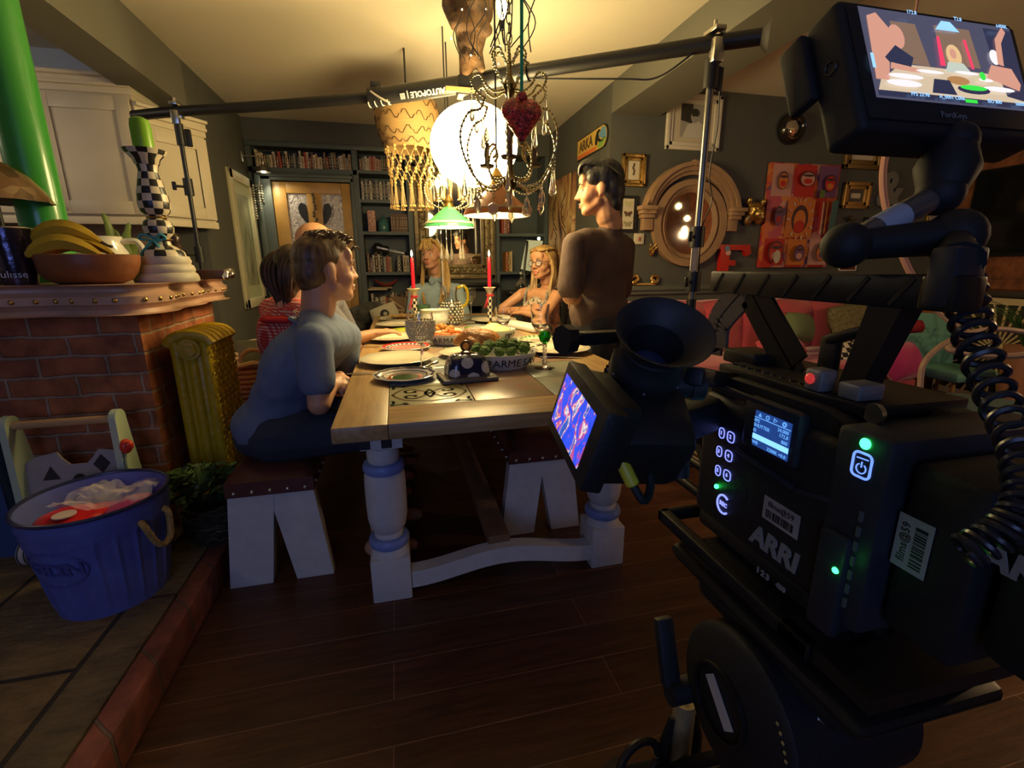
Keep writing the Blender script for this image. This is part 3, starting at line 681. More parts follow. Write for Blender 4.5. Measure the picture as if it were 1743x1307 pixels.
# ==
def picture(name,label,x0,x1,z0,z1,fw,d,mf,mm=None,mp=None,inset=.04,y=Y_G,cat='picture',steps=2):
 t=T(name,label,cat,((x0+x1)/2,y-.01,z0))
 mb=MB()
 for s in range(steps):
  o_=fw*s/steps;w_=fw/steps;dd=d*(1-.3*s)
  for (a,b,c,e) in ((x0+o_,x0+o_+w_,z0+o_,z1-o_),(x1-o_-w_,x1-o_,z0+o_,z1-o_),(x0+o_,x1-o_,z0+o_,z0+o_+w_),(x0+o_,x1-o_,z1-o_-w_,z1-o_)):mb.box(((a+b)/2,y-dd/2,(c+e)/2),(b-a,dd,e-c),bev=min(.005,w_*.2))
 P('picture_frame',mb,mf,t,w=True)
 mb=MB();mb.box(((x0+x1)/2,y-.006,(z0+z1)/2),(x1-x0-2*fw+.004,.012,z1-z0-2*fw+.004));P('picture_mount',mb,mm or mat('ivory mount',(.55,.48,.36),.6),t,w=True)
 if mp:
  mb=MB();mb.box(((x0+x1)/2,y-.0072,(z0+z1)/2),(x1-x0-2*fw-2*inset,.014,z1-z0-2*fw-2*inset));P('picture_print',mb,mp,t,w=True)
 return t
IV=mat('ivory mount',(.55,.48,.36),.6)
p1=picture('gold_framed_picture','small gold framed picture on the gallery wall above the butterfly case',1.735,1.935,1.765,2.0,.05,.03,M_GOLD,IV)
mb=MB();mb.tube(spline([(1.835,3.586,1.85),(1.842,3.586,1.88),(1.83,3.586,1.9),(1.84,3.586,1.92)],4),.006,6);mb.ell((1.84,3.586,1.925),(.008,.003,.01),8,6);P('seahorse_print',mb,mat('sepia ink',(.08,.05,.03),.6),p1,w=True)
p2=picture('butterfly_case','dark framed butterfly case on the gallery wall beside the standing man',1.735,1.88,1.43,1.70,.022,.025,M_BLACK,IV)
for k,(z,c) in enumerate(((1.64,(.45,.42,.22)),(1.565,(.10,.05,.035)),(1.49,(.30,.27,.15)))):
 mb=MB();yy=3.586
 for s in (-1,1):
  mb.prism([(0,.002),(s*.018,.02),(s*.034,.018),(s*.030,.0),(s*.01,-.004)],.002,fr((1.8075,yy,z),(1,0,0),(0,0,1)));mb.prism([(0,0),(s*.022,-.004),(s*.020,-.022),(s*.006,-.014)],.002,fr((1.8075,yy,z),(1,0,0),(0,0,1)))
 mb.ell((1.8075,yy-.002,z),(.003,.003,.016),6,5);P('butterfly',mb,mat('butterfly wing %d'%k,c,.6),p2,w=True,label=['pale yellow butterfly','dark butterfly','olive butterfly'][k])
p3=picture('white_framed_photo','large white framed black and white photograph high on the gallery wall',2.09,2.56,2.045,2.44,.06,.03,mat('white frame',(.60,.54,.44),.45),IV)
XM=fr((2.21,3.5855,2.135),(1,0,0),(0,0,1))
def flat(par,name,pts,lift,m,M=None,**k):
 b=MB();b.prism(pts,.0008,(M or XM)@Matrix.Translation((0,0,lift)));return P(name,b,m,par,w=True,**k)
G1,G2,G3,G4=[mat('photo grey %d'%i,(c,c*.96,c*.85),.4) for i,c in enumerate((.03,.14,.32,.55))]
flat(p3,'photo_print',[(0,0),(.24,0),(.24,.235),(0,.235)],0,G3);flat(p3,'photo_wall',[(.0,.12),(.10,.10),(.10,.235),(0,.235)],.001,G1);flat(p3,'photo_shirt',[(.02,.0),(.24,0),(.20,.09),(.15,.12),(.06,.09)],.002,G4)
flat(p3,'photo_face',[(.12+.035*math.cos(a),.15+.048*math.sin(a)) for a in [2*PI*i/14 for i in range(14)]],.003,G3);flat(p3,'photo_hair',[(.12+.038*math.cos(a),.165+.04*math.sin(a)) for a in [PI*i/10 for i in range(11)]],.004,G1);flat(p3,'photo_sunglasses',[(.09,.15),(.15,.15),(.145,.168),(.095,.168)],.005,G1);flat(p3,'photo_chair',[(.20,.0),(.24,.0),(.24,.12),(.19,.09)],.003,G1)
am=T('arched_mirror','sandy carved oval window mirror with arched hood on the gallery wall','mirror',(2.352,3.58,1.16))
M_SAND=mat('sandy carved wood',(.36,.215,.115),.6,noise=(11,.2),bump=(30,.15))
cx,cz=2.352,1.497
mb=MB()
def oval(rx,rz,d0,d1,rx2,rz2):
 mb.grid(lambda u,v:V((cx+(rx+(rx2-rx)*[0,0,1,1,0][round(v*4)])*math.cos(2*PI*u),3.6-[0,d0,d1,0,0][round(v*4)],cz+(rz+(rz2-rz)*[0,0,1,1,0][round(v*4)])*math.sin(2*PI*u))),48,4,cu=True)
oval(.335,.335,.05,.05,.272,.292);oval(.275,.296,.035,.03,.24,.268);oval(.243,.27,.05,.028,.208,.24)
P('oval_frame',mb,M_SAND,am,w=True)
mb=MB()
for (r0,r1,d) in ((.335,.365,.055),(.365,.40,.075),(.40,.432,.095)):
 for i in range(20):
  a0,a1=[.08+(PI-.16)*q/20 for q in (i,i+1)]
  A=[(cx+r*math.cos(a),cz+.045+r*.96*math.sin(a)) for r,a in ((r0,a0),(r1,a0),(r1,a1),(r0,a1))]
  mb.prism(A,d,fr((0,3.6,0),(1,0,0),(0,0,1)))
for s in (-1,1):
 for (x,w_,z,h,d) in ((.405,.14,.11,.03,.11),(.40,.12,.08,.03,.095),(.395,.10,.05,.03,.08),(.385,.085,-.01,.09,.06)):mb.box((cx+s*x,3.6-d/2,cz+z),(w_,d,h),bev=.004)
mb.ell((cx-.02,3.54,cz+.455),(.03,.03,.022),10,8)
P('arched_hood',mb,M_SAND,am,w=True)
mb=MB();mb.lathe([(0,0),(1,0),(1,.02),(0,.02)],40,M=Matrix.Translation((cx,3.572,cz))@Matrix.Rotation(-PI/2,4,'X')@Matrix.Diagonal((.212,.245,.4,1)),smooth=False);P('mirror_glass',mb,M_MIRROR,am,w=True)
mb=MB()
pts=[(0,0),(.13,0),(.13,.03),(.105,.035),(.105,.13),(.16,.13),(.16,.17),(.105,.17),(.105,.245),(.22,.245),(.25,.20),(.285,.22),(.27,.285),(.0,.285),(.0,.255),(.03,.25),(.03,.035),(0,.03)]
mb.prism([(p[0]*1.15,p[1]*1.1) for p in pts],.04,fr((2.63,3.598,1.022),(1,0,0),(0,0,1)))
ft=T('letter_ornament','large red letter F standing on the dado rail','letter',(2.75,3.57,1.01));P('letter',mb,mat('glossy red paint',(.48,.018,.012),.22),ft,w=True)
for i,(x,z,c) in enumerate(((2.715,1.305,(.10,.18,.35)),(2.73,1.27,(.55,.35,.3)))):
 mb=MB();mb.cyl((x,3.556,z),(x,3.55,z),.022,n=14);P('button_badge',mb,mat('badge %d'%i,c,.3),ft,w=True)
cv=T('red_canvas','tall red and orange patchwork canvas of faces on the gallery wall','painting',(3.4,3.58,1.145))
def pw(nt,N,L,b,tc):
 v=N.new('ShaderNodeTexVoronoi');v.inputs['Scale'].default_value=11;n=N.new('ShaderNodeTexNoise');n.inputs['Scale'].default_value=5
 L.new(tc.outputs['Object'],n.inputs['Vector']);a=N.new('ShaderNodeVectorMath');a.operation='MULTIPLY_ADD';a.inputs[1].default_value=(.3,.3,.3)
 L.new(n.outputs['Color'],a.inputs[0]);L.new(tc.outputs['Object'],a.inputs[2]);L.new(a.outputs[0],v.inputs['Vector'])
 s=N.new('ShaderNodeSeparateColor');L.new(v.outputs['Color'],s.inputs[0])
 r=ramp(N,[(0,(.42,.03,.02)),(.25,(.50,.10,.03)),(.45,(.55,.18,.05)),(.6,(.40,.05,.08)),(.75,(.50,.22,.20)),(.9,(.14,.06,.14))],'CONSTANT');L.new(s.outputs[0],r.inputs[0]);L.new(r.outputs[0],b.inputs['Base Color'])
mb=MB();mb.box((3.41,3.58,1.567),(.70,.04,.84),bev=.003);P('canvas',mb,nodemat('red patchwork paint',pw,rough=.5),cv,w=True)
XC=fr((3.06,3.5592,1.147),(1,0,0),(0,0,1))
def pm(n,c):return mat('canvas '+n,c,.5)
def ellp(x,z,a,b,n=18,a0=0,a1=2*PI):return [(x+a*math.cos(a0+(a1-a0)*i/n),z+b*math.sin(a0+(a1-a0)*i/n)) for i in range(n)]
RED,ORA,PUR,SAL,DK,YEL=pm('red',(.45,.02,.015)),pm('orange',(.55,.16,.03)),pm('purple',(.16,.06,.16)),pm('salmon',(.52,.26,.22)),pm('dark',(.06,.02,.03)),pm('cream',(.52,.44,.34))
L_=0
def cf(n,pts,m):
 global L_
 L_ += .0009;flat(cv,n,pts,L_,m,XC)
for q in range(3):
 cf('panel',[(.02+.23*q,.58),(.22+.23*q,.58),(.22+.23*q,.83),(.02+.23*q,.83)],(SAL,RED,PUR)[q]);cf('panel',[(.02+.23*q,.02),(.22+.23*q,.02),(.22+.23*q,.24),(.02+.23*q,.24)],(RED,ORA,SAL)[q])
cf('panel',[(.20,.25),(.48,.25),(.48,.56),(.20,.56)],ORA)
cf('face',ellp(.34,.40,.085,.115),DK);cf('face',ellp(.34,.39,.06,.085),ORA);cf('beard',ellp(.34,.34,.055,.05),RED)
for k in range(14):
 a=2*PI*k/14;x,z=.34+.10*math.cos(a),.40+.13*math.sin(a);cf('leaf',[(x,z),(x+.03*math.cos(a+.3),z+.03*math.sin(a+.3)),(x+.045*math.cos(a),z+.045*math.sin(a)),(x+.03*math.cos(a-.3),z+.03*math.sin(a-.3))],YEL if k%2 else SAL)
for (x,z,a,b,m1,m2) in ((.11,.70,.05,.07,ORA,RED),(.35,.72,.08,.06,SAL,RED),(.58,.69,.06,.07,RED,ORA),(.10,.42,.045,.08,PUR,RED),(.11,.13,.075,.09,RED,SAL),(.35,.12,.055,.07,PUR,SAL),(.58,.13,.06,.08,ORA,PUR)):
 cf('head',ellp(x,z,a,b),DK);cf('head',ellp(x,z-.004,a*.86,b*.86),m1);cf('cheek',ellp(x,z-b*.35,a*.55,b*.35),m2);cf('brow',ellp(x,z+b*.4,a*.7,b*.16),DK)
cf('white_patch',ellp(.12,.09,.035,.055),YEL);cf('green_patch',[(.47,.57),(.52,.57),(.52,.63),(.47,.63)],pm('green',(.10,.16,.03)))
for k in range(4):cf('stripe',[(.50+.02*k,.28),(.51+.02*k,.28),(.505+.02*k,.54),(.495+.02*k,.54)],(RED,YEL,DK,ORA)[k])
cf('stripe',[(.60,.26),(.66,.26),(.67,.55),(.61,.55)],pm('teal',(.05,.12,.12)))
def blobmesh(prims,voxel=.006,smooth=3):
 """one continuous surface grown from overlapping solids"""
 b=MB()
 for f in prims:f(b)
 me=bpy.data.meshes.new('b');b.bm.to_mesh(me);b.bm.free()
 ob=bpy.data.objects.new('b',me);COL.objects.link(ob)
 r=ob.modifiers.new('r','REMESH');r.mode='VOXEL';r.voxel_size=voxel;r.use_smooth_shade=True
 s=ob.modifiers.new('s','SMOOTH');s.iterations=smooth;s.factor=.5
 m2=bpy.data.meshes.new_from_object(ob.evaluated_get(bpy.context.evaluated_depsgraph_get()))
 bpy.data.objects.remove(ob);bpy.data.meshes.remove(me)
 out=MB();out.bm.free();out.bm=bmesh.new();out.bm.from_mesh(m2);bpy.data.meshes.remove(m2)
 out.uv=out.bm.loops.layers.uv.verify()
 for f in out.bm.faces:f.smooth=True
 return out
E_=lambda c,r,R=None:(lambda b:b.ell(c,r,14,10,R))
C_=lambda a,b_,r,r2=None:(lambda b:capsule(b,a,b_,r,r if r2 is None else r2))
def capsule(b,a,c,r,r2,n=12):
 a,c=V(a),V(c);d=(c-a);l=d.length
 if l<1e-6:b.ell(a,r,n,8);return
 d.normalize();pts,rs=[],[]
 for i in range(5):t=PI/2*(1-i/4);pts.append(a-d*(r*math.sin(t)));rs.append(max(r*math.cos(t),1e-4))
 for i in range(5):t=PI/2*i/4;pts.append(c+d*(r2*math.sin(t)));rs.append(max(r2*math.cos(t),1e-4))
 b.tube(pts,rs,n)
x,z=2.94,1.60
O('leopard_head',blobmesh([E_((x,3.55,z),(.075,.06,.075)),E_((x-.01,3.49,z-.025),(.045,.05,.04)),C_((x-.065,3.56,z+.07),(x-.06,3.55,z+.09),.022),C_((x+.065,3.56,z+.06),(x+.075,3.55,z+.08),.022),C_((x-.03,3.485,z+.02),(x-.02,3.46,z-.01),.014),C_((x+.02,3.485,z+.02),(x+.0,3.46,z-.01),.014),E_((x,3.47,z-.055),(.03,.03,.018)),
 E_((x-.045,3.57,z-.06),(.04,.035,.05)),E_((x+.06,3.57,z-.06),(.045,.035,.04)),E_((x-.035,3.505,z+.025),.014),E_((x+.03,3.505,z+.025),.014)],.006,1),M_GOLD,'gold animal head mounted between arched mirror and red canvas','ornament')
x,z=2.03,1.275
O('gold_hand',blobmesh([E_((x,3.58,z),(.025,.02,.03)),C_((x-.018,3.575,z+.02),(x-.02,3.56,z+.06),.007),C_((x,3.575,z+.025),(x+.005,3.56,z+.045),.007),C_((x+.015,3.575,z+.02),(x+.028,3.56,z+.065),.007),C_((x-.02,3.57,z),(x-.032,3.55,z+.02),.007),C_((x+.02,3.575,z+.01),(x+.035,3.56,z+.035),.006)],.004,1),M_GOLD,'small gold hand hook on the gallery wall left of the arched mirror','ornament')
mb=MB();bxx=1.985
for s in (-1,1):
 mb.tube(spline([(bxx+s*.11,3.585,1.025),(bxx+s*.12,3.58,1.07),(bxx+s*.08,3.58,1.09),(bxx+s*.06,3.58,1.06),(bxx+s*.085,3.578,1.05)],5),.012,8);mb.ell((bxx+s*.09,3.58,1.035),(.03,.015,.02),8,6)
mb.bar((bxx-.1,3.585,1.022),(bxx+.1,3.585,1.022),.02,.016);O('scroll_ornament',mb,M_GOLD,'gold scroll ornament lying on the dado rail','ornament')
mb=MB();x,z=3.222,2.248;RX=Matrix.Translation((x,3.6,z))@Matrix.Rotation(PI/2,4,'X')
pt=T('porthole_mirror','round black framed convex mirror high on the gallery wall','mirror',(x,3.58,z-.12))
mb.lathe([(0,.0),(.118,0),(.122,.02),(.115,.05),(.098,.07),(.085,.06),(.075,.03)],32,M=RX);P('mirror_frame',mb,mat('black lacquer',(.015,.013,.012),.15),pt,w=True)
mb=MB();mb.lathe([(.078,.03),(.06,.045),(.035,.053),(0,.056)],28,M=RX);P('mirror_glass',mb,M_MIRROR,pt,w=True)
mb=MB();mb.lathe([(.080,.028),(.084,.045),(.076,.047)],28,M=RX);P('inner_ring',mb,M_BRASS,pt,w=True)
mb=MB();mb.text('&',.42,fr((4.35,3.585,1.80),(1,0,0),(0,0,1)),.014,bold=.012);O('ampersand_sign',mb,mat('weathered grey',(.16,.155,.14),.7),'large grey ampersand hung on the gallery wall','letter')
p4=picture('silver_gilt_picture','gilt framed drawing high on the gallery wall under the field monitor',3.80,4.19,1.97,2.36,.075,.035,mat('dull gilt',(.26,.18,.07),.4,.7,bump=(40,.3)),IV,mat('white drawing paper',(.60,.58,.55),.6))
mb=MB();mb.tube(arc((3.995,3.584,2.12),.03,0,2*PI,14),.005,5);mb.tube([(3.96,3.584,2.14),(4.03,3.584,2.14)],.006,5);P('ring_drawing',mb,mat('blue ink',(.04,.05,.10),.5),p4,w=True)
picture('gilt_framed_picture','small gilt framed picture right of the red canvas',3.845,4.13,1.645,1.865,.06,.04,mat('bright gilt',(.50,.30,.10),.4,.7),mat('dark mount',(.08,.07,.06),.5),IV,.03)
picture('dark_framed_picture','dark framed red picture low on the gallery wall beside the grey ampersand',4.13,4.56,1.32,1.58,.022,.025,M_BLACK,IV,mat('plum print',(.22,.07,.07),.5),.02)
picture('small_square_picture','tiny white bordered picture just above the dado rail',3.94,4.13,1.11,1.23,.014,.015,mat('white frame',(.60,.54,.44),.45),mat('dark red print',(.12,.02,.02),.5))
picture('tilted_gold_picture','gold framed pale picture at the right end of the gallery wall',4.84,5.06,1.50,1.86,.03,.03,M_GOLD,IV,mat('grey print',(.3,.28,.25),.5),.03)
x,z=3.97,1.49
O('iron_bird',blobmesh([E_((x,3.57,z),(.035,.03,.06)),E_((x-.03,3.56,z+.075),(.022,.02,.022)),C_((x-.05,3.55,z+.075),(x-.075,3.54,z+.09),.008,.003),C_((x+.02,3.57,z-.05),(x+.05,3.57,z-.11),.018,.01),E_((x+.03,3.56,z+.01),(.02,.015,.06))],.006,2),mat('dark bronze',(.10,.085,.06),.4,.7),'dark bronze bird ornament right of the red canvas','ornament')
mb=MB();mb.box((1.918,3.592,1.378),(.085,.016,.085),bev=.004);sw=O('light_switch',mb,mat('switch plate',(.55,.47,.36),.4),'pale square light switch beside the standing man','switch')
sb=MB();sb.box((0,-.011,.0425),(.02,.01,.03),bev=.003);P('rocker',sb,mat('red rocker',(.3,.1,.07),.4),sw)
tv=T('television','black wall mounted television on the orange timber wall','television',(5.07,2.75,1.24))
mb=MB();mb.box((5.075,2.75,1.595),(.05,1.28,.73),bev=.008);P('tv_body',mb,M_BLACK,tv,w=True)
mb=MB();mb.box((5.048,2.75,1.60),(.004,1.24,.69));P('tv_screen',mb,mat('dark screen',(.006,.006,.007),.12),tv,w=True)
# ==
TX0,TX1,TY0,TY1,TZ=-.19,.89,1.235,4.12,.77
tb=T('dining_table','long oak dining table with inset tiles and white turned legs','table',(.35,2.7,0))
def oakplank(nt,N,L,b,tc):
 n=N.new('ShaderNodeTexNoise');n.inputs['Scale'].default_value=5;n.inputs['Detail'].default_value=7;n.inputs['Roughness'].default_value=.6
 L.new(mapping(N,L,tc.outputs['Object'],(9,.7,9)),n.inputs['Vector'])
 r=ramp(N,[(.3,(.25,.145,.055)),(.55,(.38,.24,.10)),(.75,(.46,.31,.14))]);L.new(n.outputs['Fac'],r.inputs[0]);L.new(r.outputs[0],b.inputs['Base Color'])
 bp=N.new('ShaderNodeBump');bp.inputs['Strength'].default_value=.12;bp.inputs['Distance'].default_value=.003;L.new(n.outputs['Fac'],bp.inputs['Height']);L.new(bp.outputs['Normal'],b.inputs['Normal'])
M_TOP=nodemat('waxed oak boards',oakplank,rough=.38)
def oakcross(nt,N,L,b,tc):
 n=N.new('ShaderNodeTexNoise');n.inputs['Scale'].default_value=5;n.inputs['Detail'].default_value=7
 L.new(mapping(N,L,tc.outputs['Object'],(.7,9,9)),n.inputs['Vector'])
 r=ramp(N,[(.3,(.25,.145,.055)),(.55,(.38,.24,.10)),(.75,(.46,.31,.14))]);L.new(n.outputs['Fac'],r.inputs[0]);L.new(r.outputs[0],b.inputs['Base Color'])
M_TOPX=nodemat('waxed oak end board',oakcross,rough=.38)
tx0,tx1=-.045,.745 
mb=MB()
mb.box(((TX0+tx0)/2,(TY0+TY1)/2,TZ-.0225),(tx0-TX0,TY1-TY0,.045),bev=.004);mb.box(((tx1+TX1)/2,(TY0+TY1)/2,TZ-.0225),(TX1-tx1,TY1-TY0,.045),bev=.004)
mb.box(((tx0+tx1)/2,(TY0+TY1)/2,TZ-.027),(tx1-tx0,TY1-TY0-.02,.036))
mb.mi=1
for (a,b) in ((TY0,TY0+.165),(TY1-.165,TY1)):mb.box(((tx0+tx1)/2,(a+b)/2,TZ-.0225),(tx1-tx0-.001,b-a,.045),bev=.003)
P('tabletop',mb,[M_TOP,M_TOPX],tb,w=True)
def tilem(name,base,c2,sc,kind):
 def f(nt,N,L,b,tc):
  if kind == 'scroll':
   n=N.new('ShaderNodeTexNoise');n.inputs['Scale'].default_value=60
   L.new(tc.outputs['Object'],n.inputs['Vector'])
   r=ramp(N,[(.3,tuple(q*.8 for q in base)),(.7,base)])
   L.new(n.outputs['Fac'],r.inputs[0])
  else:
   n=N.new('ShaderNodeTexNoise');n.inputs['Scale'].default_value=sc;n.inputs['Detail'].default_value=6;n.inputs['Distortion'].default_value=.8
   L.new(tc.outputs['Object'],n.inputs['Vector']);r=ramp(N,[(.35,base),(.55,tuple((p+q)/2 for p,q in zip(base,c2))),(.68,c2)]);L.new(n.outputs['Fac'],r.inputs[0])
  L.new(r.outputs[0],b.inputs['Base Color'])
 return nodemat(name,f,rough=.3)
TM=[tilem('tile cream scroll',(.36,.34,.20),(.2,.2,.1),8,'scroll'),tilem('tile rust slate',(.24,.19,.12),(.34,.17,.10),14,'n'),tilem('tile grey green',(.21,.24,.20),(.30,.30,.22),9,'n'),tilem('tile blue grey',(.15,.18,.19),(.23,.23,.2),7,'n')]
M_SCR=mat('tile scroll ink',(.20,.125,.04),.35);M_SCG=mat('tile olive ink',(.12,.14,.07),.35)
ny=10;th=(TY1-TY0-.33)/ny;tw=(tx1-tx0)/3
random.seed(4)
for j in range(ny):
 for i in range(3):
  k=0 if (i+j)%5 == 0 else (1,2,3)[(i+j*2)%3]
  if j == 0:k=(0,1,2)[i]
  cx,cy=tx0+tw*(i+.5),TY0+.165+th*(j+.5)
  mb=MB();mb.box((cx,cy,TZ-.0045),(tw-.003,th-.003,.009),bev=.0012)
  if k == 0:
   z=TZ+.0002
   def rib(pts,w,mi):
    mb.mi=mi;P_=spline([(cx+p[0]*tw,cy+p[1]*th,z) for p in pts],6)
    for a,b in zip(P_,P_[1:]):
     d=(b-a).normalized();n_=V((-d.y,d.x,0))*w;e=d*w*.4
     mb._f([mb.bm.verts.new(q) for q in (a-n_-e,b-n_+e,b+n_+e,a+n_-e)])
   for sx in (-1,1):
    for sy in (-1,1):
     rib([(0,0),(sx*.1,sy*.14),(sx*.2,sy*.22),(sx*.3,sy*.17),(sx*.28,sy*.07),(sx*.18,sy*.08),(sx*.19,sy*.14)],.0055,1)
     rib([(0,sy*.38),(sx*.16,sy*.33),(sx*.3,sy*.28),(sx*.40,sy*.14),(sx*.46,0)],.005,1)
     rib([(sx*.06,0),(sx*.03,sy*.1),(0,sy*.2)],.005,2)
     rib([(sx*.47,sy*.47),(sx*.36,sy*.44),(sx*.28,sy*.46),(sx*.33,sy*.38)],.005,2);rib([(sx*.47,sy*.47),(sx*.44,sy*.36),(sx*.46,sy*.28)],.005,2)
  P('inset_tile',mb,[TM[k],M_SCR,M_SCG],tb,w=True,label=['cream tile with brown scrolls','rust and brown slate tile','grey green stone tile','blue grey slate tile'][k])
M_RING=mat('powder blue paint',(.22,.30,.60),.4,noise=(20,.15))
def table_leg(x,y):
 mb=MB()
 mb.box((x,y,.085),(.138,.138,.17),bev=.006)
 mb.lathe([(.069,.165),(.069,.17),(.064,.185),(.058,.195),(.054,.20),(.0,.20)],28,c=(x,y,0))
 mb.lathe([(.05,.235),(.052,.245),(.048,.255),(.052,.262),(.062,.275),(.069,.31),(.071,.36),(.071,.44),(.069,.475),(.064,.485),(.05,.487)],32,c=(x,y,0))
 mb.lathe([(.05,.52),(.054,.53),(.056,.555),(.05,.575),(.06,.59),(.066,.60),(.0,.60)],28,c=(x,y,0))
 lg=P('leg',mb,M_WHITE,tb,w=True)
 for z in (.218,.503):
  m2=MB();m2.lathe([(.052,z-.020),(.066,z-.017),(.072,z-.006),(.072,z+.006),(.066,z+.017),(.052,z+.020)],32,c=(x,y,0));P('leg_ring',m2,M_RING,lg,w=True,label='powder blue ring')
 m3=MB();ck=.138/4
 m3.box((x,y,.657),(.138,.138,.136))
 m3.mi=1
 for f_ in range(4):
  for a in range(4):
   for c in range(4):
    if (a+c+f_)%2:continue
    u=-.069+ck*(a+.5);zz=.592+.0325*(c+.5)
    if f_ == 0:m3.box((x+u,y-.0692,zz),(ck,.0012,.0325))
    if f_ == 1:m3.box((x-.0692,y+u,zz),(.0012,ck,.0325))
    if f_ == 2:m3.box((x+.0692,y+u,zz),(.0012,ck,.0325))
    if f_ == 3:m3.box((x+u,y+.0692,zz),(ck,.0012,.0325))
 P('checked_block',m3,[M_WHITE,M_BLACK],lg,w=True,label='black and white checked block')
for x in (-.081,.757):
 for y in (1.59,3.77):table_leg(x,y)
def stretcher(y):
 mb=MB();n=24
 def zc(u):return .045*(.5-.5*math.cos(2*PI*u))*1.0
 def f(u,v):
  x=-.01+.70*u;q=round(v*4)%4;yy=y+(-.028,.028,.028,-.028)[q];zz=(.036,.036,.102,.102)[q]+zc(u)
  return V((x,yy,zz))
 mb.grid(f,n,4,smooth=False);P('arched_stretcher',mb,M_WHITE,tb,w=True)
stretcher(1.56);stretcher(3.78)
mb=MB();mb.box((.325,2.67,.15),(.085,2.2,.055),bev=.006);P('long_stretcher',mb,mat('worn brown wood',(.24,.13,.06),.5,noise=(6,.35),bump=(20,.15)),tb,w=True)
mb=MB()
for x in (-.02,.70):mb.box((x,2.68,.69),(.03,2.2,.07))
mb.box((.34,1.60,.69),(.72,.03,.07));mb.box((.34,3.76,.69),(.72,.03,.07));P('apron',mb,M_BLACK,tb,w=True)
# ==
M_LEATHER=mat('oxblood leather',(.115,.035,.025),.38,noise=(7,.3),bump=(45,.12))
def bench(x0,x1,y0,y1,label,ztop=.47,flip=False):
 t=T('dining_bench',label,'bench',((x0+x1)/2,(y0+y1)/2,0))
 mb=MB();nx,ny_=14,40
 def f(u,v):
  ex=min(u,1-u)*2;ey=min(v,1-v)*2
  puff=(1-(1-min(1,ex*2.2))**3)*(1-(1-min(1,ey*9))**3)
  return V((x0+(x1-x0)*u,y0+(y1-y0)*v,ztop-.045+.045*puff))
 mb.grid(f,nx,ny_)
 for (A,B) in (((x0,y0),(x1,y0)),((x1,y0),(x1,y1)),((x1,y1),(x0,y1)),((x0,y1),(x0,y0))):
  mb.quad((A[0],A[1],ztop-.10),(B[0],B[1],ztop-.10),(B[0],B[1],ztop-.045),(A[0],A[1],ztop-.045))
 mb.quad((x0,y0,ztop-.10),(x0,y1,ztop-.10),(x1,y1,ztop-.10),(x1,y0,ztop-.10))
 P('leather_seat',mb,M_LEATHER,t,w=True)
 k=MB();k.ell((0,0,0),.0085,10,6);me=fin(k,'stud',M_STEEL)
 pos=[(x0+.03+(x1-x0-.06)*i/4,y0) for i in range(5)]+[(x1 if not flip else x0,y0+.05+.085*i) for i in range(int((y1-y0-.1)/.085)+1)]
 for (x,y) in pos:
  o=bpy.data.objects.new('stud',me);COL.objects.link(o);o.parent=t;o.location=V((x,y,ztop-.083))-V(t.location)
 h=ztop-.10;xm=(x0+x1)/2
 for y in (y0+.005,y1-.065):
  for s in (-1,1):
   mb=MB();a=xm+s*(.015 if s<0 else .0);tw_=.145
   tx=xm-.145 if s<0 else xm-.01;bx_=x0-.035 if s<0 else x1+.035-.135
   pts=[(tx,h),(tx+tw_+.01,h),(bx_+.135 if s>0 else bx_+.15,0),(bx_,0)]
   mb.prism(pts,.055,fr((0,y+(.0 if s<0 else .003)+.055,0),(1,0,0),(0,0,1)));P('leg_slab',mb,M_WHITE,t,w=True)
 mb=MB();mb.box((xm,(y0+y1)/2,h-.04),(.06,y1-y0-.1,.06));P('rail',mb,M_WHITE,t,w=True)
 return t
bench(-.645,-.345,1.735,3.75,'oxblood leather bench with white splayed legs under the seated men',.47)
bench(.425,.725,1.83,3.80,'oxblood leather bench pushed under the right of the table',.445,True)
# ==
ZT=TZ+.0005
M_CHINA=mat('ivory china',(.66,.60,.44),.16,coat=.4)
M_CHINAW=mat('white china',(.66,.64,.58),.16,coat=.4)
def plate_prof(r,h=.022,t=.004):
 return [(0,0),(r*.5,0),(r*.58,.002),(r*.66,h*.45),(r,h),(r+.001,h+t*.6),(r*.985,h+t),(r*.66,h*.45+t),(r*.58,.002+t*1.3),(0,.002+t)]
def plate(x,y,r,label,group=None,m=None,h=.022,sc=None,z=ZT,name='dinner_plate'):
 mb=MB();mb.lathe(plate_prof(r,h),48,wob=sc)
 t=T(name,label,'plate',(x,y,z),0,group)
 P('plate_body',mb,m or M_CHINA,t);return t
def ringd(t,name,r0,r1,z0,z1,m,n=48,sc=None,segs=None,lab=None):
 mb=MB()
 if segs:
  for i in range(segs):
   a0,a1=2*PI*i/segs,2*PI*(i+.55)/segs
   mb.grid(lambda u,v:V(((r0+(r1-r0)*v)*math.cos(a0+(a1-a0)*u),(r0+(r1-r0)*v)*math.sin(a0+(a1-a0)*u),z0+(z1-z0)*v)),4,1)
 else:mb.lathe([(r0,z0),(r1,z1)],n,wob=sc)
 P(name,mb,m,t,label=lab)
C_NAVY=mat('navy glaze',(.02,.025,.06),.2);C_RED=mat('red glaze',(.40,.03,.025),.2);C_GRN=mat('green glaze',(.07,.20,.04),.2);C_ORG=mat('orange glaze',(.50,.15,.06),.2);C_PNK=mat('pink glaze',(.50,.22,.18),.2);C_YEL=mat('yellow green glaze',(.45,.48,.05),.2)
wav=lambda a,z:1+(.018*math.cos(12*a) if z>.012 else 0)
t=plate(.012,1.755,.115,'scalloped side plate with navy wavy rim and green centre nearest the camera',m=M_CHINAW,sc=wav,h=.018,name='side_plate')
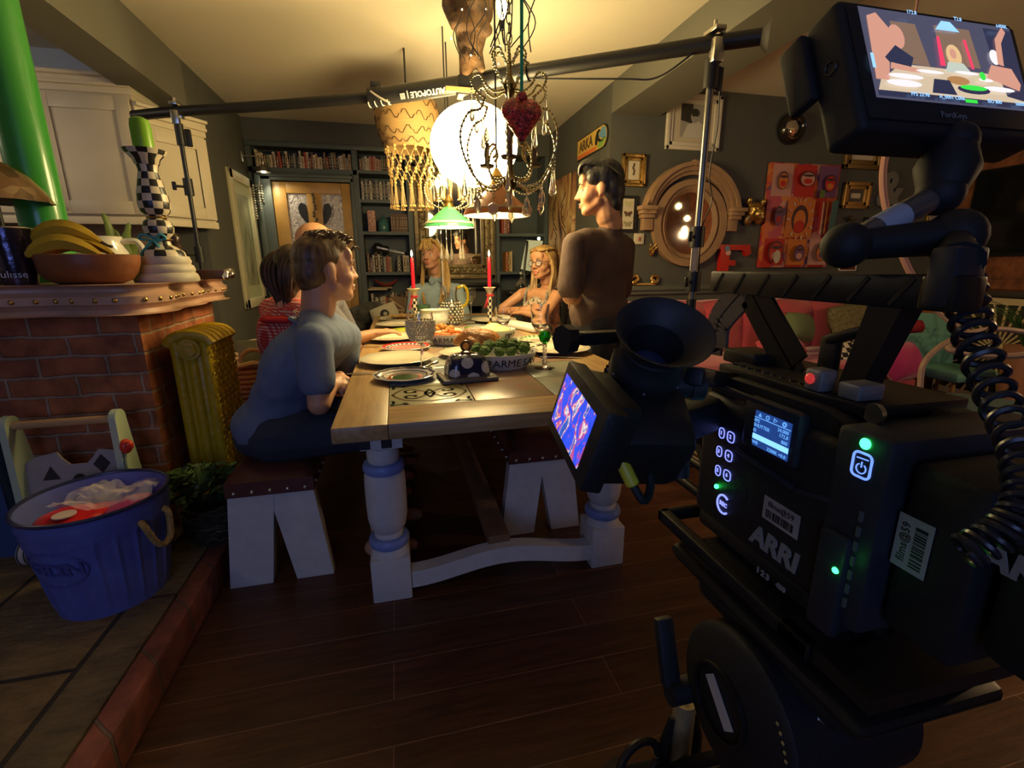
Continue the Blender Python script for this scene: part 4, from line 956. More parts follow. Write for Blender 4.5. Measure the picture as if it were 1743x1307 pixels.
def zr(r,R,h=.018):return .0068 if r<.6*R else (.0068+(h*.45-.002)+(h*.55)*((r/R-.66)/.34) if r>.66*R else .0075+.006*((r/R-.58)/.08)*.5)
def onrim(R,h,r): 
 a=r/R
 pts=[(0,.0065),(.58,.0075),(.66,h*.45+.0045),(.985,h+.0045)]
 for (p,q) in zip(pts,pts[1:]):
  if a <= q[0]:return p[1]+(q[1]-p[1])*(a-p[0])/(q[0]-p[0])
 return h+.0045
def band(t,R,h,a,b,m,name='glaze_band',segs=None,sc=None):ringd(t,name,R*a,R*b,onrim(R,h,R*a)+.0004,onrim(R,h,R*b)+.0004,m,segs=segs,sc=sc)
band(t,.115,.018,.86,.95,C_NAVY,sc=lambda a,z:1+.03*math.cos(12*a));band(t,.115,.018,.68,.72,C_NAVY);band(t,.115,.018,.46,.56,C_ORG);band(t,.115,.018,.0001,.40,C_GRN,'centre_glaze')
t=plate(-.015,2.075,.157,'large ivory dinner plate second from the camera on the left','ivory dinner plates')
t=plate(.03,2.40,.12,'red rimmed side plate with pink centre between two ivory plates',m=M_CHINAW,h=.016,name='side_plate')
band(t,.12,.016,.84,.98,C_RED);band(t,.12,.016,.70,.80,C_NAVY,segs=26);band(t,.12,.016,.001,.56,C_PNK,'centre_glaze');band(t,.12,.016,.60,.66,C_RED)
plate(-.035,2.74,.157,'large ivory dinner plate beside the resting hand','ivory dinner plates')
plate(.075,3.03,.125,'yellow green side plate behind the plate with the resting hand',m=C_YEL,h=.016,name='side_plate')
plate(.01,3.36,.16,'ivory dinner plate between the yellow plate and the flatbread','ivory dinner plates')
t=plate(.02,3.72,.16,'ivory plate carrying flatbread pieces at the far left of the table','ivory dinner plates')
random.seed(21)
M_BREAD=mat('toasted flatbread',(.50,.33,.12),.7,noise=(30,.5,(.20,.08,.025)))
for i in range(6):
 a=i*1.05;mb=MB();r=.045;cx,cy=.02+.06*math.cos(a)*(i>0),3.72+.06*math.sin(a)*(i>0)
 mb.grid(lambda u,v:V((cx+r*(.2+.8*v)*math.cos(2*PI*u),cy+r*(.2+.8*v)*math.sin(2*PI*u),ZT+.013+.016*i*.4+.008*math.sin(6*u+i)*v)),14,3,cu=True);mb.lathe([(r*.96,0),(r,.006),(r*.7,.012),(0,.012)],14,c=(cx,cy,ZT+.012+.0064*i))
 O('flatbread',mb,M_BREAD,'toasted flatbread piece piled on the far left plate','bread','flatbread pieces on the far plate')
plate(.735,2.14,.165,'large ivory dinner plate behind the green stemmed glass','ivory dinner plates')
t=plate(.738,2.46,.11,'green patterned plate between the mash bowl and the right ivory plate',m=M_CHINA,h=.016,name='side_plate')
band(t,.11,.016,.74,.95,C_GRN,segs=22);band(t,.11,.016,.001,.40,C_PNK,'centre_glaze');band(t,.11,.016,.52,.58,C_GRN,segs=16)
plate(.69,3.43,.165,'ivory dinner plate in front of the woman with glasses','ivory dinner plates')
plate(.36,3.72,.11,'small pink flowered plate behind the hobnail jug',m=C_PNK,h=.014,name='side_plate')
plate(.53,2.98,.13,'pale blue edged plate with red berries behind the mash bowl',m=mat('pale blue china',(.45,.48,.50),.18),h=.014,name='side_plate')
for i in range(5):
 mb=MB();mb.ell((.60+.02*math.cos(i*1.3),2.97+.02*math.sin(i*1.3),ZT+.021),.011,10,8);O('berry',mb,C_RED,'red berry on the pale blue edged plate','berry','berries on the pale blue plate')
mb=MB();mb.box((.80,2.98,ZT+.02),(.12,.42,.038),rz=.30,bev=.014,seg=4);O('folded_napkin',mb,mat('white linen',(.66,.60,.52),.8,bump=(30,.2)),'folded white linen napkin along the right of the table','napkin')
M_INK=mat('black glaze lettering',(.03,.028,.028),.3)
def letter_bowl(x,y,rx,ry,h,word,label,rz=0,inner='SALAD BREAD ',m=None):
 t=T('serving_bowl',label,'bowl',(x,y,ZT),rz)
 M=Matrix.Diagonal((1,ry/rx,1,1))
 mb=MB();mb.lathe([(0,0),(rx*.66,0),(rx*.70,.004),(rx*.86,h*.45),(rx*.98,h*.95),(rx,h),(rx*.965,h),(rx*.83,h*.46),(rx*.66,.012),(0,.010)],56,M=M)
 P('bowl_body',mb,m or M_CHINAW,t)
 mb=MB();ang=-PI/2-.105*(len(word)-1)*.5*.2/rx
 step=.034/rx;a=-PI/2-step*(len(word)-1)/2
 for ch in word:
  px,py=rx*.885*math.cos(a),ry*.885*math.sin(a)
  tx=V((-rx*math.sin(a),ry*math.cos(a),0)).normalized();nrm=V((tx.y,-tx.x,0));up_=(V((0,0,1))+nrm*.30).normalized()
  if ch != ' ':mb.text(ch,h*.66,fr(V((px,py,h*.50))+nrm*.0045,tx,up_),.0008)
  a += step
 P('lettering',mb,M_INK,t)
 mb=MB();n=18;wd=(inner*4)[:n]
 for i,ch in enumerate(wd):
  a=2*PI*i/n
  if ch == ' ':continue
  px,py=rx*.90*math.cos(a),ry*.90*math.sin(a);tx=V((rx*math.sin(a),-ry*math.cos(a),0)).normalized();nrm=V((tx.y,-tx.x,0))
  nrm=V((-math.cos(a),-math.sin(a),0));up_=(V((0,0,1))-nrm*.45).normalized()
  mb.text(ch,h*.62,fr(V((px,py,h*.70))+nrm*.0045,tx,up_),.0008)
 P('rim_lettering',mb,M_INK,t)
 return t
letter_bowl(.405,1.865,.155,.125,.068,'&PARMESAN','oval white bowl lettered in black holding broccoli',.14)
letter_bowl(.52,2.60,.125,.11,.06,'BUTTER MASH','white lettered bowl of mashed potato behind the chicken')
letter_bowl(.265,2.52,.125,.105,.06,'MARMALADE','white lettered bowl of carrots left of the chicken',inner='BREAD MILK ')
M_BROC=mat('broccoli green',(.11,.21,.02),.7,noise=(60,.6),bump=(160,.6));M_STALK=mat('broccoli stalk',(.22,.34,.09),.5)
random.seed(8)
bro=T('broccoli_floret','green broccoli floret heaped in the lettered oval bowl','broccoli',(0,0,0),0,'broccoli florets in the oval bowl')
mb=MB();mb.ell((0,0,.012),(.022,.022,.015),12,8)
for i in range(26):
 a,r=i*2.4,.019*math.sqrt((i+.5)/26);mb.ell((r*math.cos(a),r*math.sin(a),.018+.008*(1-(r/.019)**2)),random.uniform(.005,.008),7,5)
P('floret_head',mb,M_BROC,bro)
mb=MB();mb.tube([(0,0,-.018),(0,0,.012)],[.006,.010],8);P('stalk',mb,M_STALK,bro)
sp=[(.405+r*math.cos(a)*1.15,1.87+r*math.sin(a)*.95,ZT+.055+q) for (a,r,q) in [(0,.0,.03),(.3,.05,.024),(1.3,.05,.026),(2.4,.05,.024),(3.5,.052,.024),(4.4,.05,.025),(5.3,.052,.022),(.0,.09,.010),(.6,.088,.012),(1.2,.09,.008),(1.9,.088,.012),(2.6,.09,.010),(3.2,.088,.008),(3.8,.09,.012),(4.4,.088,.01),(5.0,.09,.008),(5.6,.088,.012)]]
for i,p in enumerate(sp):
 M=Matrix.Translation(p)@Euler((random.uniform(-.7,.7),random.uniform(-.7,.7),random.uniform(0,6))).to_matrix().to_4x4()
 if i == 0:bro.matrix_world=M;ROOTM[bro]=M
 else:DUP(bro,p,M=M)
M_MASH=mat('mashed potato',(.68,.58,.26),.6,noise=(30,.2),bump=(40,.5))
mb=blobmesh([E_((.52+.05*math.cos(i*1.1)*(i>0),2.60+.045*math.sin(i*1.1)*(i>0),ZT+.045+(.02 if i == 0 else 0)),(.055,.05,.03)) for i in range(7)],.008,2);O('mashed_potato',mb,M_MASH,'heap of yellow mashed potato in the lettered bowl behind the chicken','mash',kind='stuff')
random.seed(31)
M_CARROT=mat('roast carrot',(.62,.17,.03),.4,noise=(20,.25))
for i in range(12):
 a=i*2.4;r=.085*math.sqrt((i+.3)/12);z=ZT+.05+.022*(1-r/.085);p=V((.265+r*math.cos(a)*.9,2.52+r*math.sin(a)*.78,z));d=V((math.cos(a*1.7),math.sin(a*1.7),random.uniform(-.3,.3)))*.024
 mb=MB();mb.tube([p-d*1.05,p-d,p,p+d,p+d*1.05],[.004,.011,.010,.007,.003],8);O('carrot_chunk',mb,M_CARROT,'orange roast carrot chunk in the lettered bowl left of the chicken','carrot','carrot chunks in the bowl')
pt=T('serving_dish','oblong white dish of roast potatoes behind the carrots','dish',(.25,2.86,ZT))
mb=MB();mb.lathe([(0,0),(.10,0),(.12,.03),(.125,.034),(.118,.034),(.1,.008),(0,.006)],40,M=Matrix.Diagonal((1,.8,1,1)));P('dish_body',mb,M_CHINA,pt)
M_ROAST=mat('roast potato',(.50,.20,.035),.45,noise=(18,.5,(.25,.08,.015)))
for i in range(13):
 a=i*2.4;r=.085*math.sqrt(i/13);p=(.25+r*math.cos(a),2.86+r*.75*math.sin(a),ZT+.034+.022*(1-r/.085))
 mb=MB();mb.ell(p,(random.uniform(.018,.025),random.uniform(.016,.022),random.uniform(.014,.018)),12,8,Euler((random.random(),random.random(),random.random()*3)).to_matrix());O('roast_potato',mb,M_ROAST,'golden roast potato in the oblong white dish','potato','roast potatoes in the dish')
pl=plate(.36,2.16,.185,'oval ivory platter under the roast chicken',m=M_CHINA,h=.018,name='platter');pl.scale=(1,.8,1)
CKN=V((.365,2.16,ZT+.048))
def cc(*p):return CKN+V(p)*.88
ck=blobmesh([E_(cc(0,0,.02),(.105,.075,.06)),E_(cc(-.03,-.005,.045),(.07,.06,.045)),E_(cc(.04,-.045,.025),(.06,.035,.042),Euler((0,.5,.3)).to_matrix()),E_(cc(.04,.05,.02),(.055,.03,.04)),C_(cc(.085,-.035,.025),cc(.15,-.03,.005),.020,.011),C_(cc(.085,.04,.025),cc(.145,.03,.005),.019,.011),E_(cc(.155,-.03,.003),.014),E_(cc(.15,.03,.003),.014),
 C_(cc(-.055,-.065,.03),cc(-.02,-.085,.0),.02,.014),C_(cc(-.02,-.085,.0),cc(-.075,-.08,.045),.014,.009),C_(cc(-.055,.06,.03),cc(-.02,.075,.0),.02,.014),C_(cc(-.10,0,.03),cc(-.125,0,.02),.03,.018)],.006,2)
O('roast_chicken',ck,mat('crisp roast skin',(.46,.20,.04),.42,noise=(24,.7,(.17,.055,.012)),bump=(75,.9)),'golden roast chicken on the oval platter','chicken')
bd=T('butter_dish','navy polka dot lidded butter dish nearest the front of the table','butter dish',(.236,1.70,ZT),.1)
mb=MB();mb.box((0,0,.008),(.205,.155,.016),bev=.006);mb.box((0,0,.014),(.175,.125,.008));P('base_tray',mb,mat('grey stoneware',(.10,.09,.075),.35),bd)
def dome(u,v):
 a=2*PI*u;k=1/max(abs(math.cos(a)),abs(math.sin(a)));k=min(k,1.22)
 pr=[(.073,.016),(.072,.03),(.067,.06),(.058,.082),(.04,.094),(.0,.097)]
 i=v*(len(pr)-1);j=min(int(i),len(pr)-2);w=i-j;r=pr[j][0]*(1-w)+pr[j+1][0]*w;z=pr[j][1]*(1-w)+pr[j+1][1]*w
 return V((r*k*1.08*math.cos(a),r*k*.80*math.sin(a),z))
mb=MB();mb.grid(dome,40,15,cu=True);ld=P('lid',mb,mat('navy glossy glaze',(.012,.016,.045),.08,coat=.6),bd)
M_DOT=mat('pale grey dots',(.42,.42,.40),.2)
for (u,v,r) in ((.73,.50,.020),(.77,.08,.017),(.64,.2,.015),(.88,.32,.020),(.02,.28,.017),(.14,.3,.02),(.3,.3,.018),(.43,.35,.02),(.55,.28,.018),(.70,.78,.014),(.2,.7,.016),(.45,.72,.014),(.95,.72,.014)):
 p=dome(u,v);d1=(dome(u+.01,v)-p).normalized();d2=(dome(u,v+.02)-p).normalized();n=d1.cross(d2).normalized()
 if n.dot(V((p.x,p.y,.02)))<0:n=-n
 mb=MB()
 def onlid(a,q):
  du=q*r*math.cos(a)/.40;dv=q*r*math.sin(a)/.115;pp=dome(u+du,min(v+dv,.93));return pp+n*.0007
 mb.grid(lambda s,q:onlid(2*PI*s,q+1e-3),20,3,cu=True);P('polka_dot',mb,M_DOT,ld,label='pale polka dot')
mb=MB();mb.lathe([(0,.095),(.022,.096),(.02,.103),(.01,.106),(0,.106)],14);mb.tube(arc((0,0,.122),.017,0,2*PI,18)[:-1],.005,8,closed=True);P('loop_handle',mb,mat('bronze glaze',(.14,.075,.03),.25,.3),ld)
M_CUT=mat('cut glass',(.95,.86,.58),.06,trans=.35,spec=1,coat=1)
def goblet(name,label,x,y,prof,inner=None,m=M_GLASS,extra=None,group=None):
 t=T(name,label,'glass',(x,y,ZT),0,group);mb=MB();mb.lathe(prof,28);P('goblet_body',mb,m,t)
 return t
def stemglass(rb,hf,hs,hb,rim,rbowl,wall=.002):
 """foot radius, foot h, stem h, bowl h, rim r, bowl r"""
 z=hf+hs
 return [(0,0),(rb,0),(rb,.002),(rb*.4,.007),(.006,.014),(.005,z-.01),(.008,z),(rbowl*.6,z+hb*.12),(rbowl,z+hb*.45),(rbowl*.98,z+hb*.7),(rim,z+hb),(rim-wall,z+hb),(rbowl*.98-wall,z+hb*.7),(rbowl-wall,z+hb*.45),(rbowl*.55,z+hb*.16),(0,z+hb*.08)]
t=goblet('cut_glass_goblet','large hobnail cut glass goblet beside the red rimmed plate',.085,1.92,stemglass(.040,.004,.10,.125,.050,.055))
mb=MB();
for j in range(8):
 for i in range(24):
  a=2*PI*(i+.5*(j%2))/24;z=.125+.010*j;u=(z-.104)/.125;r=.034+.022*min(1,u/.42) if u<.42 else .055
  mb.ell((r*math.cos(a),r*math.sin(a),z),(.0058,.0058,.0058),6,4,sm=False)
P('hobnail_cut',mb,M_CUT,t)
goblet('goblet','ribbed clear goblet behind the mash bowl',.62,2.80,[(0,0),(.034,0),(.034,.003),(.01,.012),(.009,.045),(.03,.06),(.043,.085),(.046,.12),(.049,.165),(.046,.165),(.043,.12),(.04,.088),(.02,.066),(0,.062)])
goblet('tumbler_glass','tall straight sided glass in front of the woman with glasses',.80,2.62,[(0,0),(.036,0),(.036,.003),(.01,.012),(.009,.03),(.035,.05),(.05,.075),(.053,.12),(.056,.19),(.053,.19),(.05,.12),(.046,.08),(.02,.057),(0,.053)])
goblet('wine_glass','tall empty wine glass between the jug and the right candle',.555,3.66,stemglass(.038,.004,.12,.12,.036,.046))
goblet('cut_glass_tumbler','small clear tumbler behind the hobnail goblet',.118,2.65,[(0,0),(.03,0),(.036,.05),(.042,.13),(.039,.13),(.033,.05),(.027,.008),(0,.008)])
gg=T('green_stem_glass','small green bowled glass with twisted clear stem','glass',(.57,1.80,ZT))
mb=MB();mb.lathe([(0,0),(.042,0),(.042,.002),(.012,.008),(.007,.02),(0,.02)],24)
for k in range(2):mb.tube([(.006*math.cos(i*.75+PI*k),.006*math.sin(i*.75+PI*k),.018+.0036*i) for i in range(24)],.0042,7)
P('twisted_stem',mb,M_GLASS,gg)
mb=MB();mb.lathe([(0,.10),(.008,.10),(.02,.112),(.025,.13),(.021,.150),(.019,.150),(.022,.13),(.017,.115),(0,.107)],24);P('green_bowl',mb,mat('emerald glass',(.05,.48,.05),.05,trans=.9),gg)
jg=T('glass_jug','hobnail glass jug with yellow handle before the blonde woman','jug',(.37,3.36,ZT))
jp=[(0,0),(.045,0),(.05,.01),(.068,.05),(.07,.085),(.055,.125),(.036,.15),(.034,.185),(.043,.225),(.041,.225),(.031,.185),(.032,.15),(.05,.123),(.064,.085),(.062,.05),(.045,.012),(0,.008)]
mb=MB();mb.lathe(jp,28,wob=lambda a,z:1+(.22*max(0,math.cos(a-PI))**6 if z>.21 else 0));P('jug_body',mb,M_GLASS,jg)
mb=MB()
for j in range(8):
 for i in range(18):
  a=2*PI*(i+.5*(j%2))/18;z=.02+.0155*j;r=[.055,.062,.067,.069,.069,.065,.058,.05][j];mb.ell((r*math.cos(a),r*math.sin(a),z),.0068,6,4,sm=False)
P('hobnail_cut',mb,M_CUT,jg)
mb=MB();mb.tube(spline([(.04,0,.21),(.075,0,.225),(.098,0,.19),(.095,0,.13),(.065,0,.10)],6),.009,8);jg.scale=(1.2,1.2,1.2);P('jug_handle',mb,mat('yellow glass',(.75,.55,.03),.08,trans=.6),jg,label='yellow glass handle')
gb=T('gravy_boat','white ribbed gravy boat left of the hobnail jug','jug',(.235,3.18,ZT))
mb=MB();mb.lathe([(0,0),(.05,0),(.055,.012),(.075,.04),(.078,.06),(.070,.09),(.078,.105),(.074,.105),(.066,.09),(.07,.06),(.05,.015),(0,.012)],32,wob=lambda a,z:1+(.18*max(0,math.cos(a))**5 if z>.085 else 0));gb.scale=(1.2,1.2,1.2);P('boat_body',mb,M_CHINAW,gb)
mb=MB();mb.tube(spline([(-.07,0,.09),(-.10,0,.085),(-.105,0,.05),(-.075,0,.035)],5),.007,8);P('handle',mb,M_CHINAW,gb)
mb=MB();mb.lathe([(0,0),(.028,0),(.028,.05),(.026,.055),(.026,.052),(.0,.048)],20,c=(.405,2.765,ZT));O('lime_candle_jar',mb,mat('lime glass candle',(.22,.42,.12),.2,trans=.3),'short lime green candle jar behind the chicken','jar')
mb=MB();mb.lathe([(0,0),(.045,0),(.048,.01),(.05,.13),(.047,.13),(.045,.012),(0,.008)],24,c=(.185,3.54,ZT));O('green_tumbler',mb,mat('speckled green glass',(.16,.32,.18),.15,trans=.4,noise=(60,.5)),'speckled green tumbler behind the left red candle','glass')
M_CHK=checker_mat('candlestick checks',*CHK,8)
def checked_stick(x,y,label,label2,h=.255):
 t=T('checked_candlestick',label,'candlestick',(x,y,ZT))
 mb=MB();mb.lathe([(0,0),(.045,0),(.045,.006),(.03,.012),(.018,.03),(.014,.045),(0,.045)],20);P('base',mb,M_BRASS,t)
 mb=MB();mb.lathe([(.0165,.045),(.0165,h-.045)],16);b=mb
 for f in b.bm.faces:pass
 P('checked_stem',mb,nodemat('stem checks',lambda nt,N,L,bs,tc:(lambda ck:(L.new(mapping(N,L,tc.outputs['UV'],(3,4.3,1)),ck.inputs['Vector']),L.new(ck.outputs['Color'],bs.inputs['Base Color'])))(stemck(N)),rough=.3),t)
 mb=MB();mb.lathe([(.0,h-.045),(.016,h-.045),(.018,h-.03),(.034,h-.004),(.042,h),(.04,h+.003),(.012,h-.006),(0,h-.006)],20);P('cup',mb,mat('cream enamel cup',(.45,.38,.24),.35),t)
 mb=MB()
 for s in (-1,1):
  mb.tube(spline([(0,-.021,h-.05),(s*.014,-.020,h-.040),(s*.022,-.018,h-.05),(s*.01,-.018,h-.056),(0,-.018,h-.052)],4),(.003),5);mb.tube(spline([(-.012,-.014,h-.05),(-.022-s*.004,-.018,h-.09),(-.032-s*.008,-.014,h-.13)],5),[.0035]*11,5)
 mb.tube(arc((0,0,h-.05),.0195,0,2*PI,14,(1,0,0),(0,1,0))[:-1],.005,6,closed=True);P('ribbon_bow',mb,mat('red satin ribbon',(.42,.02,.02),.4),t)
 c=T('taper_candle',label2,'candle',(x,y,ZT+h-.006))
 mb=MB();mb.lathe([(0,0),(.012,0),(.0115,.15),(.0095,.196),(.006,.20),(0,.199)],16);P('wax',mb,mat('red wax',(.60,.012,.03),.3,sss=.1),c)
 mb=MB();mb.cyl((0,0,.198),(0,0,.21),.001,n=5);P('wick',mb,M_BLACK,c)
 mb=MB();mb.lathe([(0,.205),(.004,.209),(.0062,.219),(.005,.231),(.002,.242),(0,.247)],12);P('flame',mb,mat('candle flame',(1,.8,.4),.5,emit=((1,.72,.30),22)),c)
 lamp('POINT','candle_light',(x,y,ZT+h+.235),.9,(1,.62,.25),.015)
def stemck(N):
 ck=N.new('ShaderNodeTexChecker');ck.inputs['Scale'].default_value=2
 ck.inputs['Color1'].default_value=(.60,.52,.38,1);ck.inputs['Color2'].default_value=(.012,.012,.014,1);return ck
checked_stick(.108,3.14,'black and white checked candlestick left of the gravy boat','tall lit red candle left of the blonde woman',.265)
checked_stick(.605,3.14,'black and white checked candlestick right of the wine glass','tall lit red candle right of the hobnail jug',.265)
def cutlery(kind,x,y,rz,label):
 t=T(kind,label,kind.split('_')[-1],(x,y,ZT),rz);mb=MB()
 mb.tube([(0,-.10,.004),(0,-.02,.005),(0,.02,.006)],[(.006,.002),(.004,.002),(.003,.002)],8,flat=(1,0,0));P('handle',mb,M_STEEL,t);mb=MB()
 if 'spoon' in kind:mb.ell((0,.05,.006),(.014,.03,.004),12,8)
 elif 'knife' in kind:mb.prism([(-.006,.015),(.008,.015),(.009,.09),(0,.11),(-.006,.10)],.0016,Matrix.Translation((0,0,.004)))
 else:
  mb.prism([(-.004,.015),(.004,.015),(.011,.045),(-.011,.045)],.002,Matrix.Translation((0,0,.006)))
  for i in range(4):mb.bar((-.0095+.0063*i,.044,.007),(-.0095+.0063*i,.09,.006),.0032,.002)
 P('blade' if 'knife' in kind else 'bowl' if 'spoon' in kind else 'tines',mb,M_STEEL,t);return t
cutlery('table_knife',-.10,1.86,1.4,'steel knife between the scalloped plate and the ivory plate')
cutlery('table_knife',-.09,2.50,1.45,'steel knife between the red rimmed plate and the resting hand')
cutlery('serving_spoon',.12,1.98,-.5,'steel serving spoon beside the hobnail goblet stem')
cutlery('table_knife',.24,1.97,1.7,'brass toned knife between the butter dish and the chicken platter')
cutlery('serving_spoon',.555,1.93,-.9,'serving spoon resting in the broccoli bowl').location.z=ZT+.062
cutlery('table_fork',.70,1.98,1.2,'steel fork right of the green stemmed glass')
mb=MB();mb.tube(spline([(.43,3.30,ZT+.012),(.47,3.33,ZT+.02),(.53,3.36,ZT+.014)],5),.012,8);O('nutcracker',mb,M_STEEL,'dull steel nutcracker at the foot of the right candlestick','nutcracker')
# ==
LC=AD(807,248,2.4)
M_PAPER=mat('glowing lantern paper',(1,.92,.75),.8,emit=((1.0,.755,.33),LANTERN_E))
ln=T('paper_lantern','large glowing white paper lantern hanging over the table','lantern',(LC.x,LC.y,LC.z-.195))
mb=MB();mb.ell(LC,(.222,.222,.196),40,24);P('paper_ball',mb,M_PAPER,ln,w=True)
hx=AD(790,160,2.42)
mb=MB();mb.cyl((LC.x,LC.y,LC.z+.185),(LC.x,LC.y,LC.z+.225),.05,n=20);mb.box((LC.x-.02,LC.y,LC.z+.26),(.12,.09,.09),bev=.01);mb.cyl((LC.x-.03,LC.y,LC.z+.30),(LC.x-.03,LC.y,LC.z+.40),.02,n=12);P('lamp_head',mb,M_BLACK,ln,w=True)
mb=MB();mb.box((LC.x-.07,LC.y-.05,LC.z+.235),(.14,.004,.022));P('label_strip',mb,mat('orange label',(.6,.3,.1),.5),ln,w=True)
lamp('POINT','lantern_fill',(LC.x,LC.y,LC.z-.24),5,WARM,.12)
def pk(x,y,k):return AD(x,y,k)
pp=[pk(228,197,2.62),pk(300,190,2.58),pk(470,179,2.54),pk(640,165,2.48),pk(800,142,2.40),pk(900,122,2.28),pk(1060,98,2.12),pk(1215,74,1.97),pk(1300,62,1.90)]
cp=T('telescopic_pole','long black telescopic pole spanning the room above the lantern','pole',pp[4])
for q_,r_ in ((pp[:4],.027),(pp[5:],.031)):mb=MB();mb.tube(spline(q_,4),r_,14);P('inner_tube',mb,M_BLACK,cp,w=True)
mb=MB();mb.tube(spline(pp[3:6],5),.043,16);P('outer_tube',mb,mat('black anodised',(.014,.014,.015),.35),cp,w=True)
mb=MB();e=pp[-1];d=(pp[-1]-pp[-2]).normalized();mb.tube([e-d*.01,e+d*.01,e+d*.018],[.03,.055,.062],20);P('rubber_end_cap',mb,mat('grey rubber',(.08,.075,.07),.7),cp,w=True)
d=(pp[4]-pp[3]).normalized();tocam=(CC-pp[4]);tocam=(tocam-d*tocam.dot(d)).normalized();nn=tocam;up_=nn.cross(d)
c0=pp[3]+(pp[4]-pp[3])*.52
mb=MB();mb.text('AUTOPOLE | III',.036,fr(c0+nn*.044-up_*.012,-d,-up_),.0008,bold=.001);P('lettering',mb,mat('white print',(.62,.58,.5),.5),cp,w=True)
mb=MB();q=pp[3];mb.tube([q-d*.03,q+d*.03],.05,14);mb.box(q+V((0,0,.045)),(.05,.05,.05),bev=.006);P('locking_collar',mb,M_BLACK,cp,w=True)
mb=MB()
for i in range(4):
 a=q+d*(-.03+.035*i);mb.tube(arc(a,.046,-2.2,-.4,10,tuple(nn),(0,0,1)),.0028,5)
mb.tube(spline([q-d*.01+nn*.05+V((0,0,.03)),q+d*.04+nn*.055-V((0,0,.005)),q+d*.09+nn*.05-V((0,0,.035))],5),.005,6)
P('cable_ties',mb,mat('white cable ties',(.6,.55,.45),.5),cp,w=True)
mb=MB();mb.tube(spline([pp[5]+V((0,0,-.03)),pp[6]+V((0,0,-.085)),pp[6]+V((.12,-.08,-.10)),pp[7]+V((-.1,.06,-.05)),pp[7]+V((0,0,.04))],6),.004,6);P('mains_cable',mb,M_BLACK,cp,w=True)
def stand(name,label,top,zt,rad,clamp_s=1.0,knobs=()):
 t=T('light_stand',label,'light stand',(top.x,top.y,0))
 mb=MB();mb.cyl((top.x,top.y,.95),(top.x,top.y,zt-.02),rad*.72,n=16);P('upper_tube',mb,mat('dark chrome tube',(.22,.21,.19),.3,.9) if rad>.017 else M_BLACK,t,w=True)
 mb=MB();mb.cyl((top.x,top.y,.12),(top.x,top.y,1.02),rad,n=16);P('lower_tube',mb,M_BLACK,t,w=True)
 for z in knobs:
  mb=MB();mb.cyl((top.x,top.y,z-.045),(top.x,top.y,z+.045),rad*1.5,n=14);mb.cyl((top.x,top.y,z),(top.x-.05,top.y-.03,z),.007,n=8);mb.box((top.x-.058,top.y-.035,z),(.02,.012,.045),bev=.004);P('locking_knob',mb,M_BLACK,t,w=True)
 mb=MB();s=clamp_s
 mb.box((top.x,top.y-.03*s,zt-.035),(.05*s,.03,.09*s),bev=.006);mb.box((top.x,top.y,zt+.045*s),(.05*s,.09*s,.018),bev=.004);mb.box((top.x+.03*s,top.y,zt),(.014,.05*s,.09*s),bev=.004);mb.cyl((top.x,top.y,zt+.04),(top.x,top.y,zt+.085*s),.008,n=8)
 P('clamp',mb,M_STEEL,t,w=True)
 mb=MB();mb.cyl((top.x,top.y,zt-.17),(top.x,top.y,zt-.06),rad*1.35,n=14);mb.box((top.x+.04,top.y,zt-.13),(.03,.02,.09),bev=.005);P('head_collar',mb,M_BLACK,t,w=True)
 for k in range(3):
  a=.5+k*2*PI/3;mb=MB();mb.tube([(top.x,top.y,.52),(top.x+.42*math.cos(a),top.y+.42*math.sin(a),.012)],rad*.55,8);mb.tube([(top.x,top.y,.16),(top.x+.21*math.cos(a),top.y+.21*math.sin(a),.262)],rad*.4,6);P('leg',mb,M_BLACK,t,w=True)
 return t
stand('l','slim black light stand behind the brick chimney base',pp[1],pp[1].z,.016,.8,(1.25,1.62))
rs=stand('r','tall chrome and black light stand in front of the arched mirror',pp[7],pp[7].z,.022,1.0,(1.10,1.30))
mb=MB();q=pp[7];mb.tube(spline([q+V((.04,0,-.08)),q+V((.055,0,-.3)),q+V((.035,.0,-.5)),q+V((.06,0,-.62)),q+V((.02,0,-.75)),q+V((.03,0,-1.0))],6),.003,6);P('cable',mb,M_BLACK,rs,w=True)
mb=MB();mb.box((q.x-.022,q.y-.022,1.20),(.03,.004,.10));P('sticker',mb,mat('white sticker',(.6,.55,.45),.5),rs,w=True)
def pendant(name,label,c,r,h,mo,zc=ZC,power=6,col=(1,.78,.42),cord=True):
 t=T('pendant_lamp',label,'pendant lamp',(c.x,c.y,c.z))
 mb=MB();mb.lathe([(r*.985,-.004),(r,0),(r*.93,h*.16),(r*.90,h*.20),(r*.30,h*.86),(r*.22,h*.97),(.0,h)],48,c=c);P('shade',mb,mo,t,w=True)
 mb=MB();mb.lathe([(r*.98,-.003),(r*.915,h*.155),(r*.885,h*.19),(r*.28,h*.83),(.0,h*.9)],48,c=c);P('shade_lining',mb,mat('white enamel lining',(.85,.80,.66),.4),t,w=True)
 mb=MB();mb.lathe([(.028,h*.93),(.034,h),(.024,h+.02),(.03,h+.035),(.014,h+.06),(.008,h+.07),(0,h+.07)],16,c=c);P('brass_gallery',mb,M_BRASS,t,w=True)
 mb=MB();mb.ell(c+V((0,0,h*.28)),.03,16,10);P('bulb',mb,mat('warm pendant bulb',(1,.9,.7),.4,emit=((1,.78,.42),28)),t,w=True)
 mb=MB();mb.cyl(c+V((0,0,h+.06)),(c.x,c.y,zc),.004,n=6);P('cord',mb,M_BLACK,t,w=True)
 lamp('POINT','pendant_light',c+V((0,0,h*.12)),power,col,.03)
 return t
gl=mat('green glass shade',(.045,.34,.11),.22,coat=.4)
g=pendant('g','green billiard pendant lamp hanging left of the wine glass',AD(765,386,2.9),.155,.115,gl,power=5)
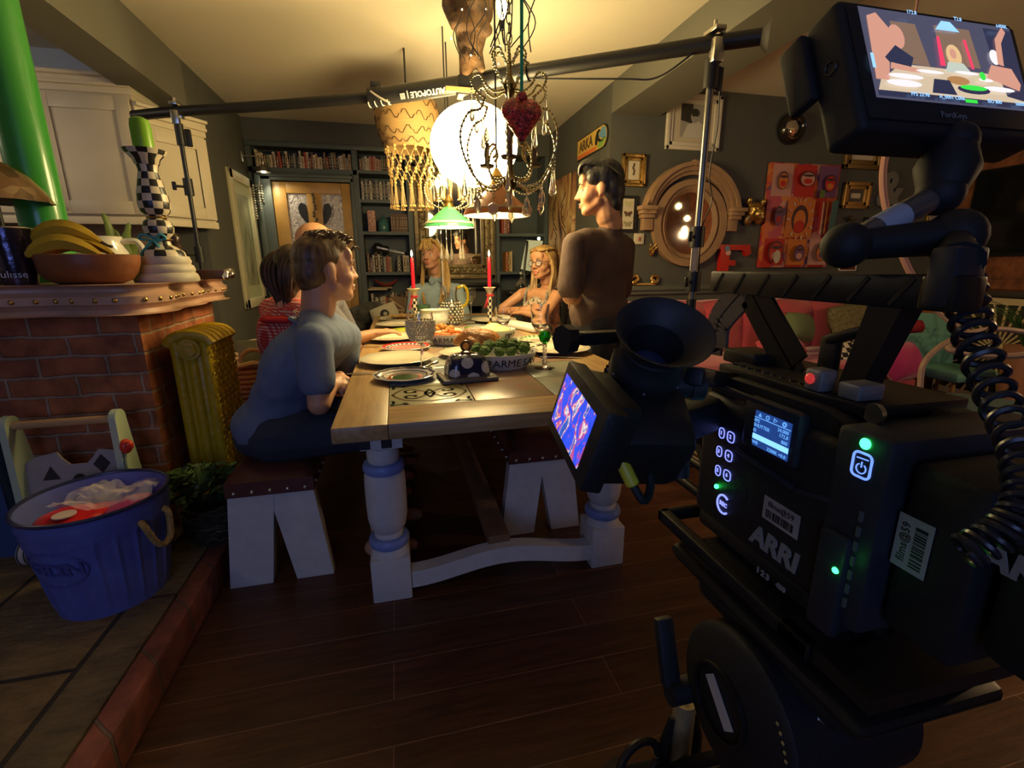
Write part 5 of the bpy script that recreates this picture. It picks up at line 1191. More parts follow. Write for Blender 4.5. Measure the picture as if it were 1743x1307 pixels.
mb=MB();c=AD(765,386,2.9)
for (a,z) in ((.967,.017),(.935,.024)):mb.lathe([(.155*a,z-.003),(.155*a+.0015,z),(.155*a-.002,z+.003)],48,c=c)
P('cream_line',mb,mat('cream trim line',(.62,.6,.42),.4),g,w=True)
b_=pendant('b','brown glass billiard pendant lamp hanging under the chandelier',AD(846,366,2.12),.152,.125,mat('tan glass shade',(.45,.125,.018),.35),power=5)
c=AD(846,366,2.12);mb=MB();mb.lathe([(.152*.945,.018),(.152*.95,.022),(.152*.93,.026)],48,c=c);P('beaded_line',mb,mat('pale bead trim',(.55,.38,.2),.4),b_,w=True)
M_CRYS=mat('chandelier crystal',(.95,.88,.66),.04,trans=.75,spec=.8,coat=.3)
M_BEADW=mat('gilt beaded wire',(.50,.42,.20),.25,.7)
def drop(mb,p,s=1.0,kind=0):
 p=V(p)
 if kind == 0:mb.lathe([(0,-.062*s),(.013*s,-.040*s),(.010*s,-.018*s),(.003*s,0),(0,.003)],6,c=p,smooth=False)
 elif kind == 1:mb.lathe([(0,-.075*s),(.007*s,-.070*s),(.010*s,-.060*s),(.007*s,-.045*s),(.003*s,-.02*s),(.002,0),(0,.001)],10,c=p)
 else:mb.ell(p-V((0,0,.022*s)),.022*s,14,10)
def beads(mb,a,b,n,r):
 for i in range(n):mb.ell(V(a).lerp(V(b),(i+.5)/n),r,6,4)
ch=AD(868,262,1.93)
cd=T('chandelier','beaded wire crystal chandelier hanging in front of the paper lantern','chandelier',(ch.x,ch.y,ch.z-.33))
mb=MB();mb.lathe([(0,-.14),(.02,-.135),(.03,-.12),(.035,-.10),(.02,-.085),(.012,-.06),(.012,.06),(.022,.08),(.014,.1),(.01,.2),(.02,.22),(.028,.25),(.012,.28),(.006,.36),(0,.36)],16,c=ch);P('stem',mb,mat('dark bronze metal',(.10,.065,.025),.3,.8),cd,w=True)
random.seed(14)
def helix(pts,r,m2,turns=9):
 pts=spline(pts,8);mb=MB();mb.tube(pts,r,6)
 for i,p in enumerate(pts[::2]):mb.ell(p,r*1.9,6,4)
 return mb
for k in range(6):
 a=k*PI/3+.25;u=V((math.cos(a),math.sin(a),0))
 def q(r,z):return ch+u*r+V((0,0,z))
 P('arm',helix([q(.02,-.10),q(.08,-.135),q(.15,-.11),q(.205,-.02),q(.215,.06),q(.18,.13),q(.13,.15),q(.11,.19)],.0034,M_BEADW),M_BEADW,cd,w=True)
 P('scroll',helix([q(.11,.19),q(.15,.215),q(.165,.25),q(.13,.27),q(.105,.24),q(.07,.22),q(.03,.23)],.003,M_BEADW),M_BEADW,cd,w=True)
 P('loop',helix([q(.02,.24),q(.055,.30),q(.075,.345),q(.045,.375),q(.015,.33)],.003,M_BEADW),M_BEADW,cd,w=True)
 P('inner_arm',helix([q(.02,-.09),q(.07,-.10),q(.10,-.06),q(.10,.0),q(.075,.03),q(.06,.0),q(.075,-.02)],.003,M_BEADW),M_BEADW,cd,w=True)
 if k%2 == 0:
  mb=MB();mb.lathe([(.0,-.045),(.028,-.04),(.032,-.03),(.012,-.028),(.0105,-.02),(.0105,.055),(0,.055)],14,c=q(.115,0));s_=P('candle_sleeve',mb,mat('dark candle sleeve',(.07,.045,.02),.5),cd,w=True)
  mb=MB();mb.lathe([(0,.055),(.008,.06),(.013,.075),(.009,.1),(0,.118)],10,c=q(.115,0));P('flame_bulb',mb,mat('clear bulb',(.9,.8,.55),.1,trans=.6),s_,w=True)
 for (r,z,s,kd) in ((.205,-.03,1.3,1),(.15,-.12,1.2,0),(.08,-.14,1.1,0 if k%3 else 2),(.165,.22,1.1,1),(.12,.12,1.0,1)):
  p=q(r,z);n_=random.randint(2,5);mb=MB();e_=p-V((0,0,.013*n_));beads(mb,p,e_,n_,.0048);drop(mb,e_,s,kd);P('crystal_drop',mb,M_CRYS,cd,w=True)
 u2=V((math.cos(a+PI/3),math.sin(a+PI/3),0));mb=MB();A,B=q(.15,-.11),ch+u2*.15+V((0,0,-.11));cvv=[A.lerp(B,i/12)+V((0,0,-.03*math.sin(PI*i/12))) for i in range(13)]
 for p in cvv:mb.ell(p,.0048,6,4)
 P('bead_swag',mb,M_CRYS,cd,w=True)
mb=MB();z=ch.z+.36
i=0
while z<ZC-.01:
 pts=arc((ch.x,ch.y,z+.02),.011,0,2*PI,10,(1,0,0) if i%2 else (0,1,0),(0,0,1.9));mb.tube(pts[:-1],.0022,5,closed=True);z += .033;i += 1
P('chain',mb,M_BLACK,cd,w=True)
c2=AD(768,352,3.05)
c3=T('chandelier','small gilt crystal chandelier with lit bulbs behind the green pendant','chandelier',(c2.x,c2.y,c2.z-.4))
mb=MB();mb.lathe([(0,-.03),(.03,-.02),(.012,.0),(.012,.15),(.025,.17),(.008,.2),(.006,.3),(0,.3)],14,c=c2);P('stem',mb,M_BRASS,c3,w=True)
mb=MB();mb.cyl(c2+V((0,0,.29)),(c2.x,c2.y,ZC),.004,n=6);P('cord',mb,M_BLACK,c3,w=True)
for k in range(5):
 a=k*2*PI/5+.3;u=V((math.cos(a),math.sin(a),0))
 def q(r,z):return c2+u*r+V((0,0,z))
 P('arm',helix([q(.02,-.01),q(.09,.0),q(.155,.05),q(.17,.12),q(.14,.17),q(.12,.14),q(.135,.11)],.004,M_BEADW),M_BEADW,c3,w=True)
 P('scroll',helix([q(.02,.16),q(.08,.17),q(.13,.2),q(.135,.235),q(.11,.24),q(.105,.215)],.004,M_BEADW),M_BEADW,c3,w=True)
 mb=MB();mb.lathe([(0,.03),(.02,.032),(.012,.04),(.011,.115),(0,.115)],12,c=q(.085,0));s_=P('candle_sleeve',mb,M_BRASS,c3,w=True)
 mb=MB();mb.lathe([(0,.115),(.012,.12),(.018,.14),(.012,.165),(0,.185)],12,c=q(.085,0));P('flame_bulb',mb,mat('lit candle bulb',(1,.9,.6),.4,emit=((1,.78,.38),30)),s_,w=True)
 for (r,z,s,kd) in ((.155,.05,1.4,1),(.075,-.01,1.6,1),(.11,.2,1.2,1)):
  p=q(r,z);mb=MB();L_n=8 if r<.1 else 3;e_=p-V((0,0,.026*L_n));mb.cyl(p,e_,.0012,n=4);drop(mb,e_,s,kd);P('crystal_drop',mb,M_CRYS,c3,w=True)
lamp('POINT','small_chandelier_light',c2+V((0,0,.2)),5,(1,.74,.36),.09)
hc=AD(888,203,1.70)
ht=T('hanging_heart','red beaded heart ornament hanging on a green ribbon before the chandelier','ornament',(hc.x,hc.y,hc.z-.085))
def heart(u,v):
 a=2*PI*u;ph=PI*v;x=16*math.sin(a)**3/16;z=(13*math.cos(a)-5*math.cos(2*a)-2*math.cos(3*a)-math.cos(4*a))/16
 return x,z
hm=blobmesh([E_(hc+V((-.028,0,.025)),(.048,.034,.044)),E_(hc+V((.028,0,.025)),(.048,.034,.044)),C_(hc+V((-.02,0,.01)),hc+V((0,0,-.062)),.045,.016),C_(hc+V((.02,0,.01)),hc+V((0,0,-.062)),.045,.016)],.006,3)
def beadred(nt,N,L,b,tc):
 v=N.new('ShaderNodeTexVoronoi');v.inputs['Scale'].default_value=190;L.new(tc.outputs['Object'],v.inputs['Vector'])
 s=N.new('ShaderNodeSeparateColor');L.new(v.outputs['Color'],s.inputs[0]);r=ramp(N,[(0,(.05,.003,.005)),(.5,(.28,.008,.012)),(.85,(.60,.02,.03)),(1,(.8,.12,.1))]);L.new(s.outputs[0],r.inputs[0]);L.new(r.outputs[0],b.inputs['Base Color'])
 bp=N.new('ShaderNodeBump');bp.inputs['Strength'].default_value=.7;bp.inputs['Distance'].default_value=.004;bp.invert=True;L.new(v.outputs['Distance'],bp.inputs['Height']);L.new(bp.outputs['Normal'],b.inputs['Normal'])
P('heart_body',hm,nodemat('red glass beading',beadred,rough=.2),ht,w=True)
mb=MB();mb.lathe([(0,.055),(.018,.058),(.022,.07),(.016,.085),(.0,.09)],12,c=hc);P('heart_cap',mb,MATS['red glass beading'],ht,w=True)
mb=MB();mb.bar(hc+V((0,0,.085)),(hc.x,hc.y,ZC),.012,.0016,up=(0,1,0));P('green_ribbon',mb,mat('green satin ribbon',(.02,.32,.16),.4),ht,w=True)
mb=MB();mb.lathe([(0,-.09),(.008,-.088),(.012,-.075),(0,-.07)],10,c=hc);P('tip_bead',mb,M_BRASS,ht,w=True)
sh=AD(694,212,3.0)
ws=T('woven_lampshade','tan woven hanging lampshade with beaded tassel fringe left of the lantern','lampshade',(sh.x,sh.y,sh.z-.55))
def weave(nt,N,L,b,tc):
 w1=N.new('ShaderNodeTexWave');w1.bands_direction='Z';w1.inputs['Scale'].default_value=60;w1.inputs['Distortion'].default_value=2;L.new(tc.outputs['Object'],w1.inputs['Vector'])
 r=ramp(N,[(0,(.20,.11,.04)),(1,(.46,.29,.11))]);L.new(w1.outputs['Fac'],r.inputs[0]);L.new(r.outputs[0],b.inputs['Base Color'])
 bp=N.new('ShaderNodeBump');bp.inputs['Strength'].default_value=.5;L.new(w1.outputs['Fac'],bp.inputs['Height']);L.new(bp.outputs['Normal'],b.inputs['Normal'])
M_WEAVE=nodemat('woven raffia',weave,rough=.8)
prof=[(.155,.155),(.185,.12),(.20,.06),(.198,0),(.185,-.06),(.165,-.11),(.15,-.15)]
mb=MB();mb.lathe([(p[0]-.006,p[1]) for p in prof]+[(prof[-1][0],prof[-1][1])]+list(reversed(prof)),48,c=sh);P('woven_shade',mb,M_WEAVE,ws,w=True)
random.seed(5);mb=MB()
for (z0,n,hgt) in ((.09,15,.05),(.01,14,.05),(-.07,13,.045),(-.12,14,.03)):
 for i in range(n):
  a0=2*PI*i/n;ph=random.choice([0,1])
  def rad(z):
   for (p,q_) in zip(prof,prof[1:]):
    if q_[1] <= z <= p[1]:return p[0]+(q_[0]-p[0])*(p[1]-z)/(p[1]-q_[1])
   return prof[-1][0]
  pts=[]
  for s in range(7):
   t_=s/6;a=a0+(2*PI/n)*.9*t_;z=z0+hgt*(.5*math.sin(t_*PI*2+ph*PI));pts.append(sh+V(((rad(z)+.003)*math.cos(a),(rad(z)+.003)*math.sin(a),z)))
  mb.tube(pts,.0028,4)
P('dark_stitching',mb,mat('dark raffia thread',(.07,.035,.015),.8),ws,w=True)
mb=MB() 
n=14
def ring(r,z,off):return [sh+V((r*math.cos(2*PI*(i+off)/n),r*math.sin(2*PI*(i+off)/n),z)) for i in range(n)]
R0,R1,R2,R3=ring(.148,-.15,0),ring(.14,-.22,.5),ring(.133,-.28,0),ring(.128,-.34,.5)
for A,B,o in ((R0,R1,0),(R1,R2,1),(R2,R3,0)):
 for i in range(n):mb.cyl(A[i],B[i],.0022,n=4);mb.cyl(A[(i+1)%n],B[(i+o)%n] if not o else B[(i+1)%n],.0028,n=4)
for i in range(n):
 for k in range(4):
  p=R3[i]+V((.012*math.cos(k*1.6),.012*math.sin(k*1.6),0));mb.cyl(R3[i],p-V((0,0,.16)),.0026,n=4)
P('cord_fringe',mb,mat('tan macrame cord',(.40,.27,.12),.8),ws,w=True,kind='stuff')
mb=MB()
for Rr in (R0,R1,R2,R3):
 for p in Rr:mb.ell(p,.0105,8,6)
 for p in Rr:mb.ell(p-V((0,0,.02)),.0095,8,6)
for p in R3:
 for k in range(4):mb.ell(p+V((.012*math.cos(k*1.6),.012*math.sin(k*1.6),-.162)),.0075,6,5)
P('wooden_beads',mb,mat('honey wooden bead',(.52,.33,.11),.35),ws,w=True,kind='stuff')
mb=MB();mb.cyl(sh+V((0,0,.15)),(sh.x,sh.y,ZC),.006,n=6)
for k in range(3):a=k*2*PI/3;mb.cyl(sh+V((.155*math.cos(a),.155*math.sin(a),.155)),sh+V((0,0,.22)),.002,n=4)
P('cord',mb,M_BLACK,ws,w=True)
dw=AD(800,40,2.25)
M_DRIFT=mat('gnarled driftwood',(.20,.105,.042),.75,noise=(11,.85,(.025,.015,.01)),bump=(16,1.6))
dt=T('driftwood_hanging','gnarled brown driftwood trunk wound with wires hanging above the lantern','driftwood',(dw.x,dw.y,dw.z-.27))
pr=[]
for (a,b,r0,r1) in (((-.02,0,.36),(.02,0,.12),.10,.11),((.02,0,.12),(0,0,-.08),.11,.07),((0,0,-.08),(-.03,0,-.22),.06,.03),((.0,0,-.06),(.05,-.01,-.19),.05,.02),((-.09,-.02,.30),(-.105,-.02,.05),.035,.03),((-.105,-.02,.05),(-.085,-.03,-.04),.03,.012),((.10,-.02,.3),(.085,-.03,.02),.03,.022),((-.06,-.06,.2),(.07,-.06,.16),.03,.03),((-.07,-.05,-.02),(.07,-.05,-.04),.035,.03),((-.03,-.09,.16),(.0,-.11,.06),.03,.035)):
 pr.append(C_(dw+V(a),dw+V(b),r0,r1))
P('trunk',blobmesh(pr,.010,1),M_DRIFT,dt,w=True)
random.seed(43)
for k in range(12):
 a=random.uniform(2.4,7.0);mb=MB();pts=[dw+V(((.10-.012*i)*math.cos(a+.35*i)+random.uniform(-.02,.02),(.10-.010*i)*math.sin(a+.35*i)*-1*abs(1)+random.uniform(-.01,.01),.36-.085*i)) for i in range(7)];mb.tube(spline(pts,4),[random.uniform(.006,.015)]*25,6);P('twisted_root',mb,mat('dark twisted root',(.075,.04,.02),.8,noise=(14,.6),bump=(20,1)),dt,w=True)
random.seed(44);mb=MB()
for k in range(7):
 x0=random.uniform(-.13,.14);pts=[dw+V((x0+random.uniform(-.05,.05),-.13+random.uniform(-.03,.03),.40-.1*i)) for i in range(7)];mb.tube(spline(pts,5),.0022,5)
P('fairy_light_wire',mb,M_BLACK,dt,w=True)
for k in range(9):
 mb=MB();p=dw+V((random.uniform(-.13,.13),-.14,random.uniform(-.25,.2)));mb.ell(p,.004,8,6);P('fairy_bulb',mb,mat('fairy bulb',(1,.9,.7),.3,emit=((1,.8,.5),3)),dt,w=True)
eb=AD(854,14,2.1)
et=T('edison_bulb','bare glowing filament bulb on a black cord at the top of the picture','light bulb',(eb.x,eb.y,eb.z-.04))
mb=MB();mb.lathe([(0,-.05),(.008,-.045),(.02,-.02),(.026,.01),(.022,.035),(0,.045)],16,c=eb);P('bulb',mb,mat('filament bulb',(1,.85,.5),.3,emit=((1,.75,.32),20)),et,w=True)
mb=MB();mb.lathe([(.0,-.085),(.012,-.085),(.014,-.05),(0,-.045)],12,c=eb);P('socket',mb,M_BLACK,et,w=True)
mb=MB();mb.tube(spline([eb+V((0,0,-.08)),eb+V((.012,0,-.14)),eb+V((.04,.0,-.1)),eb+V((.05,0,.1)),(eb.x+.05,eb.y,ZC)],6),.004,6);P('cord',mb,M_BLACK,et,w=True)
random.seed(70)
wires=T('hanging_cables','tangle of thin black cables looping down to the chandelier','cable',(ch.x-.02,ch.y+.02,ch.z+.3))
for k in range(6):
 x0=random.uniform(-.10,.08);mb=MB();pts=[V((ch.x+x0,ch.y+random.uniform(-.05,.05),ZC))]+[ch+V((x0+random.uniform(-.05,.05),random.uniform(-.05,.05),.85-.12*i)) for i in range(1,5)];mb.tube(spline([p for p in pts if p.z <= ZC],6),.0026,5);P('cable',mb,M_BLACK,wires,w=True)
for i,p in enumerate(((4.04,.70,1.99),(4.22,.66,1.83),(4.13,.76,1.67))):
 bt=T('globe_pendant','globe pendant bulb of the lounge, %s of three'%('highest','middle','lowest')[i],'pendant lamp',p,0,'globe pendants')
 mb=MB();mb.ell(p,.035,14,10);P('bulb',mb,mat('filament bulb',(1,.85,.5),.3),bt,w=True)
 mb=MB();mb.cyl((p[0],p[1],p[2]+.03),(p[0],p[1],ZC),.004,n=6);P('cord',mb,M_BLACK,bt,w=True)
lamp('POINT','globe_pendant_light',(4.16,.7,1.60),20,(1,.66,.34),.03)
fl=T('hearth_fill_lamp','small warm lamp added behind the photographer to light the hearth','lamp',(-1.75,-.35,0))  # lamp added out of view to warm the near hearth stones
mb=MB();mb.lathe([(0,0),(.1,0),(.1,.015),(.012,.03),(.012,1.0),(0,1.0)],20,c=(-1.75,-.35,0));P('lamp_base',mb,M_BLACK,fl,w=True)
mb=MB();mb.lathe([(.12,.92),(.08,1.08)],24,c=(-1.75,-.35,0));P('lamp_shade',mb,mat('amber shade',(.5,.35,.15),.8),fl,w=True)
lamp('POINT','hearth_fill_light',(-1.75,-.35,.95),4,(1,.66,.25),.05)  # added warm light for the hearth
# ==
M_SKIN=mat('fair skin',(.56,.29,.17),.5,noise=(25,.12),sss=.12)
M_SKIN2=mat('warm skin',(.50,.25,.13),.5,noise=(25,.12),sss=.12)
M_LIP=mat('lip',(.42,.12,.09),.4);M_EYEW=mat('eye white',(.62,.58,.52),.2);M_IRIS=mat('dark iris',(.03,.02,.015),.1)
def rot3(side,up):
 """columns: side, front, up"""
 u=V(up).normalized();s=V(side);s=(s-u*s.dot(u)).normalized();f=u.cross(s)
 return Matrix(((s.x,f.x,u.x),(s.y,f.y,u.y),(s.z,f.z,u.z)))
class Head:
 """face looks along local -Y; about 0.23 m from chin to crown"""
 def __init__(s,c,face,up=(0,0,1),k=1.0):
  f=V(face).normalized();u=V(up);u=(u-f*u.dot(f)).normalized();x=(-f).cross(u)
  s.M=Matrix(((x.x,-f.x,u.x,c[0]),(x.y,-f.y,u.y,c[1]),(x.z,-f.z,u.z,c[2]),(0,0,0,1)))@Matrix.Scale(k,4)
  s.R=Matrix(((x.x,-f.x,u.x),(x.y,-f.y,u.y),(x.z,-f.z,u.z)));s.k=k
 def p(s,x,y,z):return s.M@V((x,y,z))
 def E(s,c,r,e=(0,0,0)):return E_(s.p(*c),tuple(q*s.k for q in r),s.R@Euler(e).to_matrix())
 def C(s,a,b,r,r2=None):return C_(s.p(*a),s.p(*b),r*s.k,(r if r2 is None else r2)*s.k)
 def prims(s,fem=False,mouth_open=0):
  L=[s.E((0,.012,.035),(.074,.094,.086)),s.E((0,-.030,.005),(.064,.064,.080)),s.E((0,-.032,-.045),(.052 if fem else .056,.056,.062)),s.E((0,-.072,-.088),(.020 if fem else .026,.018,.018)),
    s.C((-.044,-.005,-.052),(-.014,-.064,-.086),.024 if not fem else .020),s.C((.044,-.005,-.052),(.014,-.064,-.086),.024 if not fem else .020),
    s.C((0,-.092,.020),(0,-.106,-.018),.008,.012),s.E((0,-.112,-.022),(.011,.012,.010)),s.E((-.013,-.100,-.026),(.008,.010,.008)),s.E((.013,-.100,-.026),(.008,.010,.008)),
    s.C((-.042,-.077,.029),(-.012,-.089,.027),.010),s.C((.042,-.077,.029),(.012,-.089,.027),.010),s.E((0,-.070,.055),(.055,.028,.035)),
    s.E((-.034,-.052,-.026),(.030,.034,.032)),s.E((.034,-.052,-.026),(.030,.034,.032)),s.E((0,-.038,-.015),(.064,.056,.072)),
    s.C((-.018,-.088,-.053),(.018,-.088,-.053),.0075),s.C((-.014,-.089,-.065-mouth_open),(.014,-.089,-.065-mouth_open),.008),s.E((0,-.088,-.058),(.016,.010,.012)),
    s.E((-.078,.012,.0),(.010,.021,.033),(0,0,.35)),s.E((.078,.012,.0),(.010,.021,.033),(0,0,-.35)),s.E((-.078,.006,-.026),(.008,.011,.011)),s.E((.078,.006,-.026),(.008,.011,.011)),
    s.C((0,.030,-.05),(0,.040,-.12),.050 if fem else .058,.047 if fem else .060)]
  return L
 def features(s,par,brow=(.05,.03,.015),open_=0,lips=True):
  for sx in (-1,1):
   mb=MB();mb.ell(s.p(sx*.031,-.077,.006),tuple(q*s.k for q in (.0135,.0105,.0105)),14,10,s.R);e=P('eye',mb,M_EYEW,par,w=True)
   mb=MB();mb.ell(s.p(sx*.031,-.0845,.006),tuple(q*s.k for q in (.0062,.004,.0062)),12,8,s.R);P('iris',mb,M_IRIS,e,w=True)
   mb=MB();mb.tube([s.p(sx*.018,-.085,.012),s.p(sx*.027,-.0885,.0165),s.p(sx*.037,-.086,.0155),s.p(sx*.045,-.079,.009)],[.0022*s.k]*4,6);P('eyelid',mb,M_SKIN2,par,w=True)
   mb=MB();mb.tube([s.p(sx*.012,-.097,.031),s.p(sx*.026,-.096,.037),s.p(sx*.040,-.088,.036),s.p(sx*.050,-.078,.030)],[.003*s.k,.0042*s.k,.0035*s.k,.0015*s.k],6);P('eyebrow',mb,mat('eyebrow %.2f'%brow[0],brow,.8),par,w=True)
  if lips:
   mb=MB();mb.tube([s.p(-.021,-.090,-.058),s.p(-.010,-.0965,-.053),s.p(0,-.0975,-.055),s.p(.010,-.0965,-.053),s.p(.021,-.090,-.058)],[.0015*s.k,.0042*s.k,.004*s.k,.0042*s.k,.0015*s.k],8)
   mb.tube([s.p(-.019,-.090,-.060-open_),s.p(-.008,-.0965,-.066-open_),s.p(.008,-.0965,-.066-open_),s.p(.019,-.090,-.060-open_)],[.0015*s.k,.0048*s.k,.0048*s.k,.0015*s.k],8)
   if open_:mb.ell(s.p(0,-.0925,-.0605),(.011*s.k,.004*s.k,.005*s.k),10,6,s.R)
   P('lips',mb,M_LIP,par,w=True)
def hand(wrist,d,back,side,curl=.35,s=1.0,spread=.12):
 """five fingers; d: along the hand, back: out of the back of the hand, side: +1 when the thumb lies on d x back"""
 w=V(wrist);d=V(d).normalized();b=V(back);b=(b-d*b.dot(d)).normalized();t=d.cross(b)*side
 L=[C_(w,w+d*.03*s,.021*s,.024*s)]
 for i,(off,ln,r) in enumerate(((.027,.072,.0085),(.009,.080,.0088),(-.010,.074,.0084),(-.028,.060,.0074))):
  k=w+d*(.088-.004*abs(i-1.2))*s+t*off*s;L.append(C_(w+d*.015*s+t*off*.6*s,k,.0155*s,.0115*s))
  q=k;dd=(d+t*off*spread*12*.2).normalized();a=0
  for j,f in enumerate((.45,.32,.23)):
   a += curl*(.8 if j == 0 else 1.15);e=dd*math.cos(a)-b*math.sin(a);n_=q+e*ln*f*s;L.append(C_(q,n_,r*s*(1-.06*j),r*s*(.94-.08*j)));q=n_
 q=w+d*.022*s+t*.018*s;k1=q+(d*.55+t*.75-b*.25).normalized()*.042*s;k2=k1+(d*.9+t*.25-b*.3).normalized()*.032*s;k3=k2+(d*.9-t*.1-b*.4).normalized()*.024*s
 L += [C_(q,k1,.016*s,.012*s),C_(k1,k2,.011*s,.0095*s),C_(k2,k3,.0095*s,.0075*s)]
 return L
def torso(pel,chest,neck,sl,sr,g=0.0,fem=False):
 pel,chest,neck,sl,sr=map(V,(pel,chest,neck,sl,sr));side=(sr-sl)
 R1=rot3(side,chest-pel);R2=rot3(side,neck-chest)
 mid=pel.lerp(chest,.5)
 w=.9 if fem else 1.0
 return [E_(pel,(.165*w+g,.125+g,.125+g),R1),E_(mid,(.145*w+g,.108+g,.15+g),R1),E_(chest,(.162*w+g,.112+g,.165+g),R2),C_(sl.lerp(sr,.14),sr.lerp(sl,.14),.062*w+g,.062*w+g),C_(chest.lerp(neck,.55),neck,.075*w+g*.6,.056*w+g*.3),
   C_(sl.lerp(sr,.3),pel.lerp(chest,.75)+(sl-sr)*.28,.065*w+g),C_(sr.lerp(sl,.3),pel.lerp(chest,.75)+(sr-sl)*.28,.065*w+g)]
def arm(sh,el,wr,g=0,k=1.0):return [C_(sh,el,(.050+g)*k,(.038+g)*k),C_(el,wr,(.040+g)*k,(.026+g)*k)]
def leg(hip,kn,an,k=1.0):return [C_(hip,kn,.085*k,.058*k),C_(kn,V(kn).lerp(V(an),.35),.056*k,.055*k),C_(V(kn).lerp(V(an),.35),an,.055*k,.036*k)]
def foot(an,d):a=V(an);d=V(d).normalized();return [C_(a+V((0,0,-.03)),a+d*.13+V((0,0,-.055)),.038,.026),C_(a+V((0,0,-.03))-d*.03,a-V((0,0,.055)),.034)]
def cloth(name,col,rough=.85,noise=(14,.15),bump=(26,.35)):return mat(name,col,rough,noise=noise,bump=bump)
def strands(h,roots,r,jit,seed,n=5):
 """locks of hair: each root is a list of head-space points"""
 random.seed(seed);mb=MB()
 for pts in roots:
  for _ in range(n):
   j=V((random.uniform(-jit,jit),random.uniform(-jit,jit),0));q=[h.p(*(V(p)+j*(.4+.6*i/len(pts)))) for i,p in enumerate(pts)]
   q=spline(q,4);k=len(q);rr=r*random.uniform(.7,1.3)*h.k
   mb.tube(q,[rr*(.6+.6*math.sin(PI*min(1,.15+.8*i/k)))*(1 if i<k*.85 else .5) for i in range(k)],6)
 return mb
def hairm(name,c1,c2,rough=.45):
 def f(nt,N,L,b,tc):
  n=N.new('ShaderNodeTexNoise');n.inputs['Scale'].default_value=40;n.inputs['Detail'].default_value=5;L.new(mapping(N,L,tc.outputs['Object'],(1.6,1.6,.25)),n.inputs['Vector'])
  r=ramp(N,[(.35,c2),(.65,c1)]);L.new(n.outputs['Fac'],r.inputs[0]);L.new(r.outputs[0],b.inputs['Base Color'])
  bp=N.new('ShaderNodeBump');bp.inputs['Strength'].default_value=.6;bp.inputs['Distance'].default_value=.006;L.new(n.outputs['Fac'],bp.inputs['Height']);L.new(bp.outputs['Normal'],b.inputs['Normal'])
 return nodemat(name,f,rough=rough)
VX=.0062
# ---- seated man in the blue-grey T-shirt, nearest the camera
H1=Head(AY(554,462,1.94),(.86,.50,.03),(.10,.03,1),1.06)
pel,chs,nek=V((-.50,1.93,.575)),AY(505,628,1.93),AY(536,538,1.94)
sR,sL=AY(533,582,1.755),AY(590,572,2.10)
eR,wR=AY(543,688,1.70),AY(585,655,1.82);eL,wL=AY(610,655,2.12),AY(600,640,1.95)
wL.x=min(wL.x,-.245);wR.x=min(wR.x,-.26);eL.x=min(eL.x,-.26);sL.x=min(sL.x,-.22)
kR,kL,aR,aL=V((-.09,1.84,.55)),V((-.08,2.04,.55)),V((-.13,1.80,.09)),V((-.10,2.06,.09))
m1=T('person','seated man in a blue grey T-shirt and navy shorts, nearest the camera','person',(-.45,1.93,.47))
body=torso(pel,chs,nek,sL,sR)+arm(sR,eR,wR)+arm(sL,eL,wL)+leg(pel+V((.02,-.09,-.02)),kR,aR)+leg(pel+V((.02,.09,-.02)),kL,aL)+foot(aR,(1,.1,0))+foot(aL,(1,0,0))+hand(wR,(.35,.8,.1),(.2,-.3,1),1,.5)+hand(wL,(.2,-.9,.1),(.4,0,1),-1,.5)+H1.prims()+[C_(nek,H1.p(0,.03,-.07),.058,.056)]
P('body',blobmesh(body,VX,4),M_SKIN,m1,w=True);H1.features(m1,(.16,.09,.04))
P('t_shirt',blobmesh(torso(pel,chs,nek-(nek-chs)*.10,sL,sR,.012)+[C_(sR,sR.lerp(eR,.62),.066,.066),C_(sL,sL.lerp(eL,.6),.066,.064),E_(pel+V((-.01,0,.01)),(.168,.135,.10),rot3(sR-sL,V((.2,0,1)))),C_(sR.lerp(nek,.35),nek,.06,.055),C_(sL.lerp(nek,.35),nek,.06,.055)],.009,10),cloth('blue grey jersey',(.13,.17,.27)),m1,w=True)
P('shorts',blobmesh([E_(pel+V((0,0,-.03)),(.175,.15,.095),rot3((0,1,0),(0,0,1))),C_(pel+V((.02,-.09,-.015)),pel.lerp(kR,.80)+V((0,0,-.005)),.105,.085),C_(pel+V((.02,.09,-.015)),pel.lerp(kL,.80),.105,.085)],.009,3),cloth('navy shorts cotton',(.03,.037,.056)),m1,w=True)
M_HFAIR=hairm('short fair brown hair',(.20,.115,.045),(.07,.038,.016))
random.seed(61)
hp=[H1.E((0,.022,.050),(.080,.092,.080)),H1.E((0,.055,.0),(.070,.062,.075)),H1.E((0,-.025,.090),(.062,.062,.036))]
P('hair_base',blobmesh(hp,.007,2),M_HFAIR,m1,w=True)
mb=MB()
for i in range(150):
 x,y=random.uniform(-.062,.062),random.uniform(-.085,.06);zz=.075+.058*math.sqrt(max(0,1-(x/.085)**2-((y-.01)/.11)**2));zz -= .004;p=V((x,y,zz));t_=[p,p+V((random.uniform(-.01,.01),-.012,.012)),p+V((random.uniform(-.012,.016),-.026,.010)),p+V((random.uniform(-.01,.02),-.032,.0))]
 q=spline([H1.p(*a) for a in t_],3);mb.tube(q,[.0036*(1-.7*k/len(q)) for k in range(len(q))],5)
P('hair_locks',mb,M_HFAIR,m1,w=True,label='tousled lighter locks on top')
mb=MB();Rn=rot3(sR-sL,(nek-chs));cN=nek-(nek-chs)*.02
mb.tube([cN+Rn@V((.078*math.cos(a),.075*math.sin(a),-.022-.02*math.sin(a-.3))) for a in [2*PI*i/24 for i in range(24)]],.0022,6,closed=True);P('neck_chain',mb,M_STEEL,m1,w=True)
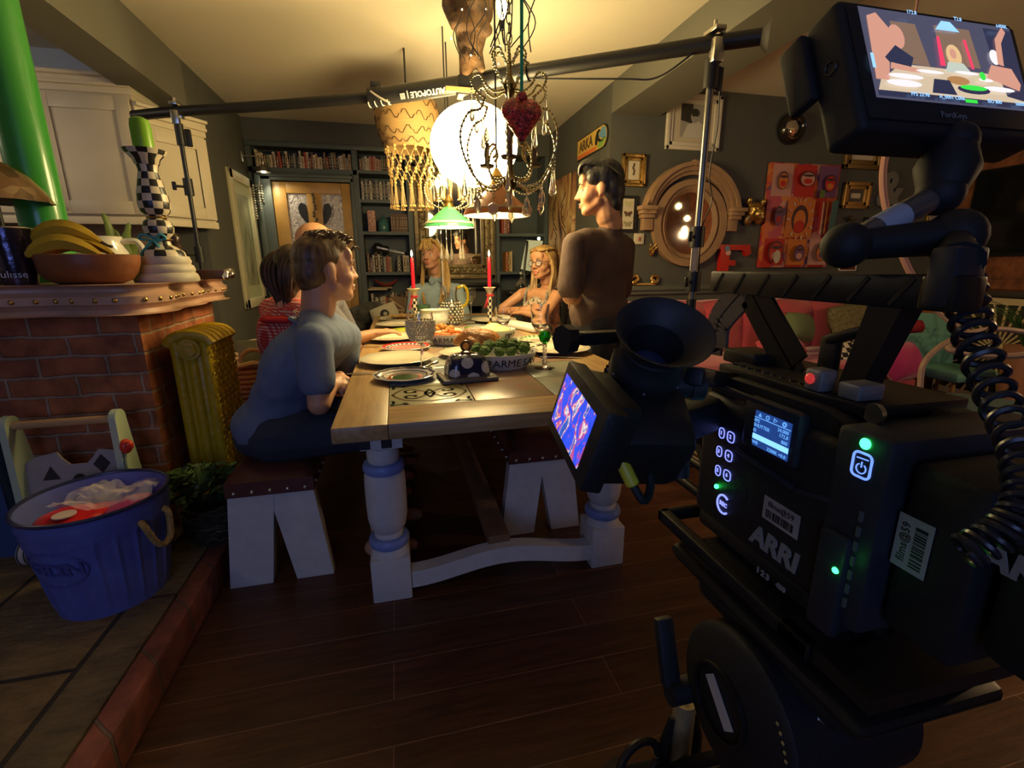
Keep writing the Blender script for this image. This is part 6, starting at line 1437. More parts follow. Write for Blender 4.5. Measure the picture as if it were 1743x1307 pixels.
mb=MB();mb.tube([cN+Rn@V((.083*math.cos(a),.080*math.sin(a),-.034)) for a in [2*PI*i/24 for i in range(24)]],.007,6,closed=True);P('collar',mb,MATS['blue grey jersey'],m1,w=True)
# ---- bald man with his hand on the table
H3=Head(AY(541,421,2.8),(.93,.30,.0),(.05,0,1),1.06)
pel,chs,nek=V((-.50,2.80,.57)),V((-.43,2.80,.87)),H3.p(0,.04,-.13)+V((-.01,0,-.03))
sR,sL=V((-.385,2.62,.985)),V((-.37,2.99,.985))
eR=V((-.245,2.60,.80));wR=V((-.135,2.655,.822));eL,wL=V((-.27,3.04,.72)),V((-.22,2.9,.64))
m3=T('person','seated bald man in a grey shirt resting his hand on the table edge','person',(-.48,2.8,.47))
body=torso(pel,chs,nek,sL,sR)+arm(sR,eR,wR)+arm(sL,eL,wL)+leg(pel+V((0,-.09,-.02)),V((-.09,2.70,.55)),V((-.1,2.7,.09)))+leg(pel+V((0,.09,-.02)),V((-.09,2.92,.55)),V((-.1,2.92,.09)))+foot((-.1,2.7,.09),(1,0,0))+foot((-.1,2.92,.09),(1,0,0))+hand(wR,(.93,.30,.10),(-.1,-.15,1),-1,.30)+hand(wL,(.1,-.9,0),(.3,0,1),-1,.4)+H3.prims()+[C_(nek,H3.p(0,.03,-.07),.058,.056)]
P('body',blobmesh(body,VX,4),M_SKIN2,m3,w=True);H3.features(m3,(.12,.08,.05))
P('grey_shirt',blobmesh(torso(pel,chs,nek-(nek-chs)*.12,sL,sR,.012)+[C_(sR,sR.lerp(eR,.8),.064,.058),C_(sL,sL.lerp(eL,.8),.064,.058)],.008,4),cloth('slate grey shirt cloth',(.13,.125,.15)),m3,w=True)
P('jeans',blobmesh([E_(pel+V((0,0,-.03)),(.17,.15,.095)),C_(pel+V((0,-.09,-.015)),V((-.10,2.70,.55)),.10,.075),C_(pel+V((0,.09,-.015)),V((-.10,2.92,.55)),.10,.075),C_((-.10,2.70,.55),(-.1,2.7,.2),.075,.065),C_((-.10,2.92,.55),(-.1,2.92,.2),.075,.065)],.01,3),cloth('pale denim',(.22,.25,.31)),m3,w=True)
# ---- dark haired woman in red gingham
H2=Head(AY(508,464,2.34),(.62,.78,-.05),(0,0,1),.93)
nek=H2.p(0,.04,-.12)+V((-.02,-.01,-.03));pel,chs=V((-.515,2.38,.57)),V((-.505,2.355,.86))
sR,sL=V((-.40,2.23,.975)),V((-.585,2.49,.975));eR,eL=V((-.31,2.22,.74)),V((-.52,2.62,.74));wR,wL=V((-.24,2.36,.62)),V((-.33,2.58,.62))
m2=T('person','seated dark haired woman in a red gingham top with red collar, back turned','person',(-.5,2.37,.47))
body=torso(pel,chs,nek,sL,sR,0,True)+arm(sR,eR,wR,0,.88)+arm(sL,eL,wL,0,.88)+leg(pel+V((0,-.08,-.02)),V((-.09,2.33,.55)),V((-.14,2.32,.09)),.9)+leg(pel+V((0,.08,-.02)),V((-.09,2.48,.55)),V((-.12,2.5,.09)),.9)+foot((-.14,2.32,.09),(1,0,0))+foot((-.12,2.5,.09),(1,0,0))+hand(wR,(.2,.8,0),(.3,0,1),1,.5,.88)+hand(wL,(.3,-.8,0),(.3,0,1),-1,.5,.88)+H2.prims(True)+[C_(nek,H2.p(0,.03,-.07),.048,.046)]
P('body',blobmesh(body,VX,4),M_SKIN,m2,w=True);H2.features(m2)
def ging(nt,N,L,b,tc):
 sp=N.new('ShaderNodeSeparateXYZ');L.new(tc.outputs['Object'],sp.inputs[0]);S=[]
 for a,o_ in (('xy',0),('z',2)):
  m_=N.new('ShaderNodeMath');m_.operation='MULTIPLY';m_.inputs[1].default_value=150
  if a == 'xy':
   ad=N.new('ShaderNodeMath');L.new(sp.outputs[0],ad.inputs[0]);L.new(sp.outputs[1],ad.inputs[1]);L.new(ad.outputs[0],m_.inputs[0])
  else:L.new(sp.outputs[2],m_.inputs[0])
  f_=N.new('ShaderNodeMath');f_.operation='PINGPONG';f_.inputs[1].default_value=1;L.new(m_.outputs[0],f_.inputs[0]);g_=N.new('ShaderNodeMath');g_.operation='GREATER_THAN';g_.inputs[1].default_value=.5;L.new(f_.outputs[0],g_.inputs[0]);S.append(g_)
 s=N.new('ShaderNodeMath');L.new(S[0].outputs[0],s.inputs[0]);L.new(S[1].outputs[0],s.inputs[1]);h_=N.new('ShaderNodeMath');h_.operation='MULTIPLY';h_.inputs[1].default_value=.5;L.new(s.outputs[0],h_.inputs[0])
 r=ramp(N,[(0,(.55,.42,.36)),(.5,(.50,.07,.05)),(1,(.40,.02,.02))],'CONSTANT');r.color_ramp.elements[1].position=.4;r.color_ramp.elements[2].position=.8;L.new(h_.outputs[0],r.inputs[0]);L.new(r.outputs[0],b.inputs['Base Color'])
P('gingham_top',blobmesh(torso(pel,chs,nek-(nek-chs)*.18,sL,sR,.014,True)+[C_(sR,sR.lerp(eR,.6),.062,.066),C_(sL,sL.lerp(eL,.6),.062,.066)],.008,4),nodemat('red gingham cotton',ging,rough=.85),m2,w=True)
R_=rot3(sR-sL,(0,0,1));cN=nek+V((-.005,.0,-.045))
P('red_collar',blobmesh([E_(cN+R_@V((.075*math.cos(a),.075*math.sin(a)-.01,-.012)),(.038,.038,.018),None) for a in [2*PI*i/10 for i in range(10)]],.007,3),cloth('red collar cloth',(.50,.02,.02)),m2,w=True)
M_HDARK=hairm('dark brown hair',(.085,.045,.022),(.018,.010,.006))
P('hair_base',blobmesh([H2.E((0,.025,.045),(.086,.098,.088)),H2.E((0,.058,-.02),(.078,.062,.09)),H2.E((0,.075,-.085),(.055,.04,.05))],.008,2),M_HDARK,m2,w=True)
P('hair_locks',strands(H2,[[(x,-.03,.128-abs(x)*.25),(x*1.5,.06,.11-abs(x)*.3),(x*1.7,.118,.03),(x*1.45,.125,-.05),(x*.8,.105,-.115),(x*.6,.10,-.16)] for x in (-.055,-.04,-.025,-.01,.01,.025,.04,.055)],.006,.008,71,4),M_HDARK,m2,w=True)
# ---- blonde woman at the far end
H4=Head(AY(735,435,4.34),(-.50,-.84,.02),(-.04,0,1),1.07)
nek=H4.p(0,.04,-.125)+V((.01,.02,-.03));pel,chs=V((nek.x,4.46,.56)),V((nek.x,4.42,.84))
sR,sL=V((nek.x-.19,4.40,.96)),V((nek.x+.19,4.42,.96));eR,eL=V((nek.x-.24,4.30,.72)),V((nek.x+.24,4.32,.72));wR,wL=V((nek.x-.10,4.15,.70)),V((nek.x+.10,4.17,.70))
m4=T('person','seated woman with long blonde hair and ribbon in a pale blue buttoned shirt','person',(pel.x,4.45,.46))
body=torso(pel,chs,nek,sR,sL,0,True)+arm(sR,eR,wR,0,.85)+arm(sL,eL,wL,0,.85)+leg(pel+V((-.08,0,-.02)),V((pel.x-.09,4.06,.54)),V((pel.x-.09,4.1,.09)),.88)+leg(pel+V((.08,0,-.02)),V((pel.x+.09,4.06,.54)),V((pel.x+.09,4.1,.09)),.88)+foot((pel.x-.09,4.1,.09),(0,-1,0))+foot((pel.x+.09,4.1,.09),(0,-1,0))+hand(wR,(.7,-.4,0),(0,-.3,1),-1,.4,.85)+hand(wL,(-.7,-.4,0),(0,-.3,1),1,.4,.85)+H4.prims(True)+[C_(nek,H4.p(0,.03,-.07),.046,.045)]
P('body',blobmesh(body,.0055,4),M_SKIN,m4,w=True);H4.features(m4,(.22,.13,.05))
P('blue_shirt',blobmesh(torso(pel,chs,nek-(nek-chs)*.10,sR,sL,.014,True)+[C_(sR,eR,.062,.056),C_(sL,eL,.062,.056),C_(eR,eR.lerp(wR,.85),.055,.045),C_(eL,eL.lerp(wL,.85),.055,.045)],.008,4),cloth('pale blue shirt cotton',(.33,.44,.48)),m4,w=True)
mb=MB();n0=nek+V((0,-.045,-.03))
for s in (-1,1):mb.prism([(s*.004,-.005),(s*.055,.03),(s*.075,-.015),(s*.05,-.055)],.006,fr((n0.x,n0.y-.04,n0.z-.005),(1,0,0),(0,-.45,1)))
P('shirt_collar',mb,MATS['pale blue shirt cotton'],m4,w=True)
for k in range(5):
 mb=MB();mb.ell((nek.x+.004,chs.y-.1285,.92-.06*k),(.006,.004,.006),8,6);P('button',mb,mat('pearl button',(.6,.58,.5),.2),m4,w=True)
mb=MB();mb.prism([(-.028,-.12),(.03,-.12),(.03,.03),(-.028,.03)],.004,fr((nek.x,chs.y-.122,.86),(1,0,0),(0,0,1))) if False else mb.bar((nek.x,chs.y-.121,.94),(nek.x,chs.y-.125,.66),.03,.004,up=(0,1,0));P('placket',mb,MATS['pale blue shirt cotton'],m4,w=True)
M_HBL=hairm('golden blonde hair',(.62,.42,.13),(.34,.19,.05))
P('hair_base',blobmesh([H4.E((0,.030,.048),(.083,.092,.085)),H4.E((0,.060,-.03),(.075,.055,.10)),H4.E((0,.07,-.12),(.08,.045,.10))],.008,2),M_HBL,m4,w=True)
side=[]
for s in (-1,1):
 for q in range(7):
  f=q/6;side.append([(s*.012,-.055+.05*f,.128-.008*f),(s*.055,-.045+.08*f,.105),(s*.084,-.002+.06*f,.045),(s*.095,.012+.05*f,-.05),(s*(.096+.025*f),-.005+.05*f,-.16),(s*(.09+.035*f),-.03+.05*f,-.28),(s*(.07+.03*f),-.055+.05*f,-.39+.03*f)])
P('hair_locks',strands(H4,side,.0068,.009,81,6),M_HBL,m4,w=True)
P('fringe',strands(H4,[[(x*.3,-.03,.130),(x*.7,-.078,.112),(x,-.096,.075),(x*1.35,-.095,.045)] for x in (-.045,-.032,-.018,-.004,.01,.024,.038,.05)],.0042,.006,82,4),M_HBL,m4,w=True)
mb=MB();mb.tube([H4.p(.09*math.cos(a),.02,.05+.098*math.sin(a)) for a in [PI*i/16 for i in range(17)]],.006,6);
for (x,z) in ((.03,.145),(-.04,.14)):mb.ell(H4.p(x,.015,z),.014,8,6)
P('hair_band',mb,mat('black hairband',(.03,.025,.02),.5),m4,w=True)
mb=MB();mb.tube(spline([H4.p(.05,.01,.135),H4.p(.088,-.005,.06),H4.p(.102,-.03,-.06),H4.p(.115,-.06,-.2),H4.p(.12,-.08,-.32)],5),.007,6);P('white_ribbon',mb,mat('white ribbon',(.66,.60,.50),.5),m4,w=True)
for s in (-1,1):
 mb=MB();mb.ell(H4.p(s*.083,-.0,-.045),.006,8,6);P('pearl_earring',mb,mat('pearl button',(.6,.58,.5),.2),m4,w=True)
# ---- woman with glasses on the right
H5=Head(AY(924,449,3.60),(-.80,-.58,.0),(-.05,0,1),1.07)
nek=H5.p(0,.045,-.125)+V((.015,.01,-.03));pel,chs=V((1.17,3.66,.55)),V((1.13,3.64,.84))
sR,sL=V((1.00,3.76,.955)),V((1.20,3.50,.945))
eR,wR=V((.80,3.78,.815)),AY(893,527,3.52);wR.z=max(wR.z,.83);eL,wL=V((1.05,3.36,.80)),V((.93,3.48,.83))
m5=T('person','seated woman with round glasses and blonde ponytail in a strappy flowered top','person',(1.17,3.66,.46))
body=torso(pel,chs,nek,sR,sL,0,True)+arm(sR,eR,wR,0,.92)+arm(sL,eL,wL,0,.95)+leg(pel+V((0,.08,-.02)),V((.78,3.75,.54)),V((.82,3.75,.09)),.9)+leg(pel+V((0,-.08,-.02)),V((.80,3.55,.54)),V((.84,3.55,.09)),.9)+foot((.82,3.75,.09),(-1,0,0))+foot((.84,3.55,.09),(-1,0,0))+hand(wR,(.72,-.62,.30),(.1,-.75,.65),1,.55,.95)+hand(wL,(-.55,.6,-.05),(-.1,0,1),1,.5,.92)+H5.prims(True,.004)+[C_(nek,H5.p(0,.03,-.07),.048,.046)]
P('body',blobmesh(body,.0055,4),M_SKIN2,m5,w=True);H5.features(m5,(.25,.15,.06),.004)
tp=[f for f in torso(pel,chs-V((0,0,.05)),nek-V((0,0,.18)),sR-V((0,0,.14)),sL-V((0,0,.14)),.010,True)]
def flor(nt,N,L,b,tc):
 v=N.new('ShaderNodeTexVoronoi');v.inputs['Scale'].default_value=60;L.new(tc.outputs['Object'],v.inputs['Vector']);r=ramp(N,[(0,(.40,.12,.10)),(.3,(.55,.48,.36)),(.55,(.10,.10,.06))],'CONSTANT');L.new(v.outputs['Distance'],r.inputs[0]);L.new(r.outputs[0],b.inputs['Base Color'])
M_FLOR=nodemat('flowered cotton',flor,rough=.8)
P('strappy_top',blobmesh([E_(pel,(.165,.14,.13)),E_(pel.lerp(chs,.5),(.150,.125,.15)),E_(chs-V((.02,.01,.025)),(.160,.134,.125)),E_(chs+V((-.05,-.035,.03)),(.085,.085,.075))],.008,3),M_FLOR,m5,w=True)
for s_,p0,e0 in ((0,sR,(-.10,-.035)),(1,sL,(-.055,-.10))):
 q=p0.lerp(nek,.38);mb=MB();mb.tube(spline([q+V((-.085,-.075,-.19)),q+V((-.085,-.07,-.09)),q+V((-.055,-.04,.005)),q+V((0,0,.035)),q+V((.06,.04,.0)),q+V((.09,.06,-.12))],5),.011,6);P('shoulder_strap',mb,mat('black and white strap',(.40,.36,.30),.7,noise=(70,1,(.03,.03,.03))),m5,w=True)
mb=MB();gl_=[]
for s in (-1,1):
 c=(s*.034,-.102,.004);mb.tube([H5.p(c[0]+.0225*math.cos(a),c[1]+.004*abs(math.cos(a))*1.0+(.004 if s*math.cos(a)>0 else 0),c[2]+.021*math.sin(a)) for a in [2*PI*i/22 for i in range(22)]],.0034,6,closed=True)
 mb.tube([H5.p(s*.057,-.097,.010),H5.p(s*.075,-.06,.012),H5.p(s*.082,.0,.012),H5.p(s*.08,.025,-.004)],.002,6)
mb.tube([H5.p(-.0115,-.102,.008),H5.p(0,-.106,.012),H5.p(.0115,-.102,.008)],.003,6);gf=P('glasses',mb,mat('dark tortoiseshell',(.02,.012,.01),.5),m5,w=True)
for s in (-1,1):mb=MB();mb.lathe([(0,0),(.021,0),(.021,.001),(0,.001)],20,M=H5.M@Matrix.Translation((s*.034,-.1015,.004))@Matrix.Rotation(PI/2,4,'X'));P('glasses_lens',mb,mat('spectacle lens',(1,1,1),.03,alpha=.06),gf,w=True)
M_HBL2=hairm('ash blonde hair',(.50,.33,.12),(.22,.12,.04))
P('hair_base',blobmesh([H5.E((0,.028,.050),(.083,.094,.084)),H5.E((0,.065,.0),(.074,.055,.08))],.008,2),M_HBL2,m5,w=True)
rt_=[[(x*.35,-.080,.095-.1*abs(x)),(x,-.05,.118-abs(x)*.3),(x*1.1,.03,.128-abs(x)*.35),(x*.8,.10,.085),(x*.2,.125,.06)] for x in (-.07,-.05,-.03,-.01,.01,.03,.05,.07)]
for s in (-1,1):
 for q in range(4):rt_.append([(s*.066,-.050,.085),(s*.086,-.020,.03),(s*.090,-.005+.01*q,-.06),(s*(.085-.004*q),-.03+.012*q,-.16),(s*(.09-.008*q),-.05+.015*q,-.28)])
P('hair_locks',strands(H5,rt_,.0055,.007,91,5),M_HBL2,m5,w=True)
P('ponytail',strands(H5,[[(0,.118,.08),(x*.4,.155,.09),(x*.8,.175,.03),(x,.165,-.08),(x*1.1,.145,-.20),(x,.135,-.29)] for x in (-.03,-.02,-.01,0,.01,.02,.03)],.006,.012,92,5),M_HBL2,m5,w=True)
mb=MB();mb.tube(arc(H5.p(0,.120,.08),.018,0,2*PI,12,H5.R@V((1,0,0)),H5.R@V((0,0,1)))[:-1],.006,6,closed=True);P('hair_tie',mb,M_BLACK,m5,w=True)
mb=MB();dW=(wR-eR).normalized();u_=dW.orthogonal().normalized();mb.tube(arc(eR.lerp(wR,.88),.031,0,2*PI,16,u_,dW.cross(u_))[:-1],.003,6,closed=True);P('gold_bracelet',mb,M_GOLD,m5,w=True)
# ---- standing man in the brown T-shirt
H6=Head(AY(1020,326,2.42),(-.90,.40,-.06),(.04,0,1),1.06)
nek=H6.p(0,.045,-.13)+V((.015,0,-.03));chs=AY(1030,450,2.45);pel=AY(1018,570,2.46);pel.z=.90
sL,sR=AY(978,425,2.30),AY(1062,428,2.58)
sL.z=sR.z=1.275
eL,wL=AY(970,505,2.27),AY(992,512,2.54);eR,wR=AY(1055,510,2.70),AY(1010,520,2.90)
m6=T('person','standing man in a brown T-shirt with slicked black hair, turned away to the left','person',(pel.x,pel.y,0))
hipL,hipR=pel+V((-.03,-.09,-.05)),pel+V((.03,.09,-.05));kL,kR=V((pel.x-.06,pel.y-.11,.48)),V((pel.x+.03,pel.y+.12,.48));aL,aR=V((pel.x-.02,pel.y-.12,.09)),V((pel.x+.07,pel.y+.13,.09))
body=torso(pel,chs,nek,sL,sR)+arm(sL,eL,wL)+arm(sR,eR,wR)+leg(hipL,kL,aL)+leg(hipR,kR,aR)+foot(aL,(-1,.4,0))+foot(aR,(-1,.4,0))+hand(wL,(-.2,.95,-.1),(-.3,-.3,1),1,.4)+hand(wR,(-.8,.4,0),(0,0,1),-1,.4)+H6.prims()+[C_(nek,H6.p(0,.03,-.07),.060,.056)]
P('body',blobmesh(body,VX,4),M_SKIN2,m6,w=True);H6.features(m6,(.02,.015,.012))
P('t_shirt',blobmesh(torso(pel,chs,nek-(nek-chs)*.09,sL,sR,.020)+[C_(sL,sL.lerp(eL,.82),.066,.070),C_(sR,sR.lerp(eR,.8),.066,.070),C_(sL.lerp(sR,.2)+V((0,0,.03)),sR.lerp(sL,.2)+V((0,0,.03)),.06),E_(pel+V((0,0,.03)),(.19,.16,.15),rot3(sR-sL,(0,0,1)))],.010,14),cloth('brown jersey',(.085,.05,.036)),m6,w=True)
P('trousers',blobmesh([E_(pel+V((0,0,-.04)),(.175,.145,.12),rot3(sR-sL,(0,0,1))),C_(hipL,kL,.10,.078),C_(hipR,kR,.10,.078),C_(kL,aL+V((0,0,.02)),.078,.062),C_(kR,aR+V((0,0,.02)),.078,.062)],.01,3),cloth('black trousers cloth',(.02,.02,.022)),m6,w=True)
for an in (aL,aR):
 mb=blobmesh(foot(an,(-1,.4,0))+[C_(V(an)+V((0,0,.0)),V(an)+V((0,0,-.04)),.048,.045),C_(V(an)+V((.01,0,-.045)),V(an)+V((-.14,.055,-.052)),.046,.038)],.008,2);P('shoe',mb,M_BLACK,m6,w=True)
M_HBK=hairm('black slicked hair',(.04,.037,.035),(.006,.006,.006),.5)
P('hair_base',blobmesh([H6.E((0,.025,.058),(.085,.100,.092)),H6.E((0,.065,.0),(.080,.060,.088)),H6.E((0,.075,-.055),(.068,.038,.055)),H6.E((0,-.050,.108),(.066,.052,.044)),H6.E((-.058,-.022,.055),(.026,.038,.035)),H6.E((.058,-.022,.055),(.026,.038,.035))],.008,2),M_HBK,m6,w=True)
P('hair_locks',strands(H6,[[(x*.8,-.092,.098-abs(x)*.3),(x,-.078,.136-abs(x)*.35),(x*1.1,-.02,.150-abs(x)*.55),(x*1.2,.055,.128-abs(x)*.55),(x*1.2,.108,.05)] for x in (-.06,-.045,-.03,-.015,0,.015,.03,.045,.06)],.006,.006,95,4),M_HBK,m6,w=True,label='swept back quiff')
def dchair(name,label,x,y,rz):
 t=T('dining_chair',label,'chair',(x,y,0),rz)
 mb=MB();mb.box((0,0,.435),(.42,.42,.04),bev=.01);P('seat',mb,mat('dark stained chair wood',(.05,.03,.02),.4),t)
 for sx in (-1,1):
  for sy in (-1,1):
   mb=MB();mb.tube([(sx*.18,sy*.18,.42),(sx*.19,sy*.19,0)],[.018,.013],8);P('leg',mb,MATS['dark stained chair wood'],t)
 mb=MB()
 for sx in (-1,1):mb.tube([(sx*.19,.19,.44),(sx*.19,.23,.84)],.014,8)
 for k in range(2):mb.bar((-.19,.205+.02*k,.62+.17*k),(.19,.205+.02*k,.62+.17*k),.016,.06)
 P('backrest',mb,MATS['dark stained chair wood'],t)
dchair('a','dark wooden chair under the blonde woman',m4.location.x,4.48,0)
dchair('b','dark wooden chair under the woman with glasses',1.19,3.66,-PI/2)
# ==
ZM=1.1225
cb=AY(283,462,2.22);cs=T('giant_candlestick','tall black and white checked candlestick with white stepped foot on the pink mantel','candlestick',(cb.x,cb.y,ZM))
mb=MB();mb.lathe([(0,0),(.108,0),(.112,.012),(.106,.03),(.098,.036),(.102,.046),(.097,.062),(.088,.068),(.092,.08),(.086,.098),(0,.098)],40);P('stepped_foot',mb,mat('aged white wood',(.55,.49,.38),.5,noise=(12,.25)),cs)
def chk2(name,n,rows):return nodemat(name,lambda nt,N,L,bs,tc:(lambda ck:(L.new(mapping(N,L,tc.outputs['UV'],(n,rows,1)),ck.inputs['Vector']),L.new(ck.outputs['Color'],bs.inputs['Base Color'])))(stemck(N)),rough=.35)
mb=MB();mb.lathe([(0,.098),(.078,.098),(.074,.115),(.055,.132),(.036,.142),(.032,.16)],40);P('checked_base',mb,chk2('foot checks',6,1.5),cs)
mb=MB();mb.lathe([(.030,.165),(.046,.18),(.052,.205),(.046,.23),(.030,.242),(.030,.248),(.048,.265),(.054,.295),(.050,.335),(.040,.38),(.032,.415),(.036,.435)],40);P('checked_shaft',mb,chk2('shaft checks',5,5.5),cs)
mb=MB();mb.lathe([(.034,.433),(.040,.438),(.045,.455),(.066,.478),(.070,.488),(.062,.488),(.03,.47),(0,.468)],40);P('checked_cup',mb,chk2('cup checks',6,1.5),cs)
for z_,r_,q_ in ((.162,.034,.006),(.245,.031,.004)):mb=MB();mb.tube(arc((0,0,z_),r_,0,2*PI,20,(1,0,0),(0,1,0))[:-1],q_,6,closed=True);P('gilt_ring',mb,M_BRASS,cs)
mb=MB()
for s in (-1,1):mb.tube(spline([(0,-.038,.163),(s*.03-.01,-.045,.180),(s*.045-.01,-.04,.165),(s*.01-.01,-.042,.158)],4),.005,6);mb.tube(spline([(-.01,-.042,.16),(s*.02-.01,-.05,.135),(s*.035-.015,-.055,.11)],4),.005,6)
P('ribbon_bow',mb,mat('teal ribbon',(.06,.32,.33),.5),cs)
mb=MB();mb.lathe([(0,0),(.034,0),(.034,.10),(.030,.122),(.015,.131),(0,.132)],24,c=(cb.x,cb.y,ZM+.470));O('pillar_candle',mb,mat('lime green wax',(.16,.36,.02),.3,sss=.1),'short lime green pillar candle on the tall checked candlestick','candle')
gc=AY(80,400,2.3);mb=MB();mb.lathe([(0,0),(.073,0),(.073,1.03),(.068,1.06),(.04,1.065),(0,1.063)],40,c=(gc.x,gc.y,ZM));O('pillar_candle',mb,mat('giant green wax',(.045,.30,.045),.28,sss=.08,coat=.3),'giant green pillar candle rising to the ceiling behind the bananas','candle')
wb=AY(155,470,2.06);M_BOWLW=mat('carved reddish wood',(.28,.095,.03),.4,noise=(8,.45),bump=(12,.3))
bw=T('wooden_bowl','carved reddish wooden bowl on the pink mantel holding bananas','bowl',(wb.x,wb.y,ZM))
mb=MB();mb.lathe([(0,0),(.10,0),(.135,.012),(.158,.04),(.166,.075),(.168,.10),(.158,.103),(.152,.07),(.13,.03),(0,.022)],40,M=Matrix.Diagonal((.92,.70,1,1)),wob=lambda a,z:1+.035*math.sin(3*a+1)*(z>.04));P('bowl_body',mb,M_BOWLW,bw)
M_BAN=mat('ripe banana skin',(.56,.38,.02),.45,noise=(9,.3,(.42,.25,.02)));M_TIP=mat('banana tip',(.07,.04,.02),.7)
for i,(dx,dy,dz,lean,rz,lab) in enumerate(((-.045,-.015,.150,.3,.03,'topmost'),(-.03,-.06,.10,.1,.10,'front'),(-.04,.04,.11,.5,-.05,'rear'))):
 t=T('banana',lab+' yellow banana lying in the carved wooden bowl','banana',(wb.x+dx,wb.y+dy,ZM+dz),rz,'bananas in the wooden bowl')
 pts=[V((-.105+.21*k/10,.02*math.sin(PI*k/10)*lean,.05*math.sin(PI*(k/10)*.95+.1)-.008)) for k in range(11)];rr=[.010,.020,.026,.029,.030,.030,.029,.026,.021,.014,.008]
 mb=MB();mb.tube(pts,rr,6);P('banana_skin',mb,M_BAN,t);mb=MB();mb.tube([pts[-1],pts[-1]+V((.018,0,-.012)),pts[-1]+V((.03,0,-.016))],[.0065,.005,.006],6);mb.ell(pts[0],.008,8,6);P('banana_tip',mb,M_TIP,t)
mb=MB();p=AY(305,462,2.5)
jw=AY(178,440,2.45);jt=T('lettered_jug','white lettered jug standing behind the bananas','jug',(jw.x,jw.y,ZM),.2)
mb=MB();mb.lathe([(0,0),(.075,0),(.092,.03),(.098,.07),(.09,.12),(.07,.16),(.075,.185),(.07,.185),(.064,.16),(.085,.115),(.09,.07),(0,.02)],36,wob=lambda a,z:1+(.35*max(0,math.cos(a-PI))**6 if z>.17 else 0));P('jug_body',mb,M_CHINAW,jt)
mb=MB();mb.tube(spline([(.072,0,.165),(.125,0,.165),(.14,0,.11),(.092,0,.06)],6),.012,8);P('jug_handle',mb,M_CHINAW,jt)
for q_,M_ in (('R',fr((.045,-.087,.075),(.87,.5,0),(0,0,1))),('M',fr((-.02,-.097,.075),(1,-.2,0),(0,0,1)))):mb=MB();mb.text(q_,.07,M_,.001);P('lettering',mb,M_INK,jt)
tu=AY(36,478,2.03);tt=T('metal_tumbler','dark shiny metallic tumbler on the left end of the mantel','tumbler',(tu.x,tu.y,ZM),.3)
mb=MB();mb.lathe([(0,0),(.045,0),(.047,.01),(.056,.10),(.060,.185),(.061,.19),(.057,.19),(.053,.10),(.044,.012),(0,.01)],32);P('tumbler_body',mb,mat('dark violet metal',(.10,.09,.16),.16,.9,bump=(14,.4)),tt)
mb=MB();mb.text('ulisse',.032,fr((0,-.049,.035),(1,0,0),(0,.09,1)),.001);P('lettering',mb,mat('silver print',(.45,.45,.5),.4),tt)
mb=MB();mb.tube(arc((0,0,.188),.060,0,2*PI,24,(1,0,0),(0,1,0))[:-1],.003,6,closed=True);P('steel_rim',mb,M_STEEL,tt)
lp_=AY(-12,335,2.15);lt_=T('table_lamp','table lamp with brown leaded glass shade at the left end of the mantel','lamp',(lp_.x,lp_.y,ZM))
mb=MB();zl=lp_.z
def glz(nt,N,L,b,tc):
 v=N.new('ShaderNodeTexVoronoi');v.inputs['Scale'].default_value=22;L.new(tc.outputs['Object'],v.inputs['Vector']);s=N.new('ShaderNodeSeparateColor');L.new(v.outputs['Color'],s.inputs[0]);r=ramp(N,[(0,(.20,.10,.04)),(.5,(.34,.22,.10)),(1,(.10,.05,.02))]);L.new(s.outputs[0],r.inputs[0]);L.new(r.outputs[0],b.inputs['Base Color'])
mb.lathe([(.155,zl-.015),(.15,zl+.01),(.11,zl+.07),(.05,zl+.115),(.02,zl+.125)],30,c=(lp_.x,lp_.y,0),wob=lambda a,z:1+(.05*math.cos(10*a) if z<zl else 0));P('lamp_shade',mb,nodemat('leaded glass',glz,rough=.25),lt_,w=True)
mb=MB();mb.lathe([(0,0),(.06,0),(.055,.02),(.015,.05),(.02,.10),(.012,.16),(.012,zl-ZM+.12),(0,zl-ZM+.12)],20,c=(lp_.x,lp_.y,ZM));P('lamp_base',mb,M_BLACK,lt_,w=True)
mb=MB();
for k in range(3):mb.box((-1.372,1.99,ZM+.0075+.0152*k),(.10,.09,.0145),rz=.05*k,bev=.005)
O('folded_cloths',mb,mat('white cotton cloth',(.60,.56,.48),.9),'small stack of folded white cloths at the left end of the mantel','cloth')
pm_=AY(298,415,2.55);mb=MB();mb.lathe([(0,0),(.032,0),(.03,.02),(.022,.05),(.026,.09),(.02,.12),(.028,.135),(.028,.15),(.018,.16),(.024,.185),(.014,.205),(.008,.21),(.009,.222),(0,.226)],20,c=(pm_.x,pm_.y,ZM));O('pepper_mill',mb,mat('dark turned wood',(.035,.018,.012),.25),'dark turned pepper mill behind the tall checked candlestick','pepper mill')
cbx=AY(355,458,2.58);mb=MB();mb.box((cbx.x-.02,cbx.y,ZM+.022),(.19,.10,.042),bev=.003);bxo=O('chocolate_box',mb,mat('dark plum card',(.07,.03,.035),.4),'dark plum box with foil end on the right end of the mantel','box')
mb=blobmesh([E_((cbx.x+.085+random.uniform(-.012,.012),cbx.y+random.uniform(-.045,.045),ZM+.024+random.uniform(-.012,.016)),.016) for _ in range(16)],.006,0);P('foil_end',mb,mat('crumpled foil',(.75,.72,.68),.18,1,bump=(60,1)),bxo,w=True,label='crumpled silver foil end')
cl=T('leafy_cactus','pointed green succulent leaves standing behind the giant green candle','plant',(gc.x+.07,2.66,ZM))
mb=MB();mb.lathe([(0,0),(.035,0),(.045,.07),(.04,.07),(.03,.01),(0,.06)],18,c=(gc.x+.07,2.66,ZM));P('plant_pot',mb,mat('terracotta',(.35,.15,.07),.7),cl,w=True)
